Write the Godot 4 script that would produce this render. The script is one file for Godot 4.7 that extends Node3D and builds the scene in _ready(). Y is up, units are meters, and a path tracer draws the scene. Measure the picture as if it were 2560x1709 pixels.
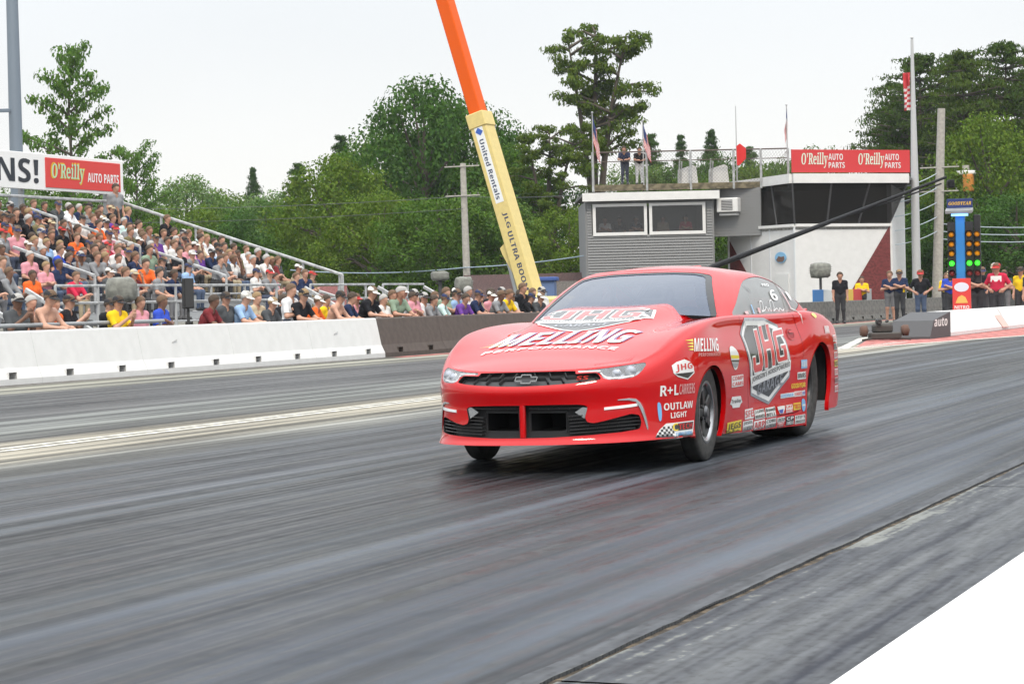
extends Node3D
# A drag strip under a bright overcast sky. Metres; the track runs along Z, the start line is far down -Z, X is across the track.

var rng := RandomNumberGenerator.new()
var used_names := {}
var M := {}

# ---------------------------------------------------------------- colours, materials
func lin(r: float, g: float, b: float, a := 1.0) -> Color:
	var c := Color(r, g, b).linear_to_srgb()
	c.a = a
	return c

func mat(r: float, g: float, b: float, rough := 0.7, metal := 0.0) -> StandardMaterial3D:
	var m := StandardMaterial3D.new()
	m.albedo_color = lin(r, g, b)
	m.roughness = rough
	m.metallic = metal
	return m

func noise_tex(seed_: int, freq: float, c0: Color, c1: Color, size := 256, oct := 4, lo := 0.25, hi := 0.75) -> NoiseTexture2D:
	var n := FastNoiseLite.new()
	n.seed = seed_
	n.frequency = freq
	n.fractal_octaves = oct
	var t := NoiseTexture2D.new()
	t.width = size
	t.height = size
	t.seamless = true
	t.noise = n
	var g := Gradient.new()
	g.set_color(0, c0)
	g.set_color(1, c1)
	g.set_offset(0, lo)
	g.set_offset(1, hi)
	t.color_ramp = g
	return t

func grain(m: StandardMaterial3D, seed_: int, metres: float, low := 0.75) -> StandardMaterial3D:
	m.albedo_texture = noise_tex(seed_, 0.02, Color(low, low, low), Color(1, 1, 1), 256, 5)
	m.uv1_triplanar = true
	m.uv1_world_triplanar = true
	m.uv1_scale = Vector3.ONE / metres
	return m

# ---------------------------------------------------------------- mesh collector
class MB:
	var v := PackedVector3Array()
	var n := PackedVector3Array()
	var uv := PackedVector2Array()
	var c := PackedColorArray()
	var idx := PackedInt32Array()
	var col := Color(1, 1, 1)
	var use_col := false
	var use_uv := false

	func vert(p: Vector3, nn: Vector3, u := Vector2.ZERO) -> int:
		v.append(p)
		n.append(nn)
		uv.append(u)
		if use_col:
			c.append(col)
		return v.size() - 1

	func tri_i(a: int, b: int, d: int) -> void:
		var g := (v[b] - v[a]).cross(v[d] - v[a])
		if g.dot(n[a] + n[b] + n[d]) > 0.0:
			idx.append(a)
			idx.append(d)
			idx.append(b)
		else:
			idx.append(a)
			idx.append(b)
			idx.append(d)

	func tri(a: Vector3, b: Vector3, d: Vector3, out: Vector3) -> void:
		var g := (b - a).cross(d - a).normalized()
		if g.dot(out) < 0.0:
			g = -g
		var i := vert(a, g)
		vert(b, g)
		vert(d, g)
		tri_i(i, i + 1, i + 2)

	func quad(a: Vector3, b: Vector3, d: Vector3, e: Vector3, out: Vector3) -> void:
		var g := (b - a).cross(e - a)
		if g.length_squared() < 1e-14:
			g = (d - b).cross(e - b)
		g = g.normalized()
		if g.dot(out) < 0.0:
			g = -g
		var i := vert(a, g, Vector2(0, 0))
		vert(b, g, Vector2(1, 0))
		vert(d, g, Vector2(1, 1))
		vert(e, g, Vector2(0, 1))
		tri_i(i, i + 1, i + 2)
		tri_i(i, i + 2, i + 3)

	# a box with chamfered edges: centre, size, orientation, chamfer
	func box(ctr: Vector3, size: Vector3, b := Basis(), ch := 0.0) -> void:
		var h := size * 0.5
		if ch <= 0.0:
			for ax in 3:
				for s in [-1.0, 1.0]:
					var nn := Vector3.ZERO
					nn[ax] = s
					var u := Vector3.ZERO
					var w := Vector3.ZERO
					u[(ax + 1) % 3] = h[(ax + 1) % 3]
					w[(ax + 2) % 3] = h[(ax + 2) % 3]
					var o: Vector3 = nn * h[ax]
					quad(ctr + b * (o - u - w), ctr + b * (o + u - w), ctr + b * (o + u + w), ctr + b * (o - u + w), b * nn)
			return
		ch = minf(ch, minf(h.x, minf(h.y, h.z)) * 0.9)
		for ax in 3:
			var a1 := (ax + 1) % 3
			var a2 := (ax + 2) % 3
			for s in [-1.0, 1.0]:
				var nn := Vector3.ZERO
				nn[ax] = s
				var u := Vector3.ZERO
				var w := Vector3.ZERO
				u[a1] = h[a1] - ch
				w[a2] = h[a2] - ch
				var o: Vector3 = nn * h[ax]
				quad(ctr + b * (o - u - w), ctr + b * (o + u - w), ctr + b * (o + u + w), ctr + b * (o - u + w), b * nn)
			for s1 in [-1.0, 1.0]:
				for s2 in [-1.0, 1.0]:
					var e := Vector3.ZERO
					e[ax] = h[ax] - ch
					var p1 := Vector3.ZERO
					p1[a1] = s1 * h[a1]
					p1[a2] = s2 * (h[a2] - ch)
					var p2 := Vector3.ZERO
					p2[a1] = s1 * (h[a1] - ch)
					p2[a2] = s2 * h[a2]
					quad(ctr + b * (p1 - e), ctr + b * (p1 + e), ctr + b * (p2 + e), ctr + b * (p2 - e), b * (p1 + p2))
		for sx in [-1.0, 1.0]:
			for sy in [-1.0, 1.0]:
				for sz in [-1.0, 1.0]:
					var k := Vector3(sx, sy, sz)
					tri(ctr + b * (k * Vector3(h.x, h.y - ch, h.z - ch)), ctr + b * (k * Vector3(h.x - ch, h.y, h.z - ch)), ctr + b * (k * Vector3(h.x - ch, h.y - ch, h.z)), b * k)

	# a bar with a rectangular section from A to B
	func bar(a: Vector3, bb: Vector3, w: float, hgt: float, ch := 0.0, up := Vector3.UP) -> void:
		var z := (bb - a).normalized()
		if absf(z.dot(up)) > 0.98:
			up = Vector3.RIGHT
		var x := up.cross(z).normalized()
		var y := z.cross(x)
		box((a + bb) * 0.5, Vector3(w, hgt, a.distance_to(bb)), Basis(x, y, z), ch)

	func tube(pts: Array, radii: Array, sides := 8, caps := true) -> void:
		var up := Vector3.UP
		var d0: Vector3 = (pts[1] - pts[0]).normalized()
		if absf(d0.dot(up)) > 0.95:
			up = Vector3.RIGHT
		var x := up.cross(d0).normalized()
		var base := v.size()
		var k := pts.size()
		for i in k:
			var d: Vector3 = (pts[mini(i + 1, k - 1)] - pts[maxi(i - 1, 0)]).normalized()
			x = (x - d * x.dot(d)).normalized()
			var y := d.cross(x)
			var rr: float = radii[i] if i < radii.size() else radii[-1]
			for j in sides + 1:
				var an := TAU * j / sides
				var o := x * cos(an) + y * sin(an)
				vert(pts[i] + o * rr, o, Vector2(float(j) / sides, float(i) / (k - 1)))
		for i in k - 1:
			for j in sides:
				var p := base + i * (sides + 1) + j
				tri_i(p, p + 1, p + sides + 2)
				tri_i(p, p + sides + 2, p + sides + 1)
		if caps:
			for e in 2:
				var i: int = 0 if e == 0 else k - 1
				var d: Vector3 = (pts[0] - pts[1]).normalized() if e == 0 else (pts[k - 1] - pts[k - 2]).normalized()
				var ci := vert(pts[i], d)
				var f := v.size()
				for j in sides + 1:
					vert(v[base + i * (sides + 1) + j], d)
				for j in sides:
					tri_i(ci, f + j, f + j + 1)

	# profile points (radius, height) turned about the axis through O along AX
	func lathe(o: Vector3, ax: Vector3, prof: Array, sides := 16) -> void:
		var up := Vector3.RIGHT if absf(ax.dot(Vector3.UP)) > 0.9 else Vector3.UP
		var x := up.cross(ax).normalized()
		var y := ax.cross(x)
		for i in prof.size() - 1:
			var p0: Vector2 = prof[i]
			var p1: Vector2 = prof[i + 1]
			var dd := p1 - p0
			var pn := Vector2(dd.y, -dd.x).normalized()
			var base := v.size()
			for j in sides + 1:
				var an := TAU * j / sides
				var r := x * cos(an) + y * sin(an)
				var nn := (r * pn.x + ax * pn.y).normalized()
				vert(o + r * p0.x + ax * p0.y, nn)
				vert(o + r * p1.x + ax * p1.y, nn)
			for j in sides:
				var p := base + j * 2
				tri_i(p, p + 1, p + 3)
				tri_i(p, p + 3, p + 2)

	# polygon (Vector2 list) in the plane of U and W at O, thickness along U x W
	func prism(poly: PackedVector2Array, o: Vector3, u: Vector3, w: Vector3, thick: float) -> void:
		var nn := u.cross(w).normalized()
		var t := Geometry2D.triangulate_polygon(poly)
		for s in 2:
			var off: Vector3 = nn * thick * 0.5 * (1.0 if s == 0 else -1.0)
			for i in range(0, t.size(), 3):
				var q := []
				for j in 3:
					q.append(o + u * poly[t[i + j]].x + w * poly[t[i + j]].y + off)
				tri(q[0], q[1], q[2], off)
		var cw := 0.0
		for i in poly.size():
			var a := poly[i]
			var b := poly[(i + 1) % poly.size()]
			cw += a.cross(b)
		for i in poly.size():
			var a := poly[i]
			var b := poly[(i + 1) % poly.size()]
			var e := (b - a) * signf(cw)
			var out := u * e.y - w * e.x
			var pa := o + u * a.x + w * a.y
			var pb := o + u * b.x + w * b.y
			quad(pa - nn * thick * 0.5, pb - nn * thick * 0.5, pb + nn * thick * 0.5, pa + nn * thick * 0.5, out)

	func add(b: MB, xf := Transform3D()) -> void:
		var base := v.size()
		for i in b.v.size():
			v.append(xf * b.v[i])
			n.append((xf.basis * b.n[i]).normalized())
			uv.append(b.uv[i])
			if use_col:
				c.append(b.c[i] if b.use_col else col)
		for i in b.idx:
			idx.append(base + i)

	func mesh() -> ArrayMesh:
		var arr := []
		arr.resize(Mesh.ARRAY_MAX)
		arr[Mesh.ARRAY_VERTEX] = v
		arr[Mesh.ARRAY_NORMAL] = n
		if use_uv:
			arr[Mesh.ARRAY_TEX_UV] = uv
		if use_col:
			arr[Mesh.ARRAY_COLOR] = c
		arr[Mesh.ARRAY_INDEX] = idx
		var m := ArrayMesh.new()
		if v.size() > 0 and idx.size() > 0:
			m.add_surface_from_arrays(Mesh.PRIMITIVE_TRIANGLES, arr)
		return m

# ---------------------------------------------------------------- nodes
func numbered(called: String) -> String:
	if not used_names.has(called):
		used_names[called] = 0
		return called
	used_names[called] += 1
	return "%s_%03d" % [called, used_names[called]]

func put(called: String, m: Mesh, material: Material, parent: Node = null) -> MeshInstance3D:
	var o := MeshInstance3D.new()
	o.mesh = m
	if material:
		o.material_override = material
	if parent == null:
		o.name = numbered(called)
		add_child(o)
	else:
		o.name = called
		parent.add_child(o, true)
	return o

func part(called: String, b: MB, material: Material, parent: Node) -> MeshInstance3D:
	return put(called, b.mesh(), material, parent)

func thing(called: String, label: String, category: String, at := Vector3.ZERO, turn := 0.0, group := "") -> Node3D:
	var o := Node3D.new()
	o.name = numbered(called)
	add_child(o)
	o.position = at
	o.rotation.y = turn
	tag(o, label, category, group)
	return o

func tag(o: Node, label: String, category: String, group := "", kind := "") -> void:
	o.set_meta("label", label)
	o.set_meta("category", category)
	if group != "":
		o.set_meta("group", group)
	if kind != "":
		o.set_meta("kind", kind)

func structure(called: String, b: MB, material: Material) -> MeshInstance3D:
	var o := put(called, b.mesh(), material)
	o.set_meta("kind", "structure")
	return o

func copy_of(src: Node3D, called: String, label: String, at: Vector3, turn := 0.0, size := 1.0) -> Node3D:
	var o: Node3D = src.duplicate()
	o.name = numbered(called)
	add_child(o)
	o.position = at
	o.rotation = Vector3(0, turn, 0)
	o.scale = Vector3.ONE * size
	o.set_meta("label", label)
	return o

# ---------------------------------------------------------------- splines, small maths
func cr(a, b, c, d, t: float):
	return (b * 2.0 + (c - a) * t + (a * 2.0 - b * 5.0 + c * 4.0 - d) * (t * t) + (b * 3.0 - a - c * 3.0 + d) * (t * t * t)) * 0.5

func curve2(pts: Array, closed: bool, steps: int) -> PackedVector2Array:
	var o := PackedVector2Array()
	var k := pts.size()
	var segs := k if closed else k - 1
	for i in segs:
		var p0: Vector2 = pts[(i - 1 + k) % k] if closed or i > 0 else pts[0]
		var p1: Vector2 = pts[i]
		var p2: Vector2 = pts[(i + 1) % k]
		var p3: Vector2 = pts[(i + 2) % k] if closed or i + 2 < k else pts[k - 1]
		for s in steps:
			o.append(cr(p0, p1, p2, p3, float(s) / steps))
	if not closed:
		o.append(pts[k - 1])
	return o

func interp(tab: Array, x: float) -> float:
	# tab: [[x, y], ...] rising in x
	if x <= tab[0][0]:
		return tab[0][1]
	for i in tab.size() - 1:
		if x <= tab[i + 1][0]:
			var t: float = (x - tab[i][0]) / (tab[i + 1][0] - tab[i][0])
			return lerpf(tab[i][1], tab[i + 1][1], t)
	return tab[-1][1]

# ---------------------------------------------------------------- lettering
var text_cache := {}
var fonts := {}

func font_of(kind: String) -> Font:
	if not fonts.has(kind):
		var f := SystemFont.new()
		if kind.begins_with("serif"):
			f.font_names = PackedStringArray(["Droid Serif"])
		else:
			f.font_names = PackedStringArray(["Droid Sans"])
		if kind.ends_with("bold"):
			f.font_weight = 700
		fonts[kind] = f
	return fonts[kind]

# triangles of a line of text (flat list of Vector2), cap height 1, starting at x = 0; last item is the width
func text_tris(text: String, kind := "sans bold") -> Array:
	var key := text + "|" + kind
	if text_cache.has(key):
		return text_cache[key]
	var tm := TextMesh.new()
	tm.font = font_of(kind)
	tm.font_size = 64
	tm.pixel_size = 0.01
	tm.depth = 0.0
	tm.curve_step = 2.0
	tm.text = text
	var arr := tm.surface_get_arrays(0)
	var vv: PackedVector3Array = arr[Mesh.ARRAY_VERTEX]
	var ii = arr[Mesh.ARRAY_INDEX]
	var out := PackedVector2Array()
	var lo := Vector2(1e9, 1e9)
	var hi := Vector2(-1e9, -1e9)
	if ii == null or ii.size() == 0:
		for p in vv:
			out.append(Vector2(p.x, p.y))
	else:
		for i in ii:
			out.append(Vector2(vv[i].x, vv[i].y))
	for p in out:
		lo = lo.min(p)
		hi = hi.max(p)
	var hgt := hi.y - lo.y
	for i in out.size():
		out[i] = (out[i] - lo) / hgt
	text_cache[key] = [out, (hi.x - lo.x) / hgt]
	return text_cache[key]

# flat lettering standing proud of a surface: O lower left, U along the line, W up, size of the box it fills
func letters(b: MB, text: String, o: Vector3, u: Vector3, w: Vector3, wid: float, hgt: float, kind := "sans bold", slant := 0.0) -> void:
	var r := text_tris(text, kind)
	var tr: PackedVector2Array = r[0]
	var nn := u.cross(w).normalized()
	for i in range(0, tr.size(), 3):
		var q := []
		for j in 3:
			var p := tr[i + j]
			q.append(o + u * ((p.x / r[1]) * wid + slant * p.y * hgt) + w * (p.y * hgt))
		b.tri(q[0], q[1], q[2], nn)

func setup() -> void:
	rng.seed = 20240601
	var cam := Camera3D.new()
	cam.name = "camera"
	add_child(cam)
	cam.position = Vector3(0, 1.111, 0)
	cam.rotation = Vector3(-0.0189, 0.3978, -0.0235)
	cam.fov = rad_to_deg(2.0 * atan(854.5 / 5434.0))
	cam.near = 0.05
	cam.far = 1500.0
	cam.current = true
	var env := Environment.new()
	env.background_mode = Environment.BG_SKY
	var sky := Sky.new()
	var pm := PanoramaSkyMaterial.new()
	pm.panorama = ImageTexture.create_from_image(sky_image())
	sky.sky_material = pm
	env.sky = sky
	env.background_energy_multiplier = 1.0
	env.tonemap_mode = Environment.TONE_MAPPER_LINEAR
	env.tonemap_exposure = 1.4
	env.sdfgi_enabled = true
	env.ssao_enabled = true
	env.ssil_enabled = true
	env.fog_enabled = true
	env.fog_density = 0.0002
	env.fog_light_color = Color(0.86, 0.90, 0.92)
	var we := WorldEnvironment.new()
	we.name = "world_environment"
	we.environment = env
	add_child(we)
	var sun := DirectionalLight3D.new()
	sun.name = "sun"
	add_child(sun)
	sun.rotation_degrees = Vector3(-52, 28, 0)
	sun.light_energy = 0.5
	sun.light_angular_distance = 14.0
	sun.light_color = Color(1.0, 0.95, 0.86)
	sun.shadow_enabled = true

# A bright overcast sky: brighter overhead than low down, a warm cream belt low down, thin bluish gaps.
func sky_image() -> Image:
	var w := 512
	var h := 256
	var im := Image.create(w, h, false, Image.FORMAT_RGBF)
	var n := FastNoiseLite.new()
	n.seed = 5
	n.frequency = 1.3
	n.fractal_octaves = 4
	for y in h:
		var el := PI * (0.5 - (y + 0.5) / h)
		var s := sin(el)
		for x in w:
			var az := TAU * (x + 0.5) / w
			var d := Vector3(cos(el) * sin(az), s, cos(el) * cos(az))
			var up := maxf(s, 0.0)
			var lum := 0.70 * (1.0 + 1.8 * smoothstep(0.12, 1.0, up))      # overcast: nearly three times as bright overhead as low down
			var cl := n.get_noise_3d(d.x * 1.6, d.y * 5.0, d.z * 1.6)
			var warm := 1.0 - smoothstep(0.0, 0.16, up)
			var col := Color(0.925, 0.965, 1.0).lerp(Color(1.055, 1.035, 0.985), warm)
			lum *= 1.0 + 0.07 * cl
			im.set_pixel(x, y, Color(col.r * lum, col.g * lum, col.b * lum))
	return im

# ================================================================ ground, track, barriers
# across-track tone of the strip: [X, red, green, blue] as reflectance
const LANE := [[-20.3, 0.0686, 0.0618, 0.0515], [-19.55, 0.0755, 0.0686, 0.0583], [-19.35, 0.1303, 0.1269, 0.103], [-17.9, 0.144, 0.1407, 0.1167], [-17.5, 0.0583, 0.0583, 0.0591], [-16.2, 0.0481, 0.0481, 0.0494], [-15.6, 0.0308, 0.0308, 0.0317], [-14.9, 0.0343, 0.0343, 0.0356], [-13.9, 0.0549, 0.0549, 0.0549], [-13.1, 0.0995, 0.104, 0.0995], [-12.4, 0.1357, 0.142, 0.1357], [-11.8, 0.1267, 0.1311, 0.1221], [-11.35, 0.1086, 0.1086, 0.104], [-11.1, 0.234, 0.2145, 0.1755], [-10.3, 0.234, 0.2145, 0.1755], [-9.7, 0.195, 0.181, 0.1482], [-9.35, 0.156, 0.156, 0.1443], [-9.0, 0.156, 0.156, 0.1443], [-8.6, 0.0306, 0.0338, 0.038], [-8.2, 0.017, 0.0186, 0.0215], [-7.8, 0.0306, 0.0338, 0.0392], [-7.4, 0.0191, 0.0209, 0.0256], [-7.0, 0.0306, 0.0338, 0.0409], [-6.75, 0.0433, 0.0492, 0.0573], [-6.4, 0.02, 0.0224, 0.0267], [-5.9, 0.0183, 0.0204, 0.0246], [-5.55, 0.0129, 0.0139, 0.0171], [-5.1, 0.0133, 0.0142, 0.0175], [-4.8, 0.0284, 0.0333, 0.04], [-4.4, 0.0284, 0.0333, 0.0419], [-4.0, 0.0249, 0.0287, 0.0374], [-3.6, 0.022, 0.025, 0.0321], [-3.2, 0.0298, 0.0355, 0.047], [-2.8, 0.0391, 0.0465, 0.0599], [-2.3, 0.0418, 0.049, 0.0599]]

func streak_image(seed_: int, w: int, h: int, rows: int, freq: float) -> PackedByteArray:
	var n := FastNoiseLite.new()
	n.seed = seed_
	n.frequency = freq
	n.fractal_octaves = 4
	var im := n.get_seamless_image(w, rows)
	im.resize(w, h, Image.INTERPOLATE_CUBIC)
	im.convert(Image.FORMAT_L8)
	return im.get_data()

func track_material() -> StandardMaterial3D:
	var w := 1280
	var h := 640
	var long := streak_image(3, w, h, 10, 0.035)
	var fine := streak_image(4, w, h, 40, 0.16)
	var blotch := streak_image(9, w, h, 160, 0.02)
	var grit := streak_image(8, w, h, h, 0.35)
	var data := PackedByteArray()
	data.resize(w * h * 3)
	var rough := PackedByteArray()
	rough.resize(w * h)
	var prof := []
	for x in w:
		var xx := lerpf(-20.3, -2.3, (x + 0.5) / w)
		for i in LANE.size() - 1:
			if xx <= LANE[i + 1][0]:
				var t: float = clampf((xx - LANE[i][0]) / (LANE[i + 1][0] - LANE[i][0]), 0.0, 1.0)
				prof.append(Vector3(LANE[i][1], LANE[i][2], LANE[i][3]).lerp(Vector3(LANE[i + 1][1], LANE[i + 1][2], LANE[i + 1][3]), t))
				break
	var lut := PackedByteArray()
	for i in 1025:
		lut.append(int(clampf(pow(i / 1024.0 * 0.4, 1.0 / 2.2) * 255.0, 0, 255)))
	for y in h:
		for x in w:
			var k := y * w + x
			var a := (long[k] - 128) * 0.0105
			var b := (fine[k] - 128) * 0.0055
			var c := (blotch[k] - 128) * 0.0045
			var g := (grit[k] - 128) * 0.0022
			var f := maxf(0.3, 1.0 + a + b + c + g)
			var p: Vector3 = prof[x]
			data[k * 3] = lut[int(minf(p.x * f * 2560.0, 1024.0))]
			data[k * 3 + 1] = lut[int(minf(p.y * f * 2560.0, 1024.0))]
			data[k * 3 + 2] = lut[int(minf(p.z * f * 2560.0, 1024.0))]
			rough[k] = int(clampf(0.56 + (p.y - 0.09) * 1.6 + b * 0.35 + g * 0.25, 0.32, 0.9) * 255.0)
	var m := StandardMaterial3D.new()
	m.albedo_texture = ImageTexture.create_from_image(Image.create_from_data(w, h, false, Image.FORMAT_RGB8, data))
	m.metallic_specular = 0.30
	m.roughness = 1.0
	m.roughness_texture = ImageTexture.create_from_image(Image.create_from_data(w, h, false, Image.FORMAT_L8, rough))
	var n := FastNoiseLite.new()
	n.seed = 12
	n.frequency = 0.09
	n.fractal_octaves = 5
	var nt := NoiseTexture2D.new()
	nt.width = 512
	nt.height = 512
	nt.seamless = true
	nt.as_normal_map = true
	nt.bump_strength = 3.0
	nt.noise = n
	m.normal_enabled = true
	m.normal_texture = nt
	m.normal_scale = 0.25
	return m

func shoulder_material() -> StandardMaterial3D:
	# old concrete: bluish grey, rubbed lengthwise, with pits and stains
	var w := 384
	var h := 768
	var long := streak_image(53, w, h, 16, 0.03)
	var fine := streak_image(54, w, h, 90, 0.12)
	var pits := streak_image(55, w, h, h, 0.10)
	var data := PackedByteArray()
	data.resize(w * h * 3)
	for k in w * h:
		var f := 1.0 + (long[k] - 128) * 0.0055 + (fine[k] - 128) * 0.0032 + (pits[k] - 128) * 0.0018
		if pits[k] < 70:
			f *= 0.8
		f = maxf(f, 0.25)
		var warm := (long[k] - 128) * 0.0008
		# bare cream cement where the surface has spalled along the joint, in ragged patches
		var u := (k % w) / float(w)
		if u < 0.13 and (long[k] + fine[k] * 0.7 + pits[k] * 0.5 - 282.0) * 0.012 > (u - 0.02) * 12.0:
			f *= 1.55
			warm += 0.30
		data[k * 3] = int(minf(pow(0.064 * (f + warm), 0.4545) * 255.0, 255.0))
		data[k * 3 + 1] = int(minf(pow(0.069 * (f + warm * 0.75), 0.4545) * 255.0, 255.0))
		data[k * 3 + 2] = int(minf(pow(0.077 * maxf(f - warm * 0.3, 0.1), 0.4545) * 255.0, 255.0))
	var m := StandardMaterial3D.new()
	m.albedo_texture = ImageTexture.create_from_image(Image.create_from_data(w, h, false, Image.FORMAT_RGB8, data))
	m.uv1_scale = Vector3(0.42, 0.155, 1)
	m.roughness = 0.6
	m.metallic_specular = 0.3
	return m

func sheet(b: MB, x0: float, x1: float, z0: float, z1: float, y: float, per := 1.0) -> void:
	b.use_uv = true
	var i := b.vert(Vector3(x0, y, z0), Vector3.UP, Vector2(0, z0 / per))
	b.vert(Vector3(x1, y, z0), Vector3.UP, Vector2(1, z0 / per))
	b.vert(Vector3(x1, y, z1), Vector3.UP, Vector2(1, z1 / per))
	b.vert(Vector3(x0, y, z1), Vector3.UP, Vector2(0, z1 / per))
	b.tri_i(i, i + 1, i + 2)
	b.tri_i(i, i + 2, i + 3)

func slab_with_ragged_edge(b: MB, x0: float, x1: float, z0: float, z1: float, y: float, depth: float, seed_: int, rag0: float, rag1: float, uv := false) -> void:
	# a paved sheet whose long edges wander a little, with its own thickness
	var n := FastNoiseLite.new()
	n.seed = seed_
	n.frequency = 1.1
	n.fractal_octaves = 4
	b.use_uv = true
	var steps := int(absf(z1 - z0) / 0.06)
	var prev := []
	for i in steps + 1:
		var z := lerpf(z0, z1, float(i) / steps)
		var l := Vector3(x0 + n.get_noise_1d(z) * rag0, y, z)
		var r := Vector3(x1 + n.get_noise_1d(z + 300.0) * rag1, y, z)
		if i > 0:
			var k := b.vert(prev[0], Vector3.UP, Vector2(prev[0].x, prev[0].z))
			b.vert(prev[1], Vector3.UP, Vector2(prev[1].x, prev[1].z))
			b.vert(r, Vector3.UP, Vector2(r.x, r.z))
			b.vert(l, Vector3.UP, Vector2(l.x, l.z))
			b.tri_i(k, k + 1, k + 2)
			b.tri_i(k, k + 2, k + 3)
			var dn := Vector3(0, -depth, 0)
			b.quad(prev[0], l, l + dn, prev[0] + dn, Vector3(-1, 0, 0))
			b.quad(prev[1], r, r + dn, prev[1] + dn, Vector3(1, 0, 0))
		prev = [l, r]

func build_ground() -> void:
	var dirt := grain(mat(0.20, 0.185, 0.15, 0.95), 31, 2.2, 0.6)
	var b := MB.new()
	b.quad(Vector3(-700, -0.42, 300), Vector3(700, -0.42, 300), Vector3(700, -0.42, -900), Vector3(-700, -0.42, -900), Vector3.UP)
	structure("ground", b, dirt)
	# the strip itself
	b = MB.new()
	sheet(b, -20.3, -2.385, 40, -300, 0.0, 36.0)
	var tm := track_material()
	structure("track", b, tm)
	# ragged edge of the lane along the crack, and the concrete shoulder beyond it
	var con := shoulder_material()
	var edge := MB.new()
	slab_with_ragged_edge(edge, -2.46, -2.382, 2.0, -60.0, 0.003, 0.03, 6, 0.02, 0.016)
	structure("track_edge", edge, con)
	var joints := [2.0, -5.85, -12.3, -19.0, -25.6, -32.0, -60.0]
	for i in joints.size() - 1:
		b = MB.new()
		slab_with_ragged_edge(b, -2.336, 0.9, joints[i] - 0.012, joints[i + 1] + 0.012, 0.004, 0.03, 40 + i, 0.018, 0.0)
		structure("shoulder", b, con)
	# earth and tar in the bottom of the crack
	b = MB.new()
	sheet(b, -2.6, 0.95, 3.0, -62.0, -0.009, 4.0)
	structure("crack_fill", b, grain(mat(0.16, 0.12, 0.08, 0.95), 33, 0.4, 0.5))
	# double centre line, red paint ahead of the centre wall with its white border
	var white := grain(mat(0.62, 0.60, 0.54, 0.7), 37, 0.8, 0.75)
	for x in [-10.72, -10.53]:
		b = MB.new()
		sheet(b, x - 0.055, x + 0.055, 40, -47.5, 0.004)
		structure("centre_line_marking", b, white)
	var red := grain(mat(0.52, 0.16, 0.14, 0.75), 38, 1.4, 0.7)
	b = MB.new()
	var pl := v2([-10.6, -43.0, -8.9, -52.0, -8.6, -90.0, -12.9, -90.0, -12.4, -52.0])
	b.prism(pl, Vector3(0, 0.003, 0), Vector3(1, 0, 0), Vector3(0, 0, 1), 0.002)
	structure("red_paint_marking", b, red)
	for s in [[-10.55, -42.2, -8.72, -52.0, -8.42, -90.0], [-10.65, -42.2, -12.58, -52.0, -13.08, -90.0]]:
		for k in 2:
			b = MB.new()
			b.bar(Vector3(s[k * 2], 0.006, s[k * 2 + 1]), Vector3(s[k * 2 + 2], 0.006, s[k * 2 + 3]), 0.22, 0.004)
			structure("white_border_marking", b, white)
	b = MB.new()
	sheet(b, -19.75, -19.35, -40.5, -120.0, 0.004)
	structure("red_edge_marking", b, red)

# a length of concrete safety barrier with two drain slots in its foot; runs along -Z from its origin
func barrier_mesh(lenz: float, hgt: float, foot: float, top: float, slots: Array) -> ArrayMesh:
	var b := MB.new()
	var prof := [Vector2(-foot, 0.0), Vector2(-foot, 0.09), Vector2(-foot * 0.72, 0.26), Vector2(-top, hgt - 0.02), Vector2(-top + 0.02, hgt), Vector2(top - 0.02, hgt), Vector2(top, hgt - 0.02), Vector2(foot * 0.72, 0.26), Vector2(foot, 0.09), Vector2(foot, 0.0)]
	var cuts := [0.0]
	for s in slots:
		cuts.append(s - 0.10)
		cuts.append(s + 0.10)
	cuts.append(lenz)
	for i in cuts.size() - 1:
		var z0: float = -cuts[i]
		var z1: float = -cuts[i + 1]
		var open := i % 2 == 1
		for j in prof.size() - 1:
			var p0: Vector2 = prof[j]
			var p1: Vector2 = prof[j + 1]
			var d := p1 - p0
			var out := Vector3(-d.y, d.x, 0)
			if open and p0.y <= 0.09 and p1.y <= 0.09:
				continue
			if open and (minf(p0.y, p1.y) < 0.1 and maxf(p0.y, p1.y) > 0.1):
				# above the slot
				var q := p0.lerp(p1, 0.62) if p0.y < p1.y else p1.lerp(p0, 0.62)
				if p0.y < p1.y:
					p0 = q
				else:
					p1 = q
			b.quad(Vector3(p0.x, p0.y, z0), Vector3(p1.x, p1.y, z0), Vector3(p1.x, p1.y, z1), Vector3(p0.x, p0.y, z1), out)
		if open:
			var yt := 0.195
			b.quad(Vector3(-foot, yt, z0), Vector3(foot, yt, z0), Vector3(foot, yt, z1), Vector3(-foot, yt, z1), Vector3.DOWN)
			for z in [z0, z1]:
				b.quad(Vector3(-foot, 0, z), Vector3(foot, 0, z), Vector3(foot, 0.195, z), Vector3(-foot, 0.195, z), Vector3(0, 0, (z1 + z0) * 0.5 - z))
	for z in [0.0, -lenz]:
		var t := Geometry2D.triangulate_polygon(PackedVector2Array(prof))
		for i in range(0, t.size(), 3):
			var q := []
			for j in 3:
				q.append(Vector3(prof[t[i + j]].x, prof[t[i + j]].y, z))
			b.tri(q[0], q[1], q[2], Vector3(0, 0, 1.0 if z == 0.0 else -1.0))
	return b.mesh()

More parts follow.
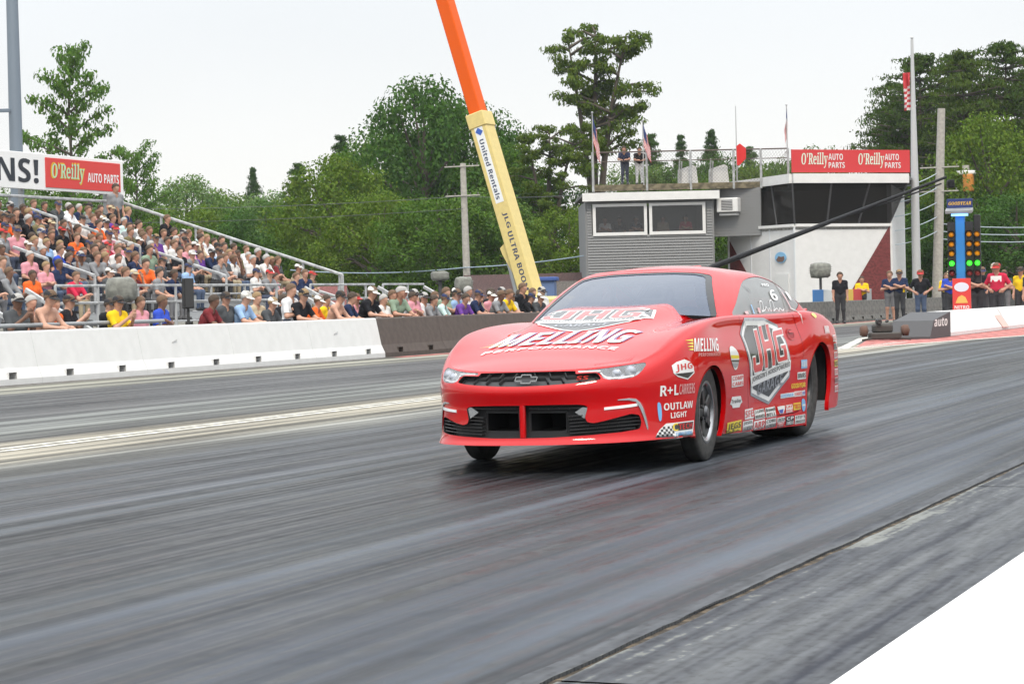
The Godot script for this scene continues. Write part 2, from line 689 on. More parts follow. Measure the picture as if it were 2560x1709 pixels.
func build_barriers() -> void:
	var white := grain(mat(0.64, 0.64, 0.64, 0.75), 41, 1.7, 0.975)
	var brown := grain(mat(0.086, 0.068, 0.060, 0.85), 42, 1.1, 0.9)
	var grey := grain(mat(0.15, 0.148, 0.138, 0.85), 43, 1.3, 0.7)
	var scuff := mat(0.42, 0.42, 0.42, 0.8)
	var mesh := barrier_mesh(3.045, 0.82, 0.30, 0.10, [0.76, 2.28])
	var z := -10.22
	var count := 0
	while z > -122.0:
		count += 1
		var m := white
		var word := "white"
		var where := ""
		if z < -40.0:
			m = brown
			word = "brown"
		if z < -66.0:
			m = grey
			word = "grey"
		if z < -24.0:
			var o := put("concrete_barrier", mesh, m)
			o.position = Vector3(-20.28, 0, z)
			var nth := ["first", "second", "third", "fourth", "fifth", "sixth", "seventh", "eighth", "ninth", "tenth", "eleventh", "twelfth", "thirteenth", "fourteenth", "fifteenth", "sixteenth", "seventeenth", "eighteenth", "nineteenth", "twentieth", "twenty-first", "twenty-second"]
			var idx := int(round((-25.37 - z) / 3.05)) if word == "white" else int(round((-40.62 - z) / 3.05)) if word == "brown" else int(round((-68.07 - z) / 3.05))
			where = "%s concrete barrier block of the far track wall, %s of the %s ones from left" % [word, nth[clampi(idx, 0, 21)], word]
			tag(o, where, "barrier", "concrete barriers along the far side of the track")
			if word == "white" and count % 2 == 0:
				var b := MB.new()
				b.box(Vector3(0.168, 0.55, -1.1), Vector3(0.006, 0.018, 0.16), Basis(Vector3.RIGHT, 0.25) * Basis(Vector3.BACK, 0.18))
				part("scuff", b, scuff, o)
		z -= 3.05
	# the near wall the photographer leans over
	mesh = barrier_mesh(3.045, 0.811, 0.44, 0.2485, [0.76, 2.28])
	for i in 5:
		var o := put("concrete_barrier", mesh, white)
		o.position = Vector3(-0.19, 0.005, 1.6 - 3.05 * i)
		tag(o, ["white concrete wall block behind the bottom right corner", "white concrete wall top filling the bottom right corner", "white concrete wall block reaching the right edge of the picture", "white near-side wall block just past the right edge", "last white near-side wall block past the right edge"][i], "barrier", "concrete barriers on the near side")
	# centre wall by the start line: white blocks, the first with a dark printed end
	mesh = barrier_mesh(8.0, 0.60, 0.42, 0.12, [])
	for i in 4:
		var o := put("centre_barrier", mesh, white)
		o.position = Vector3(-10.98, 0.012, -52.4 - 8.12 * i)
		tag(o, ["white sloped concrete block nearest on the centre wall by the start", "second white sloped block of the centre wall, at the picture's right edge", "third white block of the centre wall, past the frame", "fourth white block of the centre wall, past the frame"][i], "barrier", "white blocks of the centre wall")
		if i == 0:
			var b := MB.new()
			b.box(Vector3(0.292, 0.30, -7.5), Vector3(0.004, 0.56, 0.9), Basis(Vector3.BACK, 0.62), 0.0)
			part("faded_red_paint", b, mat(0.62, 0.40, 0.36, 0.8), o)

# ================================================================ people
# Each figure is one continuous skin: tapered bones joined by a smooth minimum, meshed as surface nets; clothes are thin shells over it.
class Bone:
	var a: Vector3
	var b: Vector3
	var ra: float
	var rb: float
	var cloth: int      # 0 bare, 1 shirt, 2 trousers, 3 shoe, 4 head
	var cut: float      # cloth reaches to this fraction of the bone, bare beyond

func bone(list: Array, a: Vector3, b: Vector3, ra: float, rb: float, cloth := 0, cut := 2.0) -> void:
	var o := Bone.new()
	o.a = a
	o.b = b
	o.ra = ra
	o.rb = rb
	o.cloth = cloth
	o.cut = cut
	list.append(o)

func mesh_bones(list: Array, cell: float, k: float) -> Surf:
	var lo := Vector3(1e9, 1e9, 1e9)
	var hi := -lo
	for o: Bone in list:
		var r := maxf(o.ra, o.rb) + cell * 3.0
		lo = lo.min(o.a - Vector3.ONE * r).min(o.b - Vector3.ONE * r)
		hi = hi.max(o.a + Vector3.ONE * r).max(o.b + Vector3.ONE * r)
	var nx := int((hi.x - lo.x) / cell) + 2
	var ny := int((hi.y - lo.y) / cell) + 2
	var nz := int((hi.z - lo.z) / cell) + 2
	var f := PackedFloat32Array()
	f.resize(nx * ny * nz)
	f.fill(0.2)
	for o: Bone in list:
		var r := maxf(o.ra, o.rb) + cell * 2.0 + k
		var p0 := ((o.a.min(o.b) - Vector3.ONE * r - lo) / cell)
		var p1 := ((o.a.max(o.b) + Vector3.ONE * r - lo) / cell)
		var e := o.b - o.a
		var l2 := maxf(e.length_squared(), 1e-9)
		for z in range(maxi(0, int(p0.z)), mini(nz - 1, int(p1.z) + 1) + 1):
			for y in range(maxi(0, int(p0.y)), mini(ny - 1, int(p1.y) + 1) + 1):
				for x in range(maxi(0, int(p0.x)), mini(nx - 1, int(p1.x) + 1) + 1):
					var q := lo + Vector3(x, y, z) * cell
					var t := clampf((q - o.a).dot(e) / l2, 0.0, 1.0)
					var d := (q - o.a - e * t).length() - lerpf(o.ra, o.rb, t)
					var i := (z * ny + y) * nx + x
					var g := f[i]
					var hh := maxf(k - absf(g - d), 0.0) / k
					f[i] = minf(g, d) - hh * hh * k * 0.25
	var s := Surf.new()
	var vid := {}
	var sx := 1
	var sy := nx
	var sz := nx * ny
	for z in nz - 1:
		for y in ny - 1:
			for x in nx - 1:
				var i := (z * ny + y) * nx + x
				var c0 := f[i]
				var neg_n := 0
				var sum := Vector3.ZERO
				var cnt := 0
				var v := [c0, f[i + sx], f[i + sy], f[i + sx + sy], f[i + sz], f[i + sx + sz], f[i + sy + sz], f[i + sx + sy + sz]]
				for j in 8:
					if v[j] < 0.0:
						neg_n += 1
				if neg_n == 0 or neg_n == 8:
					continue
				for ed in [[0, 1], [2, 3], [4, 5], [6, 7], [0, 2], [1, 3], [4, 6], [5, 7], [0, 4], [1, 5], [2, 6], [3, 7]]:
					var va: float = v[ed[0]]
					var vb: float = v[ed[1]]
					if (va < 0.0) != (vb < 0.0):
						var t := va / (va - vb)
						var pa := Vector3(ed[0] & 1, (ed[0] >> 1) & 1, ed[0] >> 2)
						var pb := Vector3(ed[1] & 1, (ed[1] >> 1) & 1, ed[1] >> 2)
						sum += pa.lerp(pb, t)
						cnt += 1
				var p := lo + (Vector3(x, y, z) + sum / cnt) * cell
				var nn := Vector3(v[1] + v[3] + v[5] + v[7] - v[0] - v[2] - v[4] - v[6], v[2] + v[3] + v[6] + v[7] - v[0] - v[1] - v[4] - v[5], v[4] + v[5] + v[6] + v[7] - v[0] - v[1] - v[2] - v[3]).normalized()
				vid[i] = s.p.size()
				s.p.append(p)
				s.n.append(nn)
	for key in vid:
		var i: int = key
		var z: int = i / sz
		var y: int = (i % sz) / sy
		var x: int = i % sy
		if x == 0 or y == 0 or z == 0:
			continue
		if (f[i] < 0.0) != (f[i + sx] < 0.0):
			quad_ids(s, vid, i, i - sy, i - sy - sz, i - sz)
		if (f[i] < 0.0) != (f[i + sy] < 0.0):
			quad_ids(s, vid, i, i - sx, i - sx - sz, i - sz)
		if (f[i] < 0.0) != (f[i + sz] < 0.0):
			quad_ids(s, vid, i, i - sx, i - sx - sy, i - sy)
	return s

func quad_ids(s: Surf, vid: Dictionary, a: int, b: int, c: int, d: int) -> void:
	if vid.has(a) and vid.has(b) and vid.has(c) and vid.has(d):
		s.t.append_array(PackedInt32Array([vid[a], vid[b], vid[c], vid[a], vid[c], vid[d]]))

func cloth_field(s: Surf, list: Array, which: int) -> PackedFloat32Array:
	var out := PackedFloat32Array()
	for p in s.p:
		var best := 1e9
		var val := -0.02
		for o: Bone in list:
			var e := o.b - o.a
			var t := clampf((p - o.a).dot(e) / maxf(e.length_squared(), 1e-9), 0.0, 1.0)
			var d := (p - o.a - e * t).length() - lerpf(o.ra, o.rb, t)
			if d < best:
				best = d
				if o.cloth != which:
					val = -0.02
				else:
					val = clampf((o.cut - t) * e.length(), -0.03, 0.03)
		out.append(val)
	return out

func puffed(s: Surf, d: float) -> MB:
	var b := MB.new()
	for i in s.p.size():
		b.vert(s.p[i] + s.n[i] * d, s.n[i])
	for i in range(0, s.t.size(), 3):
		b.tri_i(s.t[i], s.t[i + 1], s.t[i + 2])
	return b

# five fingers on a hand whose palm ends at P pointing along DIR, palm facing FACE
func fingers(b: MB, wrist: Vector3, p: Vector3, face: Vector3, left: bool) -> void:
	var d := (p - wrist).normalized()
	face = (face - d * face.dot(d)).normalized()
	var side := d.cross(face).normalized() * (1.0 if left else -1.0)
	for i in 4:
		var o: Vector3 = p + side * (0.027 - 0.018 * i) + d * (0.012 - 0.006 * absf(i - 1.2))
		var l: float = [0.066, 0.075, 0.070, 0.056][i]
		b.tube([o - d * 0.03, o + d * l * 0.5 + face * 0.006, o + d * l * 0.8 + face * 0.022, o + d * l * 0.9 + face * 0.036], [0.0095, 0.009, 0.008, 0.006], 6)
	var th := wrist.lerp(p, 0.35) + side * 0.03
	b.tube([th, th + side * 0.022 + d * 0.028 + face * 0.012, th + side * 0.026 + d * 0.055 + face * 0.022], [0.012, 0.0105, 0.008], 6)

# pose: joint positions; returns a Node3D template (not added to the tree)
func make_figure(j: Dictionary, cell: float, sleeve := 0.8, shorts := false) -> Node3D:
	var l := []
	var pel: Vector3 = j.pelvis
	var chest: Vector3 = j.chest
	var up := (chest - pel).normalized()
	var neck: Vector3 = j.neck
	var head: Vector3 = j.head
	var rt := Vector3(1, 0, 0)
	var fwd := rt.cross(up).normalized()
	for s in [-1.0, 1.0]:
		bone(l, pel + rt * 0.075 * s, pel + rt * 0.085 * s + up * 0.10, 0.105, 0.10, 2)
		bone(l, pel + rt * 0.07 * s + up * 0.14, chest + rt * 0.085 * s, 0.10, 0.112, 1)
		bone(l, chest + rt * 0.09 * s, chest + rt * 0.10 * s + up * 0.13, 0.105, 0.072, 1)
		bone(l, chest + rt * 0.10 * s + up * 0.13, j["sh" + ("l" if s > 0 else "r")], 0.068, 0.062, 1)
	bone(l, pel + up * 0.15 + fwd * 0.03, pel + up * 0.28 + fwd * 0.025, 0.09, 0.09, 1)
	bone(l, chest + up * 0.16, neck, 0.06, 0.054, 0)
	bone(l, neck, head - (head - neck).normalized() * 0.06, 0.053, 0.056, 0)
	var hu := (head - neck).normalized()
	var face: Vector3 = j.face
	face = (face - hu * face.dot(hu)).normalized()
	var ear := hu.cross(face)
	bone(l, head - hu * 0.045 + face * 0.022, head + hu * 0.035 + face * 0.002, 0.064, 0.084, 4)
	bone(l, head + hu * 0.03 - face * 0.035, head + hu * 0.045 - face * 0.01, 0.078, 0.082, 4)
	bone(l, head - hu * 0.085 + face * 0.045, head - hu * 0.06 + face * 0.03, 0.032, 0.045, 0)
	bone(l, head + hu * 0.005 + face * 0.082, head - hu * 0.03 + face * 0.098, 0.011, 0.016, 0)
	for s in [-1.0, 1.0]:
		bone(l, head + ear * 0.078 * s - hu * 0.03, head + ear * 0.084 * s + hu * 0.012 - face * 0.01, 0.010, 0.015, 0)
		bone(l, head + ear * 0.033 * s + hu * 0.012 + face * 0.072, head + ear * 0.02 * s + hu * 0.016 + face * 0.076, 0.013, 0.012, 0)
		var c := "l" if s > 0 else "r"
		bone(l, j["sh" + c], j["el" + c], 0.056, 0.043, 1, sleeve)
		bone(l, j["el" + c], j["wr" + c], 0.043, 0.029, 0)
		bone(l, j["wr" + c], j["wr" + c] + (j["ha" + c] - j["wr" + c]) * 0.95, 0.029, 0.034, 0)
		var hip: Vector3 = pel + rt * 0.09 * s
		bone(l, hip, j["kn" + c], 0.094, 0.062, 2, 0.92 if shorts else 2.0)
		bone(l, j["kn" + c], j["an" + c], 0.060, 0.041, 0 if shorts else 2)
		var toe: Vector3 = j["an" + c] + Vector3(0.02 * s, -0.045, 0.15)
		bone(l, j["an" + c] + Vector3(0, -0.035, -0.035), toe, 0.043, 0.036, 3)
	var s := mesh_bones(l, cell, 0.05)
	var root := Node3D.new()
	root.set_meta("head", head)
	var body := puffed(s, 0.0)
	fingers(body, j.wrl, j.hal, j.get("palml", Vector3(-1, 0, 0)), true)
	fingers(body, j.wrr, j.har, j.get("palmr", Vector3(1, 0, 0)), false)
	put("body", body.mesh(), M.skin, root)
	put("shirt", puffed(surf_clip(s, cloth_field(s, l, 1)), 0.012).mesh(), M.cloth_white, root)
	put("shorts" if shorts else "trousers", puffed(surf_clip(s, cloth_field(s, l, 2)), 0.009).mesh(), M.denim, root)
	var sh := surf_clip(s, cloth_field(s, l, 3))
	put("shoes", puffed(sh, 0.006).mesh(), M.shoe, root)
	# hair: the head above and behind the hairline
	var hf := PackedFloat32Array()
	for p in s.p:
		var q := p - head
		var rad := q.length()
		hf.append(-0.02 if rad > 0.16 else clampf(q.dot(hu) * 0.8 - q.dot(face) * 0.75 - 0.002, -0.02, 0.02))
	put("hair", puffed(surf_clip(s, hf), 0.012).mesh(), M.hair, root)
	# eyes and mouth
	var eb := MB.new()
	for sd in [-1.0, 1.0]:
		eb.lathe(head + ear * 0.031 * sd - hu * 0.004 + face * 0.078, face, [Vector2(0.011, -0.004), Vector2(0.009, 0.004), Vector2(0.0, 0.007)], 8)
	put("eyes", eb.mesh(), M.eye, root)
	eb = MB.new()
	eb.bar(head - hu * 0.058 + face * 0.082 - ear * 0.02, head - hu * 0.058 + face * 0.082 + ear * 0.02, 0.014, 0.008, 0.003)
	put("mouth", eb.mesh(), M.lip, root)
	# cap: dome and peak
	var cb := MB.new()
	var o := head + hu * 0.038 - face * 0.012
	cb.lathe(o, hu, [Vector2(0.109, 0.0), Vector2(0.110, 0.02), Vector2(0.102, 0.05), Vector2(0.078, 0.078), Vector2(0.04, 0.093), Vector2(0.0, 0.097)], 16)
	for i in 8:
		var a0 := -1.0 + 0.25 * i
		var a1 := a0 + 0.25
		var e0 := face * cos(a0) + ear * sin(a0)
		var e1 := face * cos(a1) + ear * sin(a1)
		var l0 := 0.105 + 0.085 * cos(a0 * 1.2)
		var l1 := 0.105 + 0.085 * cos(a1 * 1.2)
		cb.quad(o + e0 * 0.10 + hu * 0.008, o + e1 * 0.10 + hu * 0.008, o + e1 * l1 - hu * 0.012, o + e0 * l0 - hu * 0.012, hu)
		cb.quad(o + e0 * 0.10, o + e1 * 0.10, o + e1 * l1 - hu * 0.018, o + e0 * l0 - hu * 0.018, -hu)
	put("cap", cb.mesh(), M.cloth_black, root)
	return root

func joints(kind: String) -> Dictionary:
	var j := {}
	match kind:
		"sit_knees", "sit_forward", "sit_crossed", "sit_raised", "sit_wide":
			var lean := 0.05
			if kind == "sit_forward":
				lean = 0.26
			j.pelvis = Vector3(0, 0.545, -0.02)
			j.chest = Vector3(0, 0.545 + 0.33 * cos(lean), -0.02 + 0.33 * sin(lean) + 0.01)
			j.neck = j.chest + Vector3(0, 0.205 * cos(lean), 0.205 * sin(lean) + 0.01)
			j.head = j.neck + Vector3(0.0, 0.155, 0.02)
			j.face = Vector3(0, -0.08, 1)
			for s in [-1.0, 1.0]:
				var c := "l" if s > 0 else "r"
				var wide := 0.19 if kind == "sit_wide" else 0.12
				j["kn" + c] = Vector3(wide * s, 0.53, 0.42)
				j["an" + c] = Vector3(wide * s * 0.95, 0.085, 0.40)
				j["sh" + c] = j.chest + Vector3(0.185 * s, 0.125 * cos(lean), 0.125 * sin(lean))
				var sh: Vector3 = j["sh" + c]
				match kind:
					"sit_forward":
						j["el" + c] = Vector3(0.17 * s, 0.62, 0.40)
						j["wr" + c] = Vector3(0.05 * s, 0.72, 0.58)
						j["ha" + c] = Vector3(0.0 + 0.02 * s, 0.74, 0.65)
					"sit_crossed":
						j["el" + c] = sh + Vector3(0.06 * s, -0.25, 0.08)
						j["wr" + c] = j.chest + Vector3(-0.03 * s, -0.09, 0.20 + 0.02 * s)
						j["ha" + c] = j.chest + Vector3(-0.12 * s, -0.05, 0.19 + 0.02 * s)
					_:
						j["el" + c] = sh + Vector3(0.07 * s, -0.26, 0.06)
						j["wr" + c] = Vector3(wide * s, 0.635, 0.30)
						j["ha" + c] = Vector3(wide * s, 0.63, 0.385)
			if kind == "sit_raised":
				j.ell = j.shl + Vector3(0.10, -0.20, 0.17)
				j.wrl = j.head + Vector3(0.10, -0.06, 0.18)
				j.hal = j.head + Vector3(0.07, 0.015, 0.17)
			j.palml = Vector3(0, -1, 0.2)
			j.palmr = Vector3(0, -1, 0.2)
		_:
			var lean := 0.03
			if kind == "lean":
				lean = 0.42
			var hipz := -0.12 if kind == "lean" else 0.0
			j.pelvis = Vector3(0, 0.93, hipz)
			j.chest = Vector3(0, 0.93 + 0.345 * cos(lean), hipz + 0.345 * sin(lean))
			j.neck = j.chest + Vector3(0, 0.21 * cos(lean), 0.21 * sin(lean))
			j.head = j.neck + Vector3(0, 0.15, 0.03 + 0.05 * lean)
			j.face = Vector3(0, -0.06, 1)
			for s in [-1.0, 1.0]:
				var c := "l" if s > 0 else "r"
				j["kn" + c] = Vector3(0.10 * s, 0.50, hipz * 0.55 + 0.03)
				j["an" + c] = Vector3(0.12 * s, 0.085, -0.01)
				j["sh" + c] = j.chest + Vector3(0.188 * s, 0.13 * cos(lean), 0.13 * sin(lean))
				var sh: Vector3 = j["sh" + c]
				match kind:
					"folded":
						j["el" + c] = sh + Vector3(0.08 * s, -0.27, 0.07)
						j["wr" + c] = j.chest + Vector3(-0.04 * s, -0.07 + 0.02 * s, 0.21)
						j["ha" + c] = j.chest + Vector3(-0.14 * s, -0.03 + 0.02 * s, 0.19)
					"lean":
						j["el" + c] = sh + Vector3(0.06 * s, -0.24, 0.16)
						j["wr" + c] = sh + Vector3(-0.06 * s, -0.27, 0.40)
						j["ha" + c] = sh + Vector3(-0.11 * s, -0.27, 0.46)
					"phone":
						j["el" + c] = sh + Vector3(0.04 * s, -0.24, 0.14)
						j["wr" + c] = j.chest + Vector3(0.05 * s, 0.10, 0.36)
						j["ha" + c] = j.chest + Vector3(0.03 * s, 0.16, 0.40)
					"hips":
						j["el" + c] = sh + Vector3(0.17 * s, -0.25, -0.06)
						j["wr" + c] = Vector3(0.19 * s, 1.04, 0.05)
						j["ha" + c] = Vector3(0.14 * s, 1.01, 0.11)
					_:
						j["el" + c] = sh + Vector3(0.05 * s, -0.29, -0.01)
						j["wr" + c] = sh + Vector3(0.055 * s, -0.53, 0.07)
						j["ha" + c] = sh + Vector3(0.05 * s, -0.61, 0.10)
			j.palml = Vector3(-1, 0, 0.2) if kind == "stand" else Vector3(0, 0, -1)
			j.palmr = Vector3(1, 0, 0.2) if kind == "stand" else Vector3(0, 0, -1)
			if kind == "lean":
				j.palml = Vector3(0, -1, 0)
				j.palmr = Vector3(0, -1, 0)
	return j

var figures := {}
var skins := []
var shirts := []
var bottoms := []
var hairs := []
var caps := []

func people_materials() -> void:
	M.skin = mat(0.44, 0.235, 0.165, 0.6)
	M.eye = mat(0.03, 0.025, 0.02, 0.3)
	M.lip = mat(0.32, 0.12, 0.10, 0.6)
	M.shoe = mat(0.05, 0.05, 0.055, 0.7)
	M.hair = mat(0.05, 0.033, 0.022, 0.8)
	M.cloth_white = mat(0.66, 0.66, 0.67, 0.9)
	M.cloth_black = mat(0.018, 0.018, 0.022, 0.9)
	M.denim = mat(0.055, 0.08, 0.14, 0.9)
	skins = [M.skin, mat(0.50, 0.28, 0.20, 0.6), mat(0.38, 0.19, 0.13, 0.6), mat(0.17, 0.085, 0.055, 0.6)]
	for e in [["white", 0.68, 0.68, 0.70], ["white", 0.62, 0.61, 0.60], ["black", 0.018, 0.018, 0.022], ["navy", 0.022, 0.032, 0.075], ["grey", 0.22, 0.225, 0.24], ["dark grey", 0.07, 0.075, 0.082], ["orange", 0.72, 0.13, 0.03], ["crimson", 0.50, 0.03, 0.07], ["royal blue", 0.04, 0.08, 0.45], ["light blue", 0.28, 0.42, 0.64], ["mint", 0.50, 0.66, 0.64], ["purple", 0.13, 0.05, 0.26], ["pink", 0.60, 0.27, 0.32], ["olive", 0.15, 0.13, 0.07], ["yellow", 0.72, 0.47, 0.02], ["maroon", 0.17, 0.03, 0.035], ["beige", 0.46, 0.38, 0.27], ["sage", 0.22, 0.29, 0.22]]:
		var m := mat(e[1], e[2], e[3], 0.92)
		m.metallic_specular = 0.2
		shirts.append([e[0], m])
	bottoms = [M.denim, mat(0.03, 0.03, 0.035, 0.9), mat(0.30, 0.25, 0.17, 0.9), mat(0.13, 0.13, 0.14, 0.9), mat(0.035, 0.045, 0.08, 0.9)]
	hairs = [["dark", M.hair], ["brown", mat(0.12, 0.07, 0.04, 0.8)], ["fair", mat(0.24, 0.16, 0.08, 0.8)], ["grey", mat(0.35, 0.34, 0.33, 0.8)]]
	caps = [["white", mat(0.68, 0.67, 0.64, 0.9)], ["black", M.cloth_black], ["red", mat(0.45, 0.03, 0.03, 0.9)], ["navy", mat(0.02, 0.03, 0.09, 0.9)], ["tan", mat(0.5, 0.42, 0.27, 0.9)]]
	for k in ["sit_knees", "sit_forward", "sit_crossed", "sit_raised", "sit_wide"]:
		figures[k] = make_figure(joints(k), 0.024)
	for k in ["lean", "phone"]:
		figures[k] = make_figure(joints(k), 0.022)
	for k in ["folded", "stand", "hips"]:
		figures[k] = make_figure(joints(k), 0.02)
	figures["folded_shorts"] = make_figure(joints("folded"), 0.02, 0.8, true)

func nth_word(i: int) -> String:
	var w := ["first", "second", "third", "fourth", "fifth", "sixth", "seventh", "eighth", "ninth", "tenth", "eleventh", "twelfth", "thirteenth", "fourteenth", "fifteenth", "sixteenth", "seventeenth", "eighteenth", "nineteenth", "twentieth", "twenty-first", "twenty-second", "twenty-third", "twenty-fourth", "twenty-fifth", "twenty-sixth", "twenty-seventh", "twenty-eighth", "twenty-ninth", "thirtieth", "thirty-first", "thirty-second", "thirty-third", "thirty-fourth", "thirty-fifth", "thirty-sixth", "thirty-seventh", "thirty-eighth", "thirty-ninth", "fortieth"]
	if i < 40:
		return w[i]
	var tens := ["forty", "fifty", "sixty", "seventy"]
	var units := ["", "-first", "-second", "-third", "-fourth", "-fifth", "-sixth", "-seventh", "-eighth", "-ninth"]
	var n := i + 1
	if n % 10 == 0:
		return ["fortieth", "fiftieth", "sixtieth", "seventieth"][n / 10 - 4]
	return tens[n / 10 - 4] + units[n % 10]

func person(pose: String, at: Vector3, turn: float, label: String, group: String, opt: Dictionary) -> Node3D:
	var src: Node3D = figures[pose]
	var o: Node3D = src.duplicate()
	o.name = numbered("person")
	add_child(o)
	o.position = at
	o.rotation.y = turn
	o.scale = Vector3.ONE * opt.get("size", 1.0)
	o.remove_meta("head")
	tag(o, label, "person", group)
	for c in o.get_children():
		var n := String(c.name)
		if n == "body":
			c.material_override = opt.get("skin", M.skin)
		elif n == "shirt":
			if opt.get("shirt", null) == null:
				c.free()
			else:
				c.material_override = opt.shirt
		elif n == "trousers" or n == "shorts":
			c.material_override = opt.get("bottom", M.denim)
		elif n == "hair":
			c.material_override = opt.get("hair", M.hair)
		elif n == "cap":
			if opt.get("cap", null) == null:
				c.free()
			else:
				c.material_override = opt.cap
	return o

func random_look() -> Dictionary:
	var o := {}
	var sh: Array = shirts[[0, 0, 1, 1, 2, 2, 3, 3, 4, 4, 5, 5, 6, 7, 8, 9, 10, 4, 3, 13, 5, 15, 16, 17, 0, 2, 1, 4, 5, 12, 11, 2, 3][rng.randi() % 33]]
	o.shirt = sh[1]
	o.shirt_word = sh[0]
	o.skin = skins[[0, 0, 1, 1, 2, 0, 1, 3][rng.randi() % 8]]
	o.bottom = bottoms[rng.randi() % bottoms.size()]
	var h: Array = hairs[[0, 0, 1, 1, 2, 3, 0, 1][rng.randi() % 8]]
	o.hair = h[1]
	o.head_word = h[0] + " hair"
	if rng.randf() < 0.36:
		var c: Array = caps[[0, 1, 1, 1, 2, 3, 3, 1, 0, 4][rng.randi() % 10]]
		o.cap = c[1]
		o.head_word = c[0] + " cap"
	o.size = rng.randf_range(0.93, 1.05)
	return o

# ================================================================ grandstand, its sign, the crowd
const ROWS := 11

func build_grandstand() -> void:
	var alu := mat(0.52, 0.53, 0.54, 0.45, 0.35)
	grain(alu, 51, 1.2, 0.8)
	var alu2 := mat(0.40, 0.41, 0.42, 0.5, 0.3)
	var steel := mat(0.30, 0.31, 0.32, 0.55, 0.4)
	M.alu = alu
	M.steel = steel
	var st := thing("grandstand", "long aluminium bleacher stand full of spectators behind the far wall", "grandstand", Vector3(0, 0, 0))
	var zf := -24.0
	var ze := -52.2
	var mid := (zf + ze) * 0.5
	var lenz := absf(ze - zf)
	for r in ROWS:
		var x := -26.75 - 0.61 * r
		var y := 0.85 + 0.2 * r
		var b := MB.new()
		b.box(Vector3(x + 0.15, y - 0.02, mid), Vector3(0.46, 0.04, lenz), Basis(), 0.008)
		part("foot_plank", b, alu2, st)
		b = MB.new()
		b.box(Vector3(x - 0.27, y + 0.41, mid), Vector3(0.26, 0.045, lenz), Basis(), 0.01)
		part("seat_plank", b, alu, st)
		b = MB.new()
		b.box(Vector3(x - 0.12, y + 0.09, mid), Vector3(0.02, 0.16, lenz))
		part("riser_plank", b, alu2, st)
	# raking beams, legs and cross braces under the seats
	var z := zf
	while z >= ze:
		var b := MB.new()
		b.bar(Vector3(-26.5, 0.70, z), Vector3(-33.4, 2.93, z), 0.08, 0.12)
		part("raking_beam", b, steel, st)
		for x in [-26.6, -28.8, -31.0, -33.3]:
			b = MB.new()
			var top: float = 0.70 + (-26.5 - x) * 0.323
			b.bar(Vector3(x, -0.42, z), Vector3(x, top, z), 0.07, 0.07)
			part("leg", b, steel, st)
		z -= 2.35
	# back rail and the sloping end rails
	var rails := [[Vector3(-33.75, 4.14, zf), Vector3(-33.75, 4.14, ze)], [Vector3(-33.75, 3.46, zf), Vector3(-33.75, 3.46, ze)], [Vector3(-33.75, 4.14, ze), Vector3(-26.85, 1.92, ze)], [Vector3(-33.75, 3.46, ze), Vector3(-26.85, 1.27, ze)], [Vector3(-26.85, 1.94, ze), Vector3(-26.85, 0.75, ze)]]
	for q in rails:
		var b := MB.new()
		b.bar(q[0], q[1], 0.075, 0.075, 0.015)
		part("rail", b, alu, st)
	for i in 7:
		var b := MB.new()
		var x := -33.6 + 1.11 * i
		var yy := 4.14 - (x + 33.75) * -0.0 - (33.75 + x) * 0.3217
		b.bar(Vector3(x, yy - 1.25, ze - 0.03), Vector3(x, yy, ze - 0.03), 0.06, 0.06, 0.01)
		part("rail_post", b, alu2, st)
	z = zf
	while z > ze:
		var b := MB.new()
		b.bar(Vector3(-33.8, 2.7, z), Vector3(-33.8, 4.14, z), 0.06, 0.06, 0.01)
		part("rail_post", b, alu2, st)
		z -= 2.3
	# front walkway with its rail
	var b2 := MB.new()
	b2.box(Vector3(-25.75, 0.53, mid), Vector3(1.55, 0.06, lenz + 2.0), Basis(), 0.01)
	part("walkway", b2, alu, st)
	for k in 3:
		b2 = MB.new()
		b2.box(Vector3(-25.02, 0.36 - 0.27 * k, mid), Vector3(0.03, 0.20, lenz + 2.0), Basis(), 0.004)
		part("fascia_board", b2, alu, st)
	for seg in [[-24.0, -32.6], [-36.2, -45.4], [-46.9, -50.4], [-50.9, -53.4]]:
		for y in [1.62, 1.27]:
			b2 = MB.new()
			b2.bar(Vector3(-25.0, y, seg[0]), Vector3(-25.0, y, seg[1]), 0.055, 0.055, 0.012)
			part("front_rail", b2, alu, st)
		var zz: float = seg[0]
		while zz >= seg[1] - 0.01:
			b2 = MB.new()
			b2.bar(Vector3(-25.0, 0.5, zz), Vector3(-25.0, 1.62, zz), 0.05, 0.05, 0.01)
			part("front_rail_post", b2, alu2, st)
			zz -= 1.5
	# stairs down to the ground, with handrails
	for s in [-33.2, -35.2, -45.8, -46.6, -50.6, -53.4]:
		b2 = MB.new()
		b2.bar(Vector3(-25.0, 0.50, s), Vector3(-23.4, -0.35, s), 0.05, 0.22, 0.01)
		part("stair_stringer", b2, alu, st)
		b2 = MB.new()
		b2.bar(Vector3(-25.0, 1.55, s), Vector3(-23.3, 0.62, s), 0.06, 0.09, 0.012)
		part("handrail", b2, alu, st)
		b2 = MB.new()
		b2.bar(Vector3(-23.35, -0.42, s), Vector3(-23.35, 0.65, s), 0.05, 0.05, 0.01)
		part("handrail_post", b2, alu2, st)
	for s in [[-33.2, -35.2], [-45.8, -46.6], [-50.6, -51.4]]:
		for i in 5:
			b2 = MB.new()
			b2.box(Vector3(-24.85 + 0.31 * i, 0.38 - 0.165 * i, (s[0] + s[1]) * 0.5), Vector3(0.28, 0.04, absf(s[1] - s[0])), Basis(), 0.006)
			part("stair_tread", b2, alu2, st)
